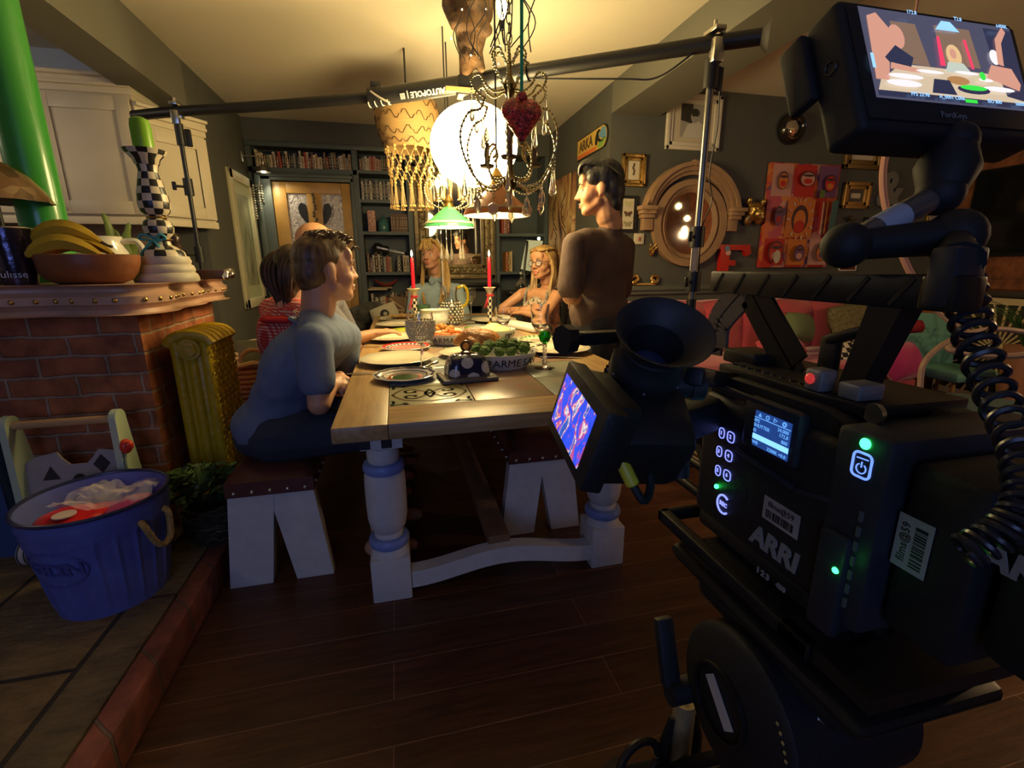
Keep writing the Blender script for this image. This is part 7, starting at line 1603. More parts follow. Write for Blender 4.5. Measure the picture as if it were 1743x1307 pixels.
for k,(dx,h,b_) in enumerate(((-.02,.24,-.01),(.02,.20,.02),(.0,.17,-.02),(.03,.14,.03))):
 mb=MB();p=V((gc.x+.07+dx*.5,2.66+.01*k,ZM+.06));mb.tube(spline([p,p+V((dx*.5,0,h*.5)),p+V((dx+b_,0,h))],5),[(.012+.012*math.sin(PI*min(1,i/8)),.004) if i<10 else (.002,.002) for i in range(11)],8);P('leaf',mb,mat('olive leaf',(.10,.15,.03),.5),cl,w=True)
M_RAD=mat('mustard enamel',(.50,.33,.008),.42,noise=(20,.15),bump=(34,.55))
rd=T('column_radiator','ornate mustard yellow column radiator against the brick side','radiator',(-.82,2.26,.12))
for i in range(6):
 y=2.125+.052*i;mb=MB()
 for x in (-.872,-.82,-.768):mb.tube(spline([(x,y,.155),(x,y,.3),(x,y,.6),(x,y,.89)],3),[(.021,.024)]*10,10)
 for z in (.19,.885):mb.tube(spline([(-.895,y,z-.012),(-.87,y,z+.016),(-.82,y,z+.026),(-.77,y,z+.016),(-.745,y,z-.012)],4),[(.030,.024)]*17,10)
 mb.box((-.82,y,.54),(.10,.018,.70),bev=.006)
 if i in (0,5):
  for x in (-.872,-.768):mb.box((x,y,.1375),(.035,.04,.035),bev=.008)
 P('radiator_section',mb,M_RAD,rd,w=True)
random.seed(17);mb=MB()
for i in range(6):
 y=2.125+.052*i
 for k in range(14):
  z=.24+.046*k;s=(-1)**k;mb.tube(arc((-.7455,y+s*.006,z),.013,.4,5.2,9,(0,s,0),(0,0,1)),.0035,5)
P('scroll_relief',mb,M_RAD,rd,w=True)
mb=MB();mb.cyl((-.82,2.088,.86),(-.82,2.11,.86),.030,n=6);mb.cyl((-.82,2.10,.86),(-.82,2.115,.86),.042,n=24);P('end_plug',mb,M_RAD,rd,w=True)
bb=V((-.985,1.655,.12));bk=T('garden_bucket','blue ribbed metal bucket with rope handle and embossed oval, holding red bags','bucket',(bb.x,bb.y,.12),-.05)
M_BUCK=mat('blue painted tin',(.10,.13,.42),.45,noise=(11,.25),bump=(20,.1));RB,RT,HB=.148,.193,.35
def rb(z):return RB+(RT-RB)*z/HB
mb=MB();N_=264
def wobb(a,z):
 if z<.03 or z>HB-.085:return 1
 d_=(a-(-PI/2-.25)+PI)%(2*PI)-PI;inl=abs(d_)<.62 and .13<z<.26
 return 1 if inl else 1+.03*max(0,math.cos(a*22))**3
prof_o=[(0,0),(RB,0)]+[(rb(z)-(0 if z<HB-.08 else 0),z) for z in [.02+.022*i for i in range(12)]]+[(rb(HB-.07)+.004,HB-.07),(rb(HB-.055),HB-.055),(rb(HB-.04)+.005,HB-.04),(rb(HB-.025),HB-.025),(RT,HB)]
mb.lathe(prof_o+[(RT-.005,HB),(rb(HB-.06)-.008,HB-.06),(RB-.004,.01),(0,.008)],N_,wob=wobb);P('bucket_body',mb,M_BUCK,bk)
mb=MB();mb.tube(arc((0,0,HB),RT,0,2*PI,64,(1,0,0),(0,1,0))[:-1],.0065,8,closed=True);P('dark_rim',mb,mat('navy rolled rim',(.02,.025,.07),.3),bk,label='dark rolled rim')
a0=-PI/2-.25;mb=MB()
mb.tube([V((1.006*rb(.195+.06*math.sin(t))*math.cos(a0+.55*math.cos(t)),1.006*rb(.195+.06*math.sin(t))*math.sin(a0+.55*math.cos(t)),.195+.06*math.sin(t))) for t in [2*PI*i/40 for i in range(40)]],.003,6,closed=True)
for i,chh in enumerate('GARDEN'):
 a=a0-.37+.148*i;p=V((1.004*rb(.195)*math.cos(a),1.004*rb(.195)*math.sin(a),.195));mb.text(chh,.062,fr(p,(-math.sin(a),math.cos(a),0),(math.cos(a)*.19,math.sin(a)*.19,1)),.003,bold=.001)
P('embossed_oval',mb,mat('blue tin relief',(.06,.075,.26),.45),bk,label='embossed oval with lettering')
a1=-.25;mb=MB();u1,u2=a1-.24,a1+.24
mb.tube(spline([(rb(.29)*math.cos(u1),rb(.29)*math.sin(u1),.285),(1.10*rb(.27)*math.cos(u1),1.10*rb(.27)*math.sin(u1),.27),(1.2*rb(.2)*math.cos(u1+.1),1.2*rb(.2)*math.sin(u1+.1),.205),(1.22*rb(.18)*math.cos(a1),1.22*rb(.18)*math.sin(a1),.185),(1.2*rb(.2)*math.cos(u2-.1),1.2*rb(.2)*math.sin(u2-.1),.205),(1.10*rb(.27)*math.cos(u2),1.10*rb(.27)*math.sin(u2),.27),(rb(.29)*math.cos(u2),rb(.29)*math.sin(u2),.285)],6),.010,8);P('rope_handle',mb,mat('jute rope',(.42,.27,.09),.9,noise=(60,.4),bump=(90,.8)),bk)
W_=lambda x,y,z:ROOTM[bk]@V((x,y,z))
for i,(pr,m_,lab) in enumerate((([E_(W_(-.07,-.02,.285),(.095,.085,.03)),E_(W_(.02,-.10,.285),(.08,.05,.025)),E_(W_(-.03,.02,.235),(.12,.12,.06))],mat('red gift bag',(.62,.015,.02),.35,bump=(10,.4)),'crumpled red bag lying in the blue bucket'),([E_(W_(.085,.02,.285),(.07,.10,.03)),E_(W_(.10,.05,.24),(.055,.08,.05))],mat('pink gift bag',(.55,.08,.25),.35,bump=(10,.4)),'crumpled magenta bag lying in the blue bucket'))):
 O('gift_bag',blobmesh(pr,.010,3),m_,lab,'bag')
mb=MB();mb.lathe([(.0,0),(.03,0),(.03,.004),(.02,.005),(0,.005)],18,c=W_(-.06,-.05,.313));O('round_tag',mb,mat('white badge',(.6,.5,.5),.4),'round white tag on the red bag in the bucket','tag')
random.seed(23);mb=MB()
def crinkle(u,v):
 x,y=(u-.5)*.25,(v-.5)*.20;random.seed(int(u*1000)*7+int(v*1000)*13);return W_(x+.01,y+.065,.312+.022*random.random()+.012*math.sin(u*9)+.01*math.cos(v*11))
mb.grid(crinkle,16,14,smooth=False);O('clear_wrapping',mb,mat('clear plastic film',(.9,.85,.9),.08,alpha=.28,spec=1),'crinkled clear plastic wrapping on top of the bucket','plastic wrap')
wk=T('baby_walker','pale green wooden baby walker with shape holes behind the blue bucket','toy',(-1.18,1.90,.12))
M_MINT=mat('pale mint paint',(.46,.56,.40),.45);M_WOODT=mat('beech dowel',(.52,.32,.14),.4)
def board(x,pts,th,m,n):b=MB();b.prism(pts,th,fr((x,0,0),(0,1,0),(0,0,1)));return P(n,b,m,wk,w=True)
for x in (-1.355,-1.03):
 pts=[(1.87,.20),(2.02,.20)]+[(1.925+.036*math.cos(a),.645+.036*math.sin(a)) for a in [PI*i/8-.15 for i in range(10)]];board(x,pts,.022,M_MINT,'side_board')
mb=MB();mb.cyl((-1.35,1.925,.645),(-1.01,1.925,.645),.015,n=14);P('handle_bar',mb,M_WOODT,wk,w=True)
PMx=fr((-1.333,1.885,.20),(1,0,0),(0,.16,1))@Matrix.Diagonal((.777,1,1,1))
pnl=[(0,0),(.39,0),(.39,.31),(.37,.325),(.29,.335),(.27,.31),(.24,.285),(.17,.285),(.14,.31),(.12,.335),(.03,.32),(0,.30)]
mb=MB();mb.prism(pnl,-.012,PMx);P('front_panel',mb,mat('grey pink print',(.42,.35,.33),.5,noise=(5,.2)),wk,w=True)
def wf(n,pts,m,z=.0012,th=.001):b=MB();b.prism(pts,th,PMx@Matrix.Translation((0,0,z)));P(n,b,m,wk,w=True)
HOLE=mat('dark hole',(.04,.03,.025),.8);circ=lambda x,y,r,n=16,ry=None:[(x+r*math.cos(2*PI*i/n),y+(ry or r)*math.sin(2*PI*i/n)) for i in range(n)]
wf('triangle_hole',[(.06,.235),(.13,.235),(.095,.285)],HOLE);wf('round_hole',circ(.205,.22,.030),HOLE);wf('square_hole',[(.30,.245),(.335,.28),(.30,.315),(.265,.28)],HOLE)
wf('tree_print',circ(.07,.14,.05)+[],mat('teal print',(.03,.24,.22),.5));wf('tree_print',circ(.11,.165,.04),MATS['teal print']);wf('grass_print',[(0,0),(.39,0),(.39,.04),(.2,.055),(0,.03)],mat('grass print',(.13,.36,.10),.5));wf('van_print',[(.03,.05),(.12,.05),(.12,.10),(.03,.10)],mat('rust print',(.38,.09,.04),.5));wf('lemon_patch',circ(.10,.135,.018),mat('lemon print',(.6,.6,.2),.5),.0024)
mb=MB();mb.box((-1.18,1.93,.205),(.30,.20,.02));P('floor_board',mb,M_MINT,wk,w=True)
for x in (-1.375,-.99):
 for y in (1.905,1.99):
  mb=MB();mb.cyl((x-.014,y,.165),(x+.014,y,.165),.045,n=24);ww=P('wheel',mb,mat('pale wood wheel',(.50,.45,.42),.5),wk,w=True)
  for s in (-1,1):mb=MB();mb.tube(arc((x+s*.010,y,.165),.043,0,2*PI,24,(0,1,0),(0,0,1))[:-1],.0035,6,closed=True);P('rubber_ring',mb,M_BLACK,ww,w=True)
mb=MB();c_=(-.998,1.90,.545);mb.ell(c_,(.02,.022,.028),12,8);mb.ell((c_[0]+.018,c_[1]-.012,c_[2]+.008),(.014,.014,.018),8,6);P('flower_knob',mb,mat('red knob',(.62,.04,.02),.3),wk,w=True)
mb=MB();mb.tube(spline([(-1.004,1.90,.52),(-1.002,1.885,.47),(-1.002,1.91,.43),(-1.002,1.90,.36)],5),.004,6);P('stem_cord',mb,mat('grey green cord',(.2,.26,.16),.6),wk,w=True)
mp=AZ(322,922,.12);mp=V((-.775,1.935,.12));mo=T('moss_basket','dark trailing plant in a round twig and moss basket before the radiator','plant',mp)
M_MOSS=mat('dark twig moss',(.055,.04,.022),.95,noise=(40,.6),bump=(50,1.5))
mb=MB();mb.lathe([(0,0),(.07,0),(.095,.05),(.10,.10),(.09,.15),(.08,.15),(.085,.10),(0,.09)],30,c=mp);P('twig_basket',mb,M_MOSS,mo,w=True)
random.seed(33);mb=MB()
for i in range(60):
 a=random.uniform(0,6.28);z=random.uniform(.02,.16);r=.099;d_=random.uniform(.3,.9);mb.tube([mp+V((r*1.02*math.cos(a+d_*t),r*1.02*math.sin(a+d_*t),z+random.uniform(-.012,.012))) for t in (0,.33,.66,1)],.0022,4)
P('loose_twigs',mb,mat('pale twig',(.12,.09,.055),.9),mo,w=True,kind='stuff')
lf=MB();lf2=MB()
for i in range(420):
 a,r=random.uniform(0,6.28),.15*math.sqrt(random.random());p=mp+V((r*math.cos(a)*1.2,r*math.sin(a)*.8-.01,.17+.15*random.random()*(1-r/.24)+.03));n_=V((random.uniform(-1,1),random.uniform(-1,1),random.uniform(.2,1.2))).normalized();u_=n_.orthogonal().normalized();w_=n_.cross(u_);s=random.uniform(.012,.024);t_=lf if i%6 else lf2
 t_._f([t_.bm.verts.new(q) for q in (p-u_*s,p-w_*s*.5+n_*.003,p+u_*s,p+w_*s*.5+n_*.003)])
for i in range(14):
 a=2.2+random.uniform(-.9,.9);d_=V((math.cos(a),math.sin(a)*.6-.1,0));q=mp+V((0,0,.2));lf2.tube(spline([q,q+d_*.10+V((0,0,.09)),q+d_*.19+V((0,0,.06)),q+d_*.25+V((0,0,.0))],4),[(.006*math.sin(PI*(k+.5)/13.5)+.001,.0012) for k in range(13)],6)
P('foliage',lf,mat('dark ivy leaf',(.018,.055,.014),.5),mo,w=True,kind='stuff');P('bright_leaves',lf2,mat('bright grass leaf',(.07,.15,.02),.5),mo,w=True,kind='stuff')
hb=V((-.86,2.98,0));hk=T('wicker_basket','tall red and cream striped wicker basket beyond the yellow radiator','basket',(hb.x,hb.y,0))
def stripe(nt,N,L,b,tc):
 sp=N.new('ShaderNodeSeparateXYZ');L.new(tc.outputs['Object'],sp.inputs[0]);m_=N.new('ShaderNodeMath');m_.operation='PINGPONG';m_.inputs[1].default_value=.014;L.new(sp.outputs[2],m_.inputs[0]);g_=N.new('ShaderNodeMath');g_.operation='GREATER_THAN';g_.inputs[1].default_value=.008;L.new(m_.outputs[0],g_.inputs[0]);r=ramp(N,[(0,(.50,.33,.20)),(.5,(.22,.06,.04))],'CONSTANT');L.new(g_.outputs[0],r.inputs[0]);L.new(r.outputs[0],b.inputs['Base Color'])
mb=MB();mb.lathe([(0,0),(.14,0),(.165,.3),(.18,.64),(.17,.66),(.16,.64),(.13,.02),(0,.02)],36,c=hb,wob=lambda a,z:1+.02*math.cos(14*a));P('striped_body',mb,nodemat('striped wicker',stripe,rough=.8),hk,w=True)
mb=MB();mb.tube([hb+V((.178*math.cos(a),.178*math.sin(a),.655+.006*math.sin(9*a))) for a in [2*PI*i/36 for i in range(36)]],.016,8,closed=True);mb.tube(arc(hb+V((.06,-.12,.66)),.07,0,PI,12),.012,8);mb.tube(arc(hb+V((.0,.16,.66)),.08,0,PI,12),.012,8);P('plaited_rim',mb,mat('pale wicker',(.48,.32,.17),.8,bump=(60,.6)),hk,w=True)
mb=MB();mb.box((hb.x+.02,hb.y-.03,.62),(.12,.012,.30),rz=.2);O('card_packet',mb,mat('pale printed card',(.45,.47,.42),.6,noise=(12,.6,(.25,.35,.2))),'pale printed card packet standing in the striped basket','card')
ac=T('armchair','dark low armchair by the bookcase beyond the table','armchair',(-.30,4.6,0))
M_DKF=mat('dark brown upholstery',(.05,.035,.028),.9)
mb=MB();mb.box((-.30,4.58,.27),(.72,.60,.44),bev=.05);P('seat',mb,M_DKF,ac,w=True);mb=MB();mb.box((-.30,4.83,.48),(.72,.16,.50),bev=.05);P('backrest',mb,M_DKF,ac,w=True)
for s in (-1,1):mb=MB();mb.box((-.30+s*.33,4.58,.42),(.12,.58,.36),bev=.05);P('armrest',mb,M_DKF,ac,w=True)
f_=AY(622,528,4.50);O('fur_throw',blobmesh([E_(f_+V((0,0,-.04)),(.19,.11,.09)),E_(f_+V((-.10,0,-.13)),(.10,.1,.09)),E_(f_+V((.05,0,.03)),(.12,.09,.05)),C_(f_+V((.08,-.05,-.08)),f_+V((.16,-.08,-.12)),.05,.03)],.012,2),mat('black shaggy fur',(.02,.02,.02),.95,noise=(16,.5,(.07,.065,.06)),bump=(60,2)),'black shaggy fur throw heaped at the far left end of the table','throw')
def cushion(name,label,c,sx,sz,th,m,e=(0,0,0),n=12,group=None):
 R=Euler(e).to_matrix();mb=MB()
 for s in (-1,1):
  def f(u,v):
   x,z=u*2-1,v*2-1;k=(1-abs(x)**2.4)*(1-abs(z)**2.4);q=1-.06*(abs(x*z)) ;return V(c)+R@V((x*sx*q,s*th*max(k,0)**.55,z*sz*q))
  mb.grid(f,n,n)
 return O(name,mb,m,label,'cushion',group)
cc_=AY(655,533,4.33)
cu_=cushion('cushion','small cream cushion with a dark eye motif by the fur throw',(cc_.x,4.34,cc_.z-.01),.12,.085,.05,mat('cream canvas',(.35,.32,.24),.9),(-.3,-.35,0))
mb=MB();mb.lathe([(0,0),(.038,0),(.038,.003),(0,.003)],18,M=Matrix.Translation((cc_.x,4.286,cc_.z+.0))@Matrix.Rotation(PI/2,4,'X'));mb.mi=1;mb.lathe([(0,0),(.018,0),(.018,.006),(0,.006)],14,M=Matrix.Translation((cc_.x+.006,4.286,cc_.z))@Matrix.Rotation(PI/2,4,'X'));P('eye_motif',mb,[M_BLACK,mat('cream canvas',(.35,.32,.24))],cu_,w=True)
uj=AY(690,527,4.55);cu2=cushion('cushion','brown flag patterned cushion between the fur throw and the blonde woman',(uj.x,4.55,uj.z-.02),.17,.14,.06,mat('brown flag cloth',(.13,.08,.05),.9),(-.2,.1,0))
mb=MB()
for (a,b) in (((-.14,.10),(.14,-.10)),((-.14,-.10),(.14,.10)),((0,.12),(0,-.12)),((-.16,0),(.16,0))):
 pts=[]
 for k in range(9):
  x,z=a[0]+(b[0]-a[0])*k/8,a[1]+(b[1]-a[1])*k/8;kk=max(0,(1-abs(x/.17)**2.4)*(1-abs(z/.14)**2.4))**.55;pts.append(V((uj.x,4.55,uj.z-.02))+Euler((-.2,.1,0)).to_matrix()@V((x,-.06*kk-.002,z)))
 mb.tube(pts,.012,5)
P('flag_stripes',mb,mat('tan flag stripe',(.30,.20,.11),.9),cu2,w=True)
# ==
XF=.37
M_CAM=mat('matt camera black',(.008,.008,.009),.55,bump=(220,.08))
M_CAMG=mat('slate camera panel',(.016,.019,.026),.45)
M_RUB=mat('black rubber',(.008,.008,.009),.65)
M_ALU=mat('dark anodised aluminium',(.028,.026,.024),.38,.6)
M_PRINT=mat('pale grey print',(.20,.20,.20),.5)
def glow(n,c,s):return mat('lit '+n,tuple(q*.2 for q in c),.4,emit=(c,s))
G_BLUE=glow('violet blue key',(.22,.26,1.0),1.1);G_GRN=glow('green indicator',(.02,1.0,.12),7);G_SCR=glow('menu blue',(.015,.05,.22),.7);G_TXT=glow('menu text',(.12,.35,.8),.8);G_BAR=glow('menu highlight bar',(.22,.55,1.0),1.0)
rg=T('film_camera','large black cinema camera on its tripod in the right foreground','film camera',(.45,.36,.83))
def SF(y,z,x=XF):return fr((x,y,z),(0,-1,0),(0,0,1)) 
mb=MB();mb.box((.455,.40,.945),(.17,.205,.165),bev=.012,seg=3)
mb.prism([(-.10,-.005),(.10,-.005),(.10,.012),(.06,.022),(-.07,.022),(-.10,.010)],.15,fr((.38,.40,1.026),(0,-1,0),(0,0,1))@Matrix.Diagonal((1,1,-1,1)))
P('camera_body',mb,M_CAM,rg,w=True)
mb=MB();mb.box((.372,.385,1.012),(.016,.075,.058),bev=.006);mb.bar((.367,.508,1.040),(.367,.352,1.038),.006,.005,bev=.002);mb.bar((.368,.43,.975),(.368,.345,.965),.006,.006,bev=.002)
mb.bar((.368,.345,.965),(.372,.305,.972),.006,.006,bev=.002);sf_=P('side_panel',mb,M_CAMG,rg,w=True)
scr=MB();S=SF(.402,.991,.3632)
def onS(pts,z,m,par,n,M=None):b=MB();b.prism(pts,.0006,(M or S)@Matrix.Translation((0,0,z)));return P(n,b,m,par,w=True)
sp_=onS([(0,0),(.048,0),(.048,.039),(0,.039)],0,G_SCR,rg,'menu_screen')
onS([(.0,.008),(.048,.008),(.048,.0135),(0,.0135)],.0007,G_BAR,sp_,'highlight_bar');onS([(.0,.0315),(.048,.0315),(.048,.0322),(0,.0322)],.0007,G_TXT,sp_,'rule')
b=MB()
ZF=Matrix.Translation((0,0,-.0007))
def tx(body,x,y,size,M,m=None,al='LEFT'):b.text(body,size,M@Matrix.Translation((x,y,.0008)),.0002,al)
SS=fr((.3612,.402,.991),(0,-1,0),(0,0,1))
for body,x,y,al in (('FPS',.001,.0285,'LEFT'),('24.000',.047,.0285,'RIGHT'),('SHUTTER',.001,.0235,'LEFT'),('172.8',.047,.0235,'RIGHT'),('EI',.001,.0175,'LEFT'),('800',.047,.0175,'RIGHT'),('WB',.001,.0045,'LEFT'),('3200K +0.0',.047,.0035,'RIGHT')):b.text(body,.0052,SS@Matrix.Translation((x,y,0)),.0002,al)
P('menu_text',b,G_TXT,sp_,w=True)
b=MB()
b.prism([(.006,.034),(.0105,.034),(.0098,.0355),(.0082,.038),(.0068,.0355)],.0004,SS);b.tube([SS@V((.0185+.002*math.cos(a),.0358+.002*math.sin(a),0)) for a in [2*PI*i/12 for i in range(12)]],.0005,4,closed=True);b.tube([SS@V(p) for p in ((.027,.034,0),(.031,.036,0),(.027,.038,0))],.0005,4,closed=True);b.tube([SS@V((.0405+.002*math.cos(a),.0358+.002*math.sin(a),0)) for a in [2*PI*i/8 for i in range(8)]],.0008,4,closed=True)
P('menu_icons',b,G_TXT,sp_,w=True)
def ringpath(M,w,h,r,half=False):
 pts=[]
 for (cx,cy,a0) in ((w/2-r,h/2-r,0),(-w/2+r,h/2-r,PI/2),(-w/2+r,-h/2+r,PI),(w/2-r,-h/2+r,1.5*PI)):
  if half and cx<0:pts.append((-w*.1,cy+(r if cy>0 else-r)));continue
  for k in range(5):a=a0+PI/2*k/4;pts.append((cx+r*math.cos(a),cy+r*math.sin(a)))
 if half:pts=pts[-5:]+pts[:6] if False else [p for p in pts]
 return [M@V((p[0],p[1],0)) for p in pts]
for i,(y,z) in enumerate(((.459,.983),(.443,.9835),(.460,.959),(.443,.960),(.4585,.9345),(.442,.9355))):
 M=fr((.3692,y,z),(0,-1,0),(0,0,1));b=MB();b.tube(ringpath(M,.0115 if i%2 else .009,.0125,.004),.0007,5,closed=True);b.text(str(i+1),.0065,M@Matrix.Translation((-.0008,0,0)),.0003,bold=.0002);P('user_button',b,G_BLUE,rg,w=True)
b=MB();M=fr((.3692,.443,.897),(0,-1,0),(0,0,1));b.tube([M@V((.0105*math.cos(a),.0115*math.sin(a),0)) for a in [.9+4.6*i/18 for i in range(19)]],.0013,6);b.text('REC',.0072,M,.0003,bold=.0003);P('record_button',b,G_BLUE,rg,w=True)
for (y,z,r) in ((.457,.914,.0028),(.284,.918,.003)):b=MB();b.ell((.3685 if y>.4 else .3605,y,z),r,12,8);P('indicator_light',b,G_GRN,rg,w=True)
mb=MB();mb.box((.46,.287,.955),(.185,.05,.18),bev=.006);mb.box((.366,.292,.90),(.012,.028,.10),bev=.004);P('power_section',mb,M_CAMG,rg,w=True)
mb=MB();M=fr((.3668,.284,1.017),(0,-1,0),(0,0,1));mb.tube(ringpath(M,.016,.021,.004),.0011,6,closed=True);mb.tube([M@V((.0042*math.cos(a),-.003+.0042*math.sin(a),0)) for a in [2.1+5.2*i/14 for i in range(15)]],.0006,5);mb.tube([M@V((0,-.002,0)),M@V((0,.003,0))],.0006,5);mb.tube([M@V((-.005,.0055,0)),M@V((.005,.006,0))],.0006,5);P('power_button',mb,glow('power key',(.16,.3,1.0),.9),rg,w=True)
mb=MB();mb.ell((.3665,.284,1.036),(.002,.0048,.0048),12,8);P('power_light',mb,G_GRN,rg,w=True)
lamp('POINT','power_light_glow',(.352,.283,1.036),.0016,(.03,1,.15),.006);lamp('POINT','indicator_glow',(.345,.275,.925),.0016,(.03,1,.15),.006)
mb=MB();mb.box((.47,.232,.955),(.17,.055,.15),bev=.008);mb.box((.47,.165,.965),(.15,.07,.13),bev=.012);P('battery',mb,M_CAM,rg,w=True)
M=fr((.3842,.250,.964),(0,-1,0),(0,0,1))
def sticker(name,M,w,h,body,rot,m,par=None):
 b=MB();b.box((0,0,.0003),(w,h,.0006),M=M);s_=P(name,b,m,par or rg,w=True)
 R=M@Matrix.Rotation(PI/2 if rot else 0,4,'Z');W,H=(h,w) if rot else (w,h);b=MB();b.text(body,H*.34,R@Matrix.Translation((0,H*.23,.0008)),.0002)
 random.seed(5);x=-W*.38
 while x<W*.38:q=random.uniform(.0006,.002)*W/.05;b.box((x,-H*.2,.0008),(q,H*.34,.0003),M=R);x += q+random.uniform(.0006,.0016)*W/.05
 P('printed_code',b,M_BLACK,s_,w=True)
sticker('asset_sticker',fr((.3692,.358,.928),(0,-1,0),(0,.0,1)),.047,.026,'films@59',False,mat('dull white sticker',(.30,.26,.25),.6))
sticker('battery_sticker',fr((.3842,.246,.963),(0,-1,0),(0,0,1)),.026,.046,'films@59',True,mat('pale green sticker',(.30,.33,.28),.6))
b=MB();b.text('ARRI',.030,fr((.3690,.362,.889),(0,-1,0),(0,0,1)),.0006,shear=.12,bold=.0013);P('camera_lettering',b,M_PRINT,rg,w=True)
b=MB();b.text('ARRI',.024,fr((.3840,.178,.985),(0,-1,0),(0,0,1)),.0006,shear=.12,bold=.001);P('battery_lettering',b,M_PRINT,rg,w=True)
b=MB();b.text('1 2 3',.009,fr((.3690,.37,.852),(0,-1,0),(0,0,1)),.0004,bold=.0006);b.text('400',.008,fr((.3690,.345,.853),(0,-1,0),(0,0,1)),.0004,bold=.0005);P('scale_marks',b,M_PRINT,rg,w=True)
mb=MB()
for k in range(7):mb.box((.367,.276,.89+.014*k),(.003,.003,.009))
P('port_marks',mb,mat('faint port print',(.09,.09,.09),.5),rg,w=True)
mb=MB();mb.box((.455,.41,1.052),(.12,.20,.010),bev=.002)
for k in range(14):mb.cyl((.41,.33+.013*k,1.056),(.41,.33+.013*k,1.0585),.0035,n=8)
mb.box((.405,.50,1.035),(.06,.05,.012),bev=.003);mb.box((.455,.52,1.06),(.05,.06,.018),bev=.003);P('top_plate',mb,M_ALU,rg,w=True)
mb=MB();mb.cyl((.395,.305,1.053),(.40,.305,1.053),.009,n=16);P('mount_screw',mb,M_STEEL,rg,w=True)
mb=MB();mb.box((.405,.37,1.068),(.02,.02,.022),bev=.003);p_=P('grip_block',mb,mat('brushed grey block',(.25,.25,.26),.4,.6),rg,w=True)
mb=MB();mb.ell((.394,.372,1.069),(.003,.0055,.0055),12,8);P('red_dot',mb,mat('red dot',(.7,.05,.04),.4,emit=((1,.06,.05),.25)),p_,w=True)
mb=MB();mb.box((.415,.335,1.065),(.03,.022,.015),bev=.002);P('grey_block',mb,MATS['brushed grey block'],rg,w=True)
mb=MB();hx,hz=.455,1.155
for s in (-1,1):mb.box((hx+s*.013,.45,hz),(.005,.31,.028),bev=.0015)
mb.box((hx,.45,hz+.0125),(.03,.31,.005),bev=.0015);mb.box((hx,.40,hz-.012),(.03,.21,.006),bev=.0015)
for k in range(7):y=.595-.042*k;mb.bar((hx-.014,y,hz-.012),(hx-.014,y-.018,hz+.012),.006,.004)
mb.box((hx,.305,hz),(.034,.03,.03),bev=.004);hd=P('top_handle',mb,M_ALU,rg,w=True)
def truss(a,b_,c,m,w=.024):
 mb=MB();pts=spline([a,b_,c],6);n=len(pts)
 for s in (-1,1):
  q=[]
  for i,p in enumerate(pts):
   t=(pts[min(i+1,n-1)]-pts[max(i-1,0)]).normalized();q.append(p+V((0,-t.z,t.y))*s*w*.5)
  for i in range(n-1):mb.bar(q[i],q[i+1],.022,.005,up=(1,0,0))
  if s<0:q0=q
 for i in range(0,n-1,2):mb.bar(q0[i],q[min(i+2,n-1)],.022,.004,up=(1,0,0));mb.bar(q0[min(i+2,n-1)],q[min(i+2,n-1)],.022,.004,up=(1,0,0))
 return P('handle_leg',mb,m,hd,w=True)
truss(V((hx,.555,1.142)),V((hx,.595,1.10)),V((hx,.597,1.06)),mat('light anodised truss',(.16,.15,.13),.4,.6));truss(V((hx,.535,1.142)),V((hx,.50,1.105)),V((hx,.455,1.06)),M_ALU)
mb=MB();mb.prism([(-.332,1.143),(-.365,1.143),(-.382,1.06),(-.358,1.06)],.026,fr((hx-.013,0,0),(0,-1,0),(0,0,1))@Matrix.Diagonal((1,1,-1,1)));mb.bar((hx,.41,1.10),(hx,.368,1.116),.022,.010,bev=.003);mb.bar((hx,.409,1.103),(hx,.409,1.055),.022,.010,up=(1,0,0),bev=.003);P('handle_leg',mb,M_ALU,hd,w=True)
mb=MB();mb.lathe([(0,0),(.052,0),(.052,.05),(.046,.055),(.046,.10),(.050,.105),(.050,.16),(.056,.165),(.056,.20),(.048,.20),(.040,.185),(0,.18)],32,M=Matrix.Translation((.455,.50,.955))@Matrix.Rotation(-PI/2,4,'X'));P('lens',mb,M_RUB,rg,w=True)
mb=MB()
for s in (-1,1):mb.cyl((.455+s*.03,.70,.845),(.455+s*.03,.28,.845),.0075,n=12)
P('support_rods',mb,M_ALU,rg,w=True)
mb=MB();mb.box((.455,.41,.838),(.12,.22,.022),bev=.004);P('base_plate',mb,M_CAM,rg,w=True)
# ---- electronic viewfinder
ec=AD(1116,585,.45);ax=(UPV*.62-FWD*.78+RGT*.03).normalized();xx=(RGT-ax*RGT.dot(ax)).normalized();yy=ax.cross(xx)
EM=Matrix(((xx.x,yy.x,ax.x,ec.x),(xx.y,yy.y,ax.y,ec.y),(xx.z,yy.z,ax.z,ec.z),(0,0,0,1)))
mb=MB();vf=P('viewfinder',(lambda b:(b.lathe([(0,-.075),(.036,-.075),(.0375,-.07),(.0375,-.058),(.035,-.056),(.035,-.046),(.0365,-.044),(.0365,-.022),(.033,-.018),(.032,-.004),(.026,.0),(.022,-.012),(.020,-.030),(0,-.031)],40,M=EM),b)[1])(MB()),M_RUB,rg,w=True)
mb=MB();mb.lathe([(.026,-.006),(.031,-.002),(.040,.010),(.046,.016),(.0465,.018),(.044,.0175),(.038,.011),(.028,.002),(.024,-.010)],44,M=EM@Matrix.Diagonal((1.0,.98,1,1)),wob=lambda a,z:1+(.10*math.cos(a-.2) if z>.008 else 0));P('eyecup',mb,mat('soft eyecup rubber',(.02,.02,.021),.55),vf,w=True)
mb=MB();mb.lathe([(.0185,-.0295),(.012,-.027),(0,-.0262)],28,M=EM);P('eyepiece_glass',mb,mat('coated eyepiece glass',(.03,.05,.12),.05,spec=1,coat=1),vf,w=True)
mb=MB()
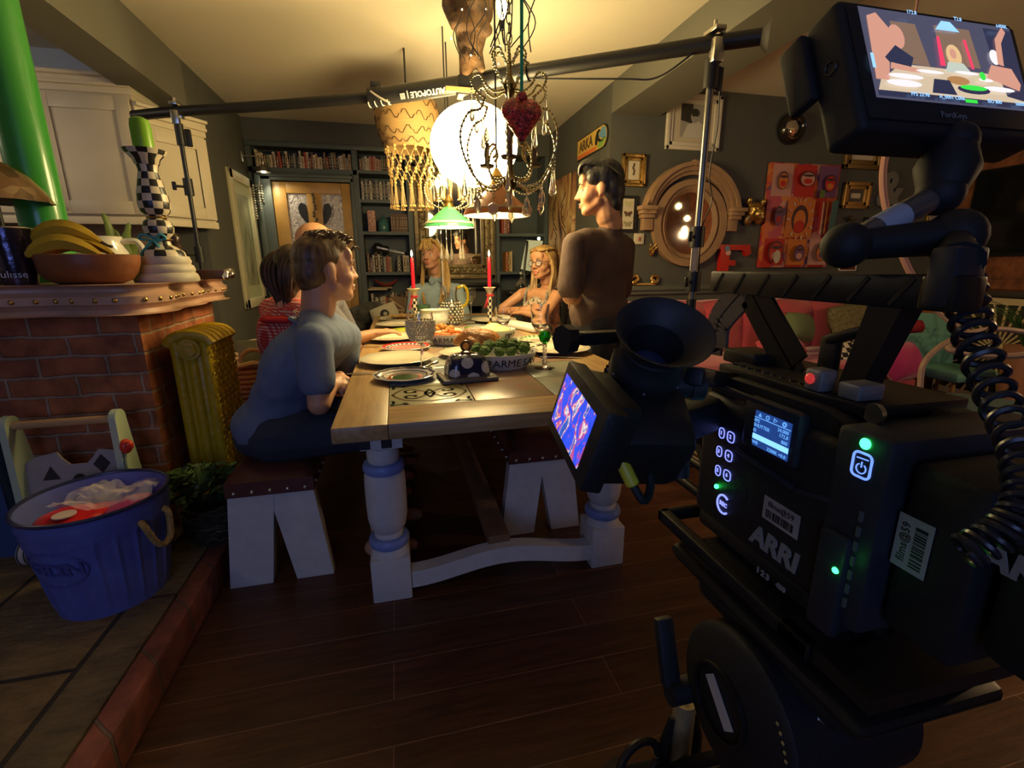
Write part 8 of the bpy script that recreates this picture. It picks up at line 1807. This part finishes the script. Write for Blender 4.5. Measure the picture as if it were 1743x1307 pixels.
for k in range(44):
 a=2*PI*k/44
 for q in range(3):mb.box((.0385*math.cos(a+.07*(q%2)),.0385*math.sin(a+.07*(q%2)),-.068+.0045*q),(.003,.003,.003),M=EM)
P('knurled_ring',mb,M_RUB,vf,w=True)
mb=MB()
for k in range(12):a=.3+k*.52;mb.ell(EM@V((.0362*math.cos(a),.0362*math.sin(a),-.050 if k%2 else-.034)),.0015,6,4)
P('white_dots',mb,M_PRINT,vf,w=True)
mb=MB();mb.cyl(EM@V((.036,.0,-.062)),EM@V((.052,.0,-.062)),.014,n=18);mb.cyl(EM@V((.052,0,-.062)),EM@V((.066,0,-.062)),.0165,n=18);P('pivot_knob',mb,M_CAMG,vf,w=True)
U3=(RGT*29-UPV*74-FWD*170).normalized();V3=(-RGT*28-UPV*95+FWD*36).normalized();N3=U3.cross(V3)
sc_=AD(970,710,.43)
if N3.dot(CC-sc_)<0:N3=-N3
SM_=Matrix(((U3.x,V3.x,N3.x,sc_.x),(U3.y,V3.y,N3.y,sc_.y),(U3.z,V3.z,N3.z,sc_.z),(0,0,0,1)))
mb=MB();mb.box((.004,0,-.012),(.118,.074,.020),M=SM_,bev=.003);mb.box((-.012,.0,-.036),(.088,.066,.03),M=SM_,bev=.006);ff=P('flip_monitor',mb,M_CAM,vf,w=True)
def evs(nt,N,L,b,tc):
 n=N.new('ShaderNodeTexNoise');n.inputs['Scale'].default_value=7;n.inputs['Detail'].default_value=5;n.inputs['Distortion'].default_value=1;L.new(mapping(N,L,tc.outputs['UV'],(1.0,.35,1),(0,0,.5)),n.inputs['Vector'])
 r=ramp(N,[(.0,(.01,.03,.55)),(.47,(.03,.08,.75)),(.53,(.55,.06,.10)),(.57,(.75,.70,.72)),(.62,(.03,.05,.35)),(.7,(.04,.16,.60))]);L.new(n.outputs['Fac'],r.inputs[0]);L.new(r.outputs[0],b.inputs['Emission Color']);b.inputs['Emission Strength'].default_value=.85;b.inputs['Base Color'].default_value=(.01,.01,.02,1)
mb=MB();mb.quad(*[SM_@V((x,y,-.0015)) for x,y in ((-.046,-.026),(.046,-.026),(.046,.026),(-.046,.026))]);P('flip_screen',mb,nodemat('false colour screen',evs,rough=.2),ff,w=True)
hb_=AD(1075,745,.475);mb=MB();mb.box((0,0,0),(.10,.07,.085),M=Matrix.Translation(hb_)@EM.to_3x3().to_4x4(),bev=.012);mb.bar(hb_,(.40,.50,1.0),.035,.04,bev=.006);mb.bar(AD(1180,640,.48),(.42,.52,1.03),.02,.02,bev=.004);P('viewfinder_mount',mb,M_CAM,rg,w=True)
kn=AD(960,578,.455);k2_=AD(1060,572,.50);mb=MB();d_=(k2_-kn).normalized();mb.cyl(kn-d_*.003,kn+d_*.009,.0145,n=8);mb.cyl(kn,kn+d_*.022,.005,n=10);mb.bar(kn+d_*.02,k2_,.016,.013,bev=.002);P('pull_knob',mb,M_ALU,vf,w=True)
c_=[AD(1046,760,.45),AD(1060,790,.45),AD(1078,826,.45)];mb=MB();mb.tube([c_[0],c_[0].lerp(c_[2],.15)],.004,10);cy_=P('cable_plug',mb,M_STEEL,rg,w=True)
mb=MB();mb.tube([c_[0].lerp(c_[2],.13),c_[0].lerp(c_[2],.2),c_[2].lerp(c_[0],.04),c_[2]],[.0055,.0068,.0068,.005],12);P('yellow_sleeve',mb,mat('yellow heat shrink',(.55,.48,.03),.4),cy_,w=True,label='yellow cable sleeve')
mb=MB();mb.tube(spline([c_[2],AD(1095,852,.45),AD(1107,830,.46),AD(1105,780,.47),AD(1100,735,.475)],6),.0042,8);mb.tube(spline([AD(1070,735,.47),AD(1072,780,.47),AD(1100,800,.47),AD(1125,770,.48),AD(1160,790,.50),AD(1180,760,.52)],6),.0035,8);P('cable',mb,M_RUB,rg,w=True)
mb=MB();mb.cyl(AD(1155,740,.56),AD(1157,812,.56),.011,n=14);P('hanging_post',mb,M_RUB,rg,w=True)
# ---- field monitor on an articulated arm
tl=math.radians(22);MV=V((0,math.sin(tl),math.cos(tl)));MU=V((1,0,0));MN=V((0,-math.cos(tl),math.sin(tl)))
m0=AD(1491,166,.42);MO=Matrix(((MU.x,MV.x,MN.x,m0.x),(MU.y,MV.y,MN.y,m0.y),(MU.z,MV.z,MN.z,m0.z),(0,0,0,1)))
fm=T('field_monitor','black field monitor showing the dinner scene, on an arm above the cinema camera','monitor',m0)
mb=MB();mb.box((.093,.036,-.022),(.222,.132,.040),M=MO,bev=.007,seg=3);mb.box((.093,.036,-.0015),(.208,.112,.003),M=MO,bev=.001);mb.box((-.022,.06,-.05),(.012,.07,.03),M=MO,bev=.004);P('monitor_body',mb,M_RUB,fm,w=True)
mb=MB();mb.tube([MO@V((-.0185,.045+.006*math.cos(a),-.02+.006*math.sin(a))) for a in [2*PI*i/16 for i in range(16)]],.0012,6,closed=True);P('side_dial',mb,M_ALU,fm,w=True)
def em(n,c,s=1):return mat('screen '+n,(.01,.01,.01),.3,emit=(c,s))
SCM=[em('dark',(.05,.05,.085)),em('table',(.46,.36,.25)),em('skin',(.46,.22,.16)),em('white',(.66,.62,.64)),em('navy',(.02,.022,.05)),em('pale blue',(.25,.50,.85)),em('wood',(.16,.10,.07)),em('red',(.65,.04,.10)),em('green',(.03,.55,.05)),em('blonde',(.55,.36,.18)),em('shirt',(.38,.42,.36)),em('brown',(.32,.16,.06))]
mb=MB();k_=[0]
def sx(pts,m):
 k_[0] += 1;mb.mi=m;z=.0004+.00008*k_[0];A=[mb.bm.verts.new(MO@V((p[0]*.19,p[1]*.092,z))) for p in pts];f=mb._f(A)
ov=lambda x,y,a,b,n=14:[(x+a*math.cos(2*PI*i/n),y+b*math.sin(2*PI*i/n)) for i in range(n)]
sx([(0,0),(1,0),(1,1),(0,1)],0);sx([(.02,.07),(.99,.07),(.99,.18),(.92,.30),(.75,.40),(.2,.40),(.05,.2)],1);sx([(.20,.42),(.38,.40),(.34,.88),(.18,.88)],6);sx([(.48,.45),(.72,.45),(.70,.9),(.46,.9)],6);sx([(.86,.15),(1,.1),(1,.95),(.80,.95),(.82,.5)],4)
sx([(.02,.2),(.10,.2),(.13,.45),(.20,.62),(.16,.8),(.1,.95),(.04,.9)],2);sx(ov(.20,.70,.05,.14),2);sx([(.10,.45),(.18,.60),(.28,.48),(.25,.36),(.14,.36)],4);sx([(.13,.40),(.30,.36),(.30,.31),(.12,.33)],2);sx(ov(.55,.56,.05,.13),9);sx([(.47,.36),(.50,.48),(.60,.48),(.65,.36)],10);sx(ov(.545,.58,.022,.06),2);sx(ov(.83,.60,.035,.09),3);sx([(.74,.34),(.79,.50),(.93,.48),(.97,.30),(.95,.22)],2);sx([(.84,.52),(.86,.82),(.93,.98),(.95,.92),(.90,.78),(.88,.5)],2)
sx([(.44,.42),(.455,.76),(.475,.76),(.475,.42)],7);sx([(.645,.42),(.63,.76),(.65,.76),(.665,.42)],7);sx([(.46,.84),(.62,.84),(.57,.95),(.51,.95)],5)
for (x,y,a,b) in ((.20,.25,.11,.03),(.18,.17,.11,.04),(.36,.33,.09,.02),(.80,.21,.11,.03),(.60,.36,.08,.02),(.72,.30,.05,.02)):sx(ov(x,y,a,b),3)
sx(ov(.53,.26,.075,.05),11);sx([(.34,.09),(.50,.09),(.47,.25),(.37,.25)],4);sx(ov(.62,.17,.11,.05),4);sx(ov(.62,.19,.09,.03),8);sx(ov(.70,.34,.02,.05),8);sx([(.0,.30),(.02,.30),(.02,.46),(0,.46)],5);sx([(.0,0),(1,0),(1,.062),(0,.062)],4);sx([(.54,.012),(.62,.012),(.62,.05),(.54,.05)],8)
for ch,x,y in (('FPS 23.98',.24,.033),('A_0001 C006',.44,.033),('ISO 800',.72,.033),('5600K',.90,.033),('172.8',.30,.96),('T2.8',.60,.96),('6400K',.9,.95)):mb.mi=5;mb.text(ch,.0055,MO@Matrix.Translation((x*.19,y*.092,.0048)),.0001)
P('screen_picture',mb,SCM,fm,w=True)
b=MB();b.text('PortKeys',.0085,MO@Matrix.Translation((.088,-.0115,.0006)),.0002);P('maker_lettering',b,M_PRINT,fm,w=True)
ja=AD(1622,245,.45);jb=AD(1600,330,.45);jc=AD(1440,418,.44);jd=AD(1625,402,.43);je=V((.455,.305,1.18))
mb=MB();mb.ell(ja,.02,16,10);mb.bar(MO@V((.09,-.028,-.03)),ja,.028,.03,bev=.006);mb.tube([ja,ja.lerp(jb,.5),jb],[.018,.026,.018],16);mb.ell(jb,.020,16,10);mb.ell(jd,.024,16,10);mb.tube([jc,jc.lerp(jd,.5),jd],[.014,.015,.017],14);mb.ell(jc,.021,16,10);mb.tube([jd,jd.lerp(je,.5),je],[.013,.013,.018],12);arm_=P('articulated_arm',mb,M_RUB,fm,w=True)
mb=MB();mb.tube([jb,jc],.0115,14);P('arm_rod',mb,mat('satin grey rod',(.18,.17,.16),.35,.7),arm_,w=True,label='satin grey arm rod')
mb=MB();e_=jb.lerp(jc,.42);d_=(jc-jb).normalized();mb.tube([e_,e_+d_*.030],.0121,14);P('rod_label',mb,mat('pale rod label',(.35,.38,.42),.5),arm_,w=True)
mb=MB();b_=je+V((0,0,-.012));mb.box(b_,(.036,.022,.05),bev=.004);P('arm_clamp',mb,M_CAMG,fm,w=True)
path=spline([AD(1640,478,.42),AD(1655,560,.40),AD(1690,660,.36),AD(1733,760,.31),AD(1742,850,.285),AD(1705,905,.285),AD(1640,940,.29)],30);n=len(path);pts=[]
for i in range(n*6):
 t=i/(n*6)*(n-1);j=int(t);p=path[j].lerp(path[min(j+1,n-1)],t-j);d_=(path[min(j+2,n-1)]-path[max(j-1,0)]).normalized();u_=d_.cross(FWD).normalized();w_=d_.cross(u_);a=t*.85;pts.append(p+u_*(.031*(p-CC).dot(FWD)*math.cos(a))+w_*(.031*(p-CC).dot(FWD)*math.sin(a)))
mb=MB();mb.tube(pts,[.0074*(p-CC).dot(FWD) for p in pts],6);O('coiled_cable',mb,mat('glossy cable rubber',(.02,.02,.025),.3),'black coiled cable hanging down the back of the cinema camera','cable')
# ---- tripod head, tripod and steel spigot arm
tp_=T('tripod','heavy black tripod with fluid head under the cinema camera','tripod',(.455,.38,0))
def slots(mb,x0,x1,y0,y1,z,h):
 mb.box(((x0+x1)/2,y1-.006,z),(x1-x0,.012,h),bev=.003);mb.box(((x0+x1)/2,y0+.02,z),(x1-x0,.04,h),bev=.003)
 for x in (x0+.008,(x0+x1)/2,x1-.008):mb.box((x,(y0+y1)/2,z),(.016 if x != (x0+x1)/2 else .05,y1-y0,h),bev=.003)
mb=MB();slots(mb,.365,.545,.30,.575,.812,.018);mb.box((.455,.36,.812),(.17,.24,.016));P('bridge_plate',mb,M_ALU,tp_,w=True)
mb=MB();mb.box((.455,.39,.778),(.18,.30,.022),bev=.012);mb.box((.455,.38,.795),(.11,.26,.016));P('sliding_plate',mb,M_ALU,tp_,w=True)
mb=MB();mb.box((.455,.38,.752),(.15,.22,.03),bev=.01);mb.lathe([(0,0),(.088,0),(.095,.006),(.095,.05),(.088,.056),(0,.056)],44,M=Matrix.Translation((.355,.375,.665))@Matrix.Rotation(PI/2,4,'Y'));mb.lathe([(0,0),(.085,0),(.09,.05),(.088,.12),(0,.12)],40,M=Matrix.Translation((.411,.375,.665))@Matrix.Rotation(PI/2,4,'Y'));mb.lathe([(0,0),(.06,0),(.075,.03),(.08,.07),(.0,.07)],36,c=(.455,.375,.50));hd_=P('fluid_head',mb,M_CAM,tp_,w=True)
mb=MB();mb.lathe([(.042,0),(.046,0),(.046,.004),(.042,.004)],36,M=Matrix.Translation((.350,.392,.658))@Matrix.Rotation(PI/2,4,'Y'));P('badge_ring',mb,M_ALU,hd_,w=True)
mb=MB();Mb=fr((.3535,.392,.658),(0,-.72,-.69),(0,-.69,.72));mb.box((0,0,0),(.06,.019,.001),M=Mb);P('badge_label',mb,mat('silver badge',(.42,.40,.37),.4),hd_,w=True)
b=MB();[b.box((-.001+.0,.0055-.0052*i,.0008),(.046-.012*(i == 1),.0016,.0003),M=Mb@Matrix.Rotation(PI,4,'Y')) for i in range(3)];P('badge_print',b,M_BLACK,hd_,w=True)
mb=MB()
for k in range(18):a=-1.0+k*.10;mb.box((.3535,.375-.086*math.cos(a),.665+.086*math.sin(a)),(.001,.003,.003))
P('scale_dots',mb,mat('brass scale dots',(.4,.32,.12),.4),hd_,w=True)
mb=MB();mb.bar((.335,.462,.615),(.335,.495,.70),.016,.026,up=(1,0,0),bev=.005);mb.cyl((.33,.458,.608),(.372,.458,.608),.017,n=14);P('brake_lever',mb,M_RUB,hd_,w=True)
mb=MB();lp0=AD(1352,1220,.62);mb.box((0,0,0),(.055,.018,.001),M=fr(AD(1395,1240,.50),RGT*.97+UPV*.22,UPV));P('side_label',mb,mat('pale blue label',(.40,.45,.5),.4),hd_,w=True)
mb=MB();q0=AD(1340,1195,.5);mb.tube(spline([AD(1330,1185,.51),AD(1350,1215,.50),AD(1400,1218,.49)],5),.008,8);P('steel_lever',mb,M_STEEL,hd_,w=True)
mb=MB();mb.lathe([(0,0),(.05,0),(.06,.03),(.06,.05),(.05,.06),(0,.06)],30,c=(.455,.375,.45));P('bowl',mb,M_CAM,tp_,w=True)
for k in range(3):
 a=PI/2+.35+k*2*PI/3;d_=V((math.cos(a),math.sin(a),0));s_=V((-d_.y,d_.x,0));top=V((.455,.375,.48));mb=MB()
 for q in (-1,1):mb.tube([top+d_*.06+s_*.03*q,top+d_*.40+s_*.025*q-V((0,0,.47))],.014,10)
 mb.tube([top+d_*.18-V((0,0,.14)),top+d_*.42-V((0,0,.465))],.015,10);mb.box(top+d_*.28-V((0,0,.28)),(.05,.05,.03),rz=a);P('leg',mb,M_CAM,tp_,w=True)
g0=AD(1166,1192,.80);g0=V((g0.x,g0.y,g0.z));gt=T('grip_stand','stand with worn steel spigot at the bottom of the picture','light stand',(g0.x,g0.y,0))
mb=MB();mb.cyl((g0.x,g0.y,g0.z-.30),(g0.x,g0.y,g0.z),.0185,n=24);mb.cyl(g0,g0+V((0,0,.012)),.007,n=14);P('steel_spigot',mb,mat('worn brassy steel',(.60,.48,.24),.35,.5,noise=(40,.4)),gt,w=True)
mb=MB();
for s in (-1,1):mb.tube([(g0.x+s*.034,g0.y,g0.z-.25),(g0.x+s*.030,g0.y,g0.z-.08),(g0.x+s*.022,g0.y,g0.z-.03)],[.012,.010,.005],8)
mb.lathe([(.02,0),(.045,0),(.045,.05),(.02,.06)],24,c=(g0.x,g0.y,g0.z-.30));P('black_bracket',mb,M_ALU,gt,w=True)
mb=MB();r0=g0+V((-.085,-.01,-.10));mb.tube(arc(r0,.04,0,PI*1.9,24,(1,.2,0),(0,.1,1)),.007,8);P('ring_handle',mb,M_ALU,gt,w=True)
mb=MB();mb.cyl((g0.x,g0.y,.02),(g0.x,g0.y,g0.z-.28),.016,n=14)
for k in range(3):a=.4+k*2*PI/3;mb.tube([(g0.x,g0.y,.12),(g0.x+.2*math.cos(a),g0.y+.2*math.sin(a),.01)],.009,8)
P('stand_column',mb,M_CAM,gt,w=True)
# ==
M_PINKV=mat('coral pink velvet',(.50,.055,.075),.7,sheen=.4,noise=(8,.25),bump=(20,.2))
sf=T('sofa','long coral pink tufted sofa along the gallery wall','sofa',(2.77,3.15,0))
def tuft(u,v):
 x=1.72+2.1*u;z=.42+.46*v;p=.03*abs(math.sin(u*PI*6))**.5*math.sin(PI*min(1,v*1.02))**.3
 top=.015*abs(math.sin(u*PI*6))
 return V((x,3.36-.045*(1-v)-p+.09*max(0,v-.85)/.15*.6,z+top*v))
mb=MB();mb.grid(tuft,108,12);mb.grid(lambda u,v:V((1.72+2.1*u,3.40+.15*v-.0,.875+.015*abs(math.sin(u*PI*6))*(1-v)+.012*math.sin(PI*v))),108,4);mb.box((2.77,3.48,.42),(2.1,.18,.8));P('tufted_back',mb,M_PINKV,sf,w=True)
for i in range(2):mb=MB();mb.box((2.245+1.05*i,3.0,.40),(1.04,.74,.16),bev=.05,seg=4);P('seat_cushion',mb,M_PINKV,sf,w=True)
mb=MB();mb.box((2.77,3.02,.21),(2.1,.72,.22),bev=.02);P('sofa_base',mb,M_PINKV,sf,w=True)
for x in (1.8,3.74):
 for y in (2.72,3.5):mb=MB();mb.cyl((x,y,0),(x,y,.1),.025,.03,n=12);P('leg',mb,M_BLACK,sf,w=True)
fur=mat('olive shag fur',(.24,.20,.09),.95,noise=(40,.5),bump=(90,1.6));c=AY(1455,545,3.12)
cushion('cushion','olive shaggy fur cushion leaning on the pink sofa',c,.27,.15,.10,fur,(-.35,-.12,.1),18)
c=AY(1360,557,3.10);cushion('cushion','sage green cushion left of the shaggy fur cushion on the sofa',c,.16,.12,.08,mat('sage velvet',(.14,.17,.08),.9),(-.3,.1,.2))
c=AY(1455,600,2.86);cushion('cushion','black and white checked cushion in front of the fur cushion',c,.24,.12,.09,nodemat('checked weave',lambda nt,N,L,bs,tc:(lambda ck:(L.new(mapping(N,L,tc.outputs['Object'],(1,.01,1)),ck.inputs['Vector']),setattr(ck.inputs['Scale'],'default_value',30),L.new(ck.outputs['Color'],bs.inputs['Base Color'])))(stemck(N)),rough=.9),(-.7,.05,.1))
c=AY(1535,615,2.55);cushion('cushion','magenta cushion standing below the teal chair',c,.17,.13,.09,mat('magenta velvet',(.42,.015,.13),.8,sheen=.3),(-.35,-.1,.2))
c=AY(1330,590,2.9);cushion('cushion','flat coral cushion lying at the middle of the sofa',c,.2,.08,.06,M_PINKV,(-1.0,0,0))
tc_=AY(1575,565,2.9);tch=T('teal_armchair','small teal moulded armchair at the right end of the sofa','armchair',(tc_.x,2.9,0))
mb=MB();mb.prism([(-.22,-.30),(.22,-.30),(.24,.05),(.18,.13),(-.12,.15),(-.2,.08)],.09,fr((tc_.x,2.95,tc_.z),(1,-.15,0),(0,.15,1)));P('backrest',mb,mat('teal plastic',(.13,.33,.26),.45),tch,w=True)
mb=MB();mb.box((tc_.x,2.68,tc_.z-.28),(.42,.42,.08),bev=.03);P('seat',mb,MATS['teal plastic'],tch,w=True)
for sx_ in (-1,1):
 for sy_ in (-1,1):mb=MB();mb.cyl((tc_.x+sx_*.18,2.68+sy_*.18,0),(tc_.x+sx_*.15,2.68+sy_*.15,tc_.z-.3),.014,n=8);P('leg',mb,M_OAK,tch,w=True)
c=AY(1550,556,2.72);cushion('cushion','small dark red cushion on the teal armchair',c,.12,.05,.05,mat('dark red velvet',(.25,.01,.02),.8),(-.3,0,0))
ob=AY(1598,545,3.3);mb=MB();mb.box((ob.x,3.35,.45),(.30,.25,.90),bev=.01);O('orange_cabinet',mb,mat('burnt orange lacquer',(.36,.10,.025),.4),'burnt orange cabinet at the right end of the gallery wall','cabinet')
M_RAT=mat('pale rattan',(.52,.33,.22),.5,noise=(20,.2))
rt=T('rattan_chair','pale pink rattan hoop chair at the far right of the lounge','chair',(2.9,1.95,0));K=2.05
def rr(*p):return spline([AD(x,y,k) for x,y,k in p],6)
mb=MB();mb.tube(rr((1566,660,2.3),(1572,620,2.3),(1600,590,2.3),(1645,568,2.3),(1700,560,2.3),(1760,568,2.3)),.013,8);P('arm_hoop',mb,M_RAT,rt,w=True)
mb=MB();mb.tube(rr((1612,585,2.45),(1620,596,2.4),(1660,604,2.4),(1720,606,2.35),(1770,600,2.3)),.016,8);P('seat_rim',mb,M_RAT,rt,w=True)
mb=MB();s0=AD(1700,612,2.3);mb.lathe([(0,0),(.28,0),(.30,.03),(.26,.06),(0,.05)],28,c=(s0.x,s0.y,.42));P('seat_pad',mb,mat('teal grey pad',(.07,.12,.13),.9),rt,w=True)
for k in range(4):a=.6+k*PI/2;mb=MB();mb.tube([(s0.x+.22*math.cos(a),s0.y+.22*math.sin(a),.43),(s0.x+.27*math.cos(a),s0.y+.27*math.sin(a),0)],.014,8);P('leg',mb,M_RAT,rt,w=True)
mb=MB();mb.tube(rr((1580,515,2.6),(1600,535,2.6),(1630,555,2.55),(1660,570,2.5)),.013,8);P('back_cane',mb,M_RAT,rt,w=True)
hp_=T('hanging_hoop','long curved pink hoop hanging in front of the gallery wall','ornament',AD(1530,480,2.2))
mb=MB();mb.tube(spline([AD(1522,225,2.2),AD(1506,270,2.2),AD(1503,320,2.2),AD(1512,370,2.2),AD(1530,420,2.2),AD(1550,465,2.2),AD(1580,515,2.2)],6),.015,8);mb.cyl(AD(1522,226,2.2),V((AD(1522,226,2.2).x,AD(1522,226,2.2).y,ZC)),.006,n=6);P('pink_hoop',mb,mat('dusty pink tube',(.52,.27,.22),.5),hp_,w=True)
sbx=T('sunburst_sideboard','cream sideboard with sunburst slats against the orange wall','sideboard',(4.85,2.4,0))
mb=MB();mb.box((4.86,2.3,.47),(.42,1.6,.90),bev=.01);P('body',mb,mat('dark interior',(.03,.022,.015),.7),sbx,w=True)
mb=MB();mb.box((4.86,2.3,.935),(.46,1.66,.04),bev=.006);P('top',mb,mat('dark stone top',(.06,.05,.04),.3),sbx,w=True)
M_SUN=mat('cream painted slat',(.58,.45,.24),.5)
for y0 in (2.70,1.90):
 mb=MB();mb.box((4.643,y0,.88),(.02,.78,.05));mb.box((4.643,y0,.10),(.02,.78,.05))
 for s in (-1,1):mb.box((4.643,y0+s*.375,.49),(.02,.04,.80))
 for k in range(28):
  a=2*PI*k/28;r1=min(.36/max(abs(math.cos(a)),1e-3),.39/max(abs(math.sin(a)),1e-3));mb.bar((4.643,y0+.06*math.cos(a),.49+.06*math.sin(a)),(4.643,y0+r1*math.cos(a),.49+r1*math.sin(a)),.012,.018,up=(1,0,0))
 mb.lathe([(0,0),(.07,0),(.06,.02),(0,.025)],20,M=Matrix.Translation((4.65,y0,.49))@Matrix.Rotation(-PI/2,4,'Y'));P('sunburst_door',mb,M_SUN,sbx,w=True)
fn=AY(1735,535,2.2);fp=T('fern','green fern on a stand at the right edge of the picture','plant',(4.3,2.25,0));fz=1.0
f0=AX(1755,540,4.2);mb=MB();mb.cyl((f0.x,f0.y,0),(f0.x,f0.y,f0.z-.20),.05,.1,n=18);P('plant_pot',mb,MATS['terracotta'],fp,w=True)
random.seed(50);mb=MB()
for i in range(26):
 a=random.uniform(0,6.28);d_=V((math.cos(a),math.sin(a),0));q0=V((f0.x,f0.y,f0.z-.2));q=spline([q0,q0+d_*.14+V((0,0,.22)),q0+d_*.34+V((0,0,.14+random.uniform(-.1,.15)))],6)
 mb.tube(q,.003,4)
 for k in range(3,len(q)):
  s=V((-d_.y,d_.x,0))*.05*(1-.6*k/len(q))
  for g_ in (-1,1):mb._f([mb.bm.verts.new(p) for p in (q[k],q[k]+s*g_+d_*.012,q[k]+d_*.014)])
P('fronds',mb,mat('fern green',(.03,.09,.02),.5),fp,w=True,kind='stuff')
def zeb(nt,N,L,b,tc):
 w_=N.new('ShaderNodeTexWave');w_.inputs['Scale'].default_value=7;w_.inputs['Distortion'].default_value=5;w_.inputs['Detail'].default_value=2;w_.inputs['Detail Scale'].default_value=.8;L.new(tc.outputs['Object'],w_.inputs['Vector']);r=ramp(N,[(0,(.50,.38,.26)),(.5,(.035,.02,.015))],'CONSTANT');L.new(w_.outputs['Fac'],r.inputs[0]);L.new(r.outputs[0],b.inputs['Base Color'])
mb=MB();mb.prism([(1.38,2.22),(1.75,2.30),(2.2,2.24),(2.75,2.34),(3.0,2.62),(2.7,2.85),(2.1,2.8),(1.6,2.84),(1.28,2.66),(1.22,2.42)],.008,Matrix.Translation((0,0,.001)));O('zebra_rug',mb,nodemat('zebra hide',zeb,rough=.9),'cream and black zebra striped rug in front of the sofa','rug')
ctb=T('coffee_table','low dark side table on the zebra rug','table',(2.25,2.32,.009));mb=MB();mb.lathe([(0,.33),(.26,.33),(.27,.345),(.26,.36),(0,.36)],36,c=(2.25,2.32,.0));P('tabletop',mb,M_BLACK,ctb,w=True)
mb=MB();mb.lathe([(0,.01),(.14,.01),(.12,.03),(.03,.06),(.03,.30),(.08,.33),(0,.33)],24,c=(2.25,2.32,0));P('pedestal',mb,M_BLACK,ctb,w=True)
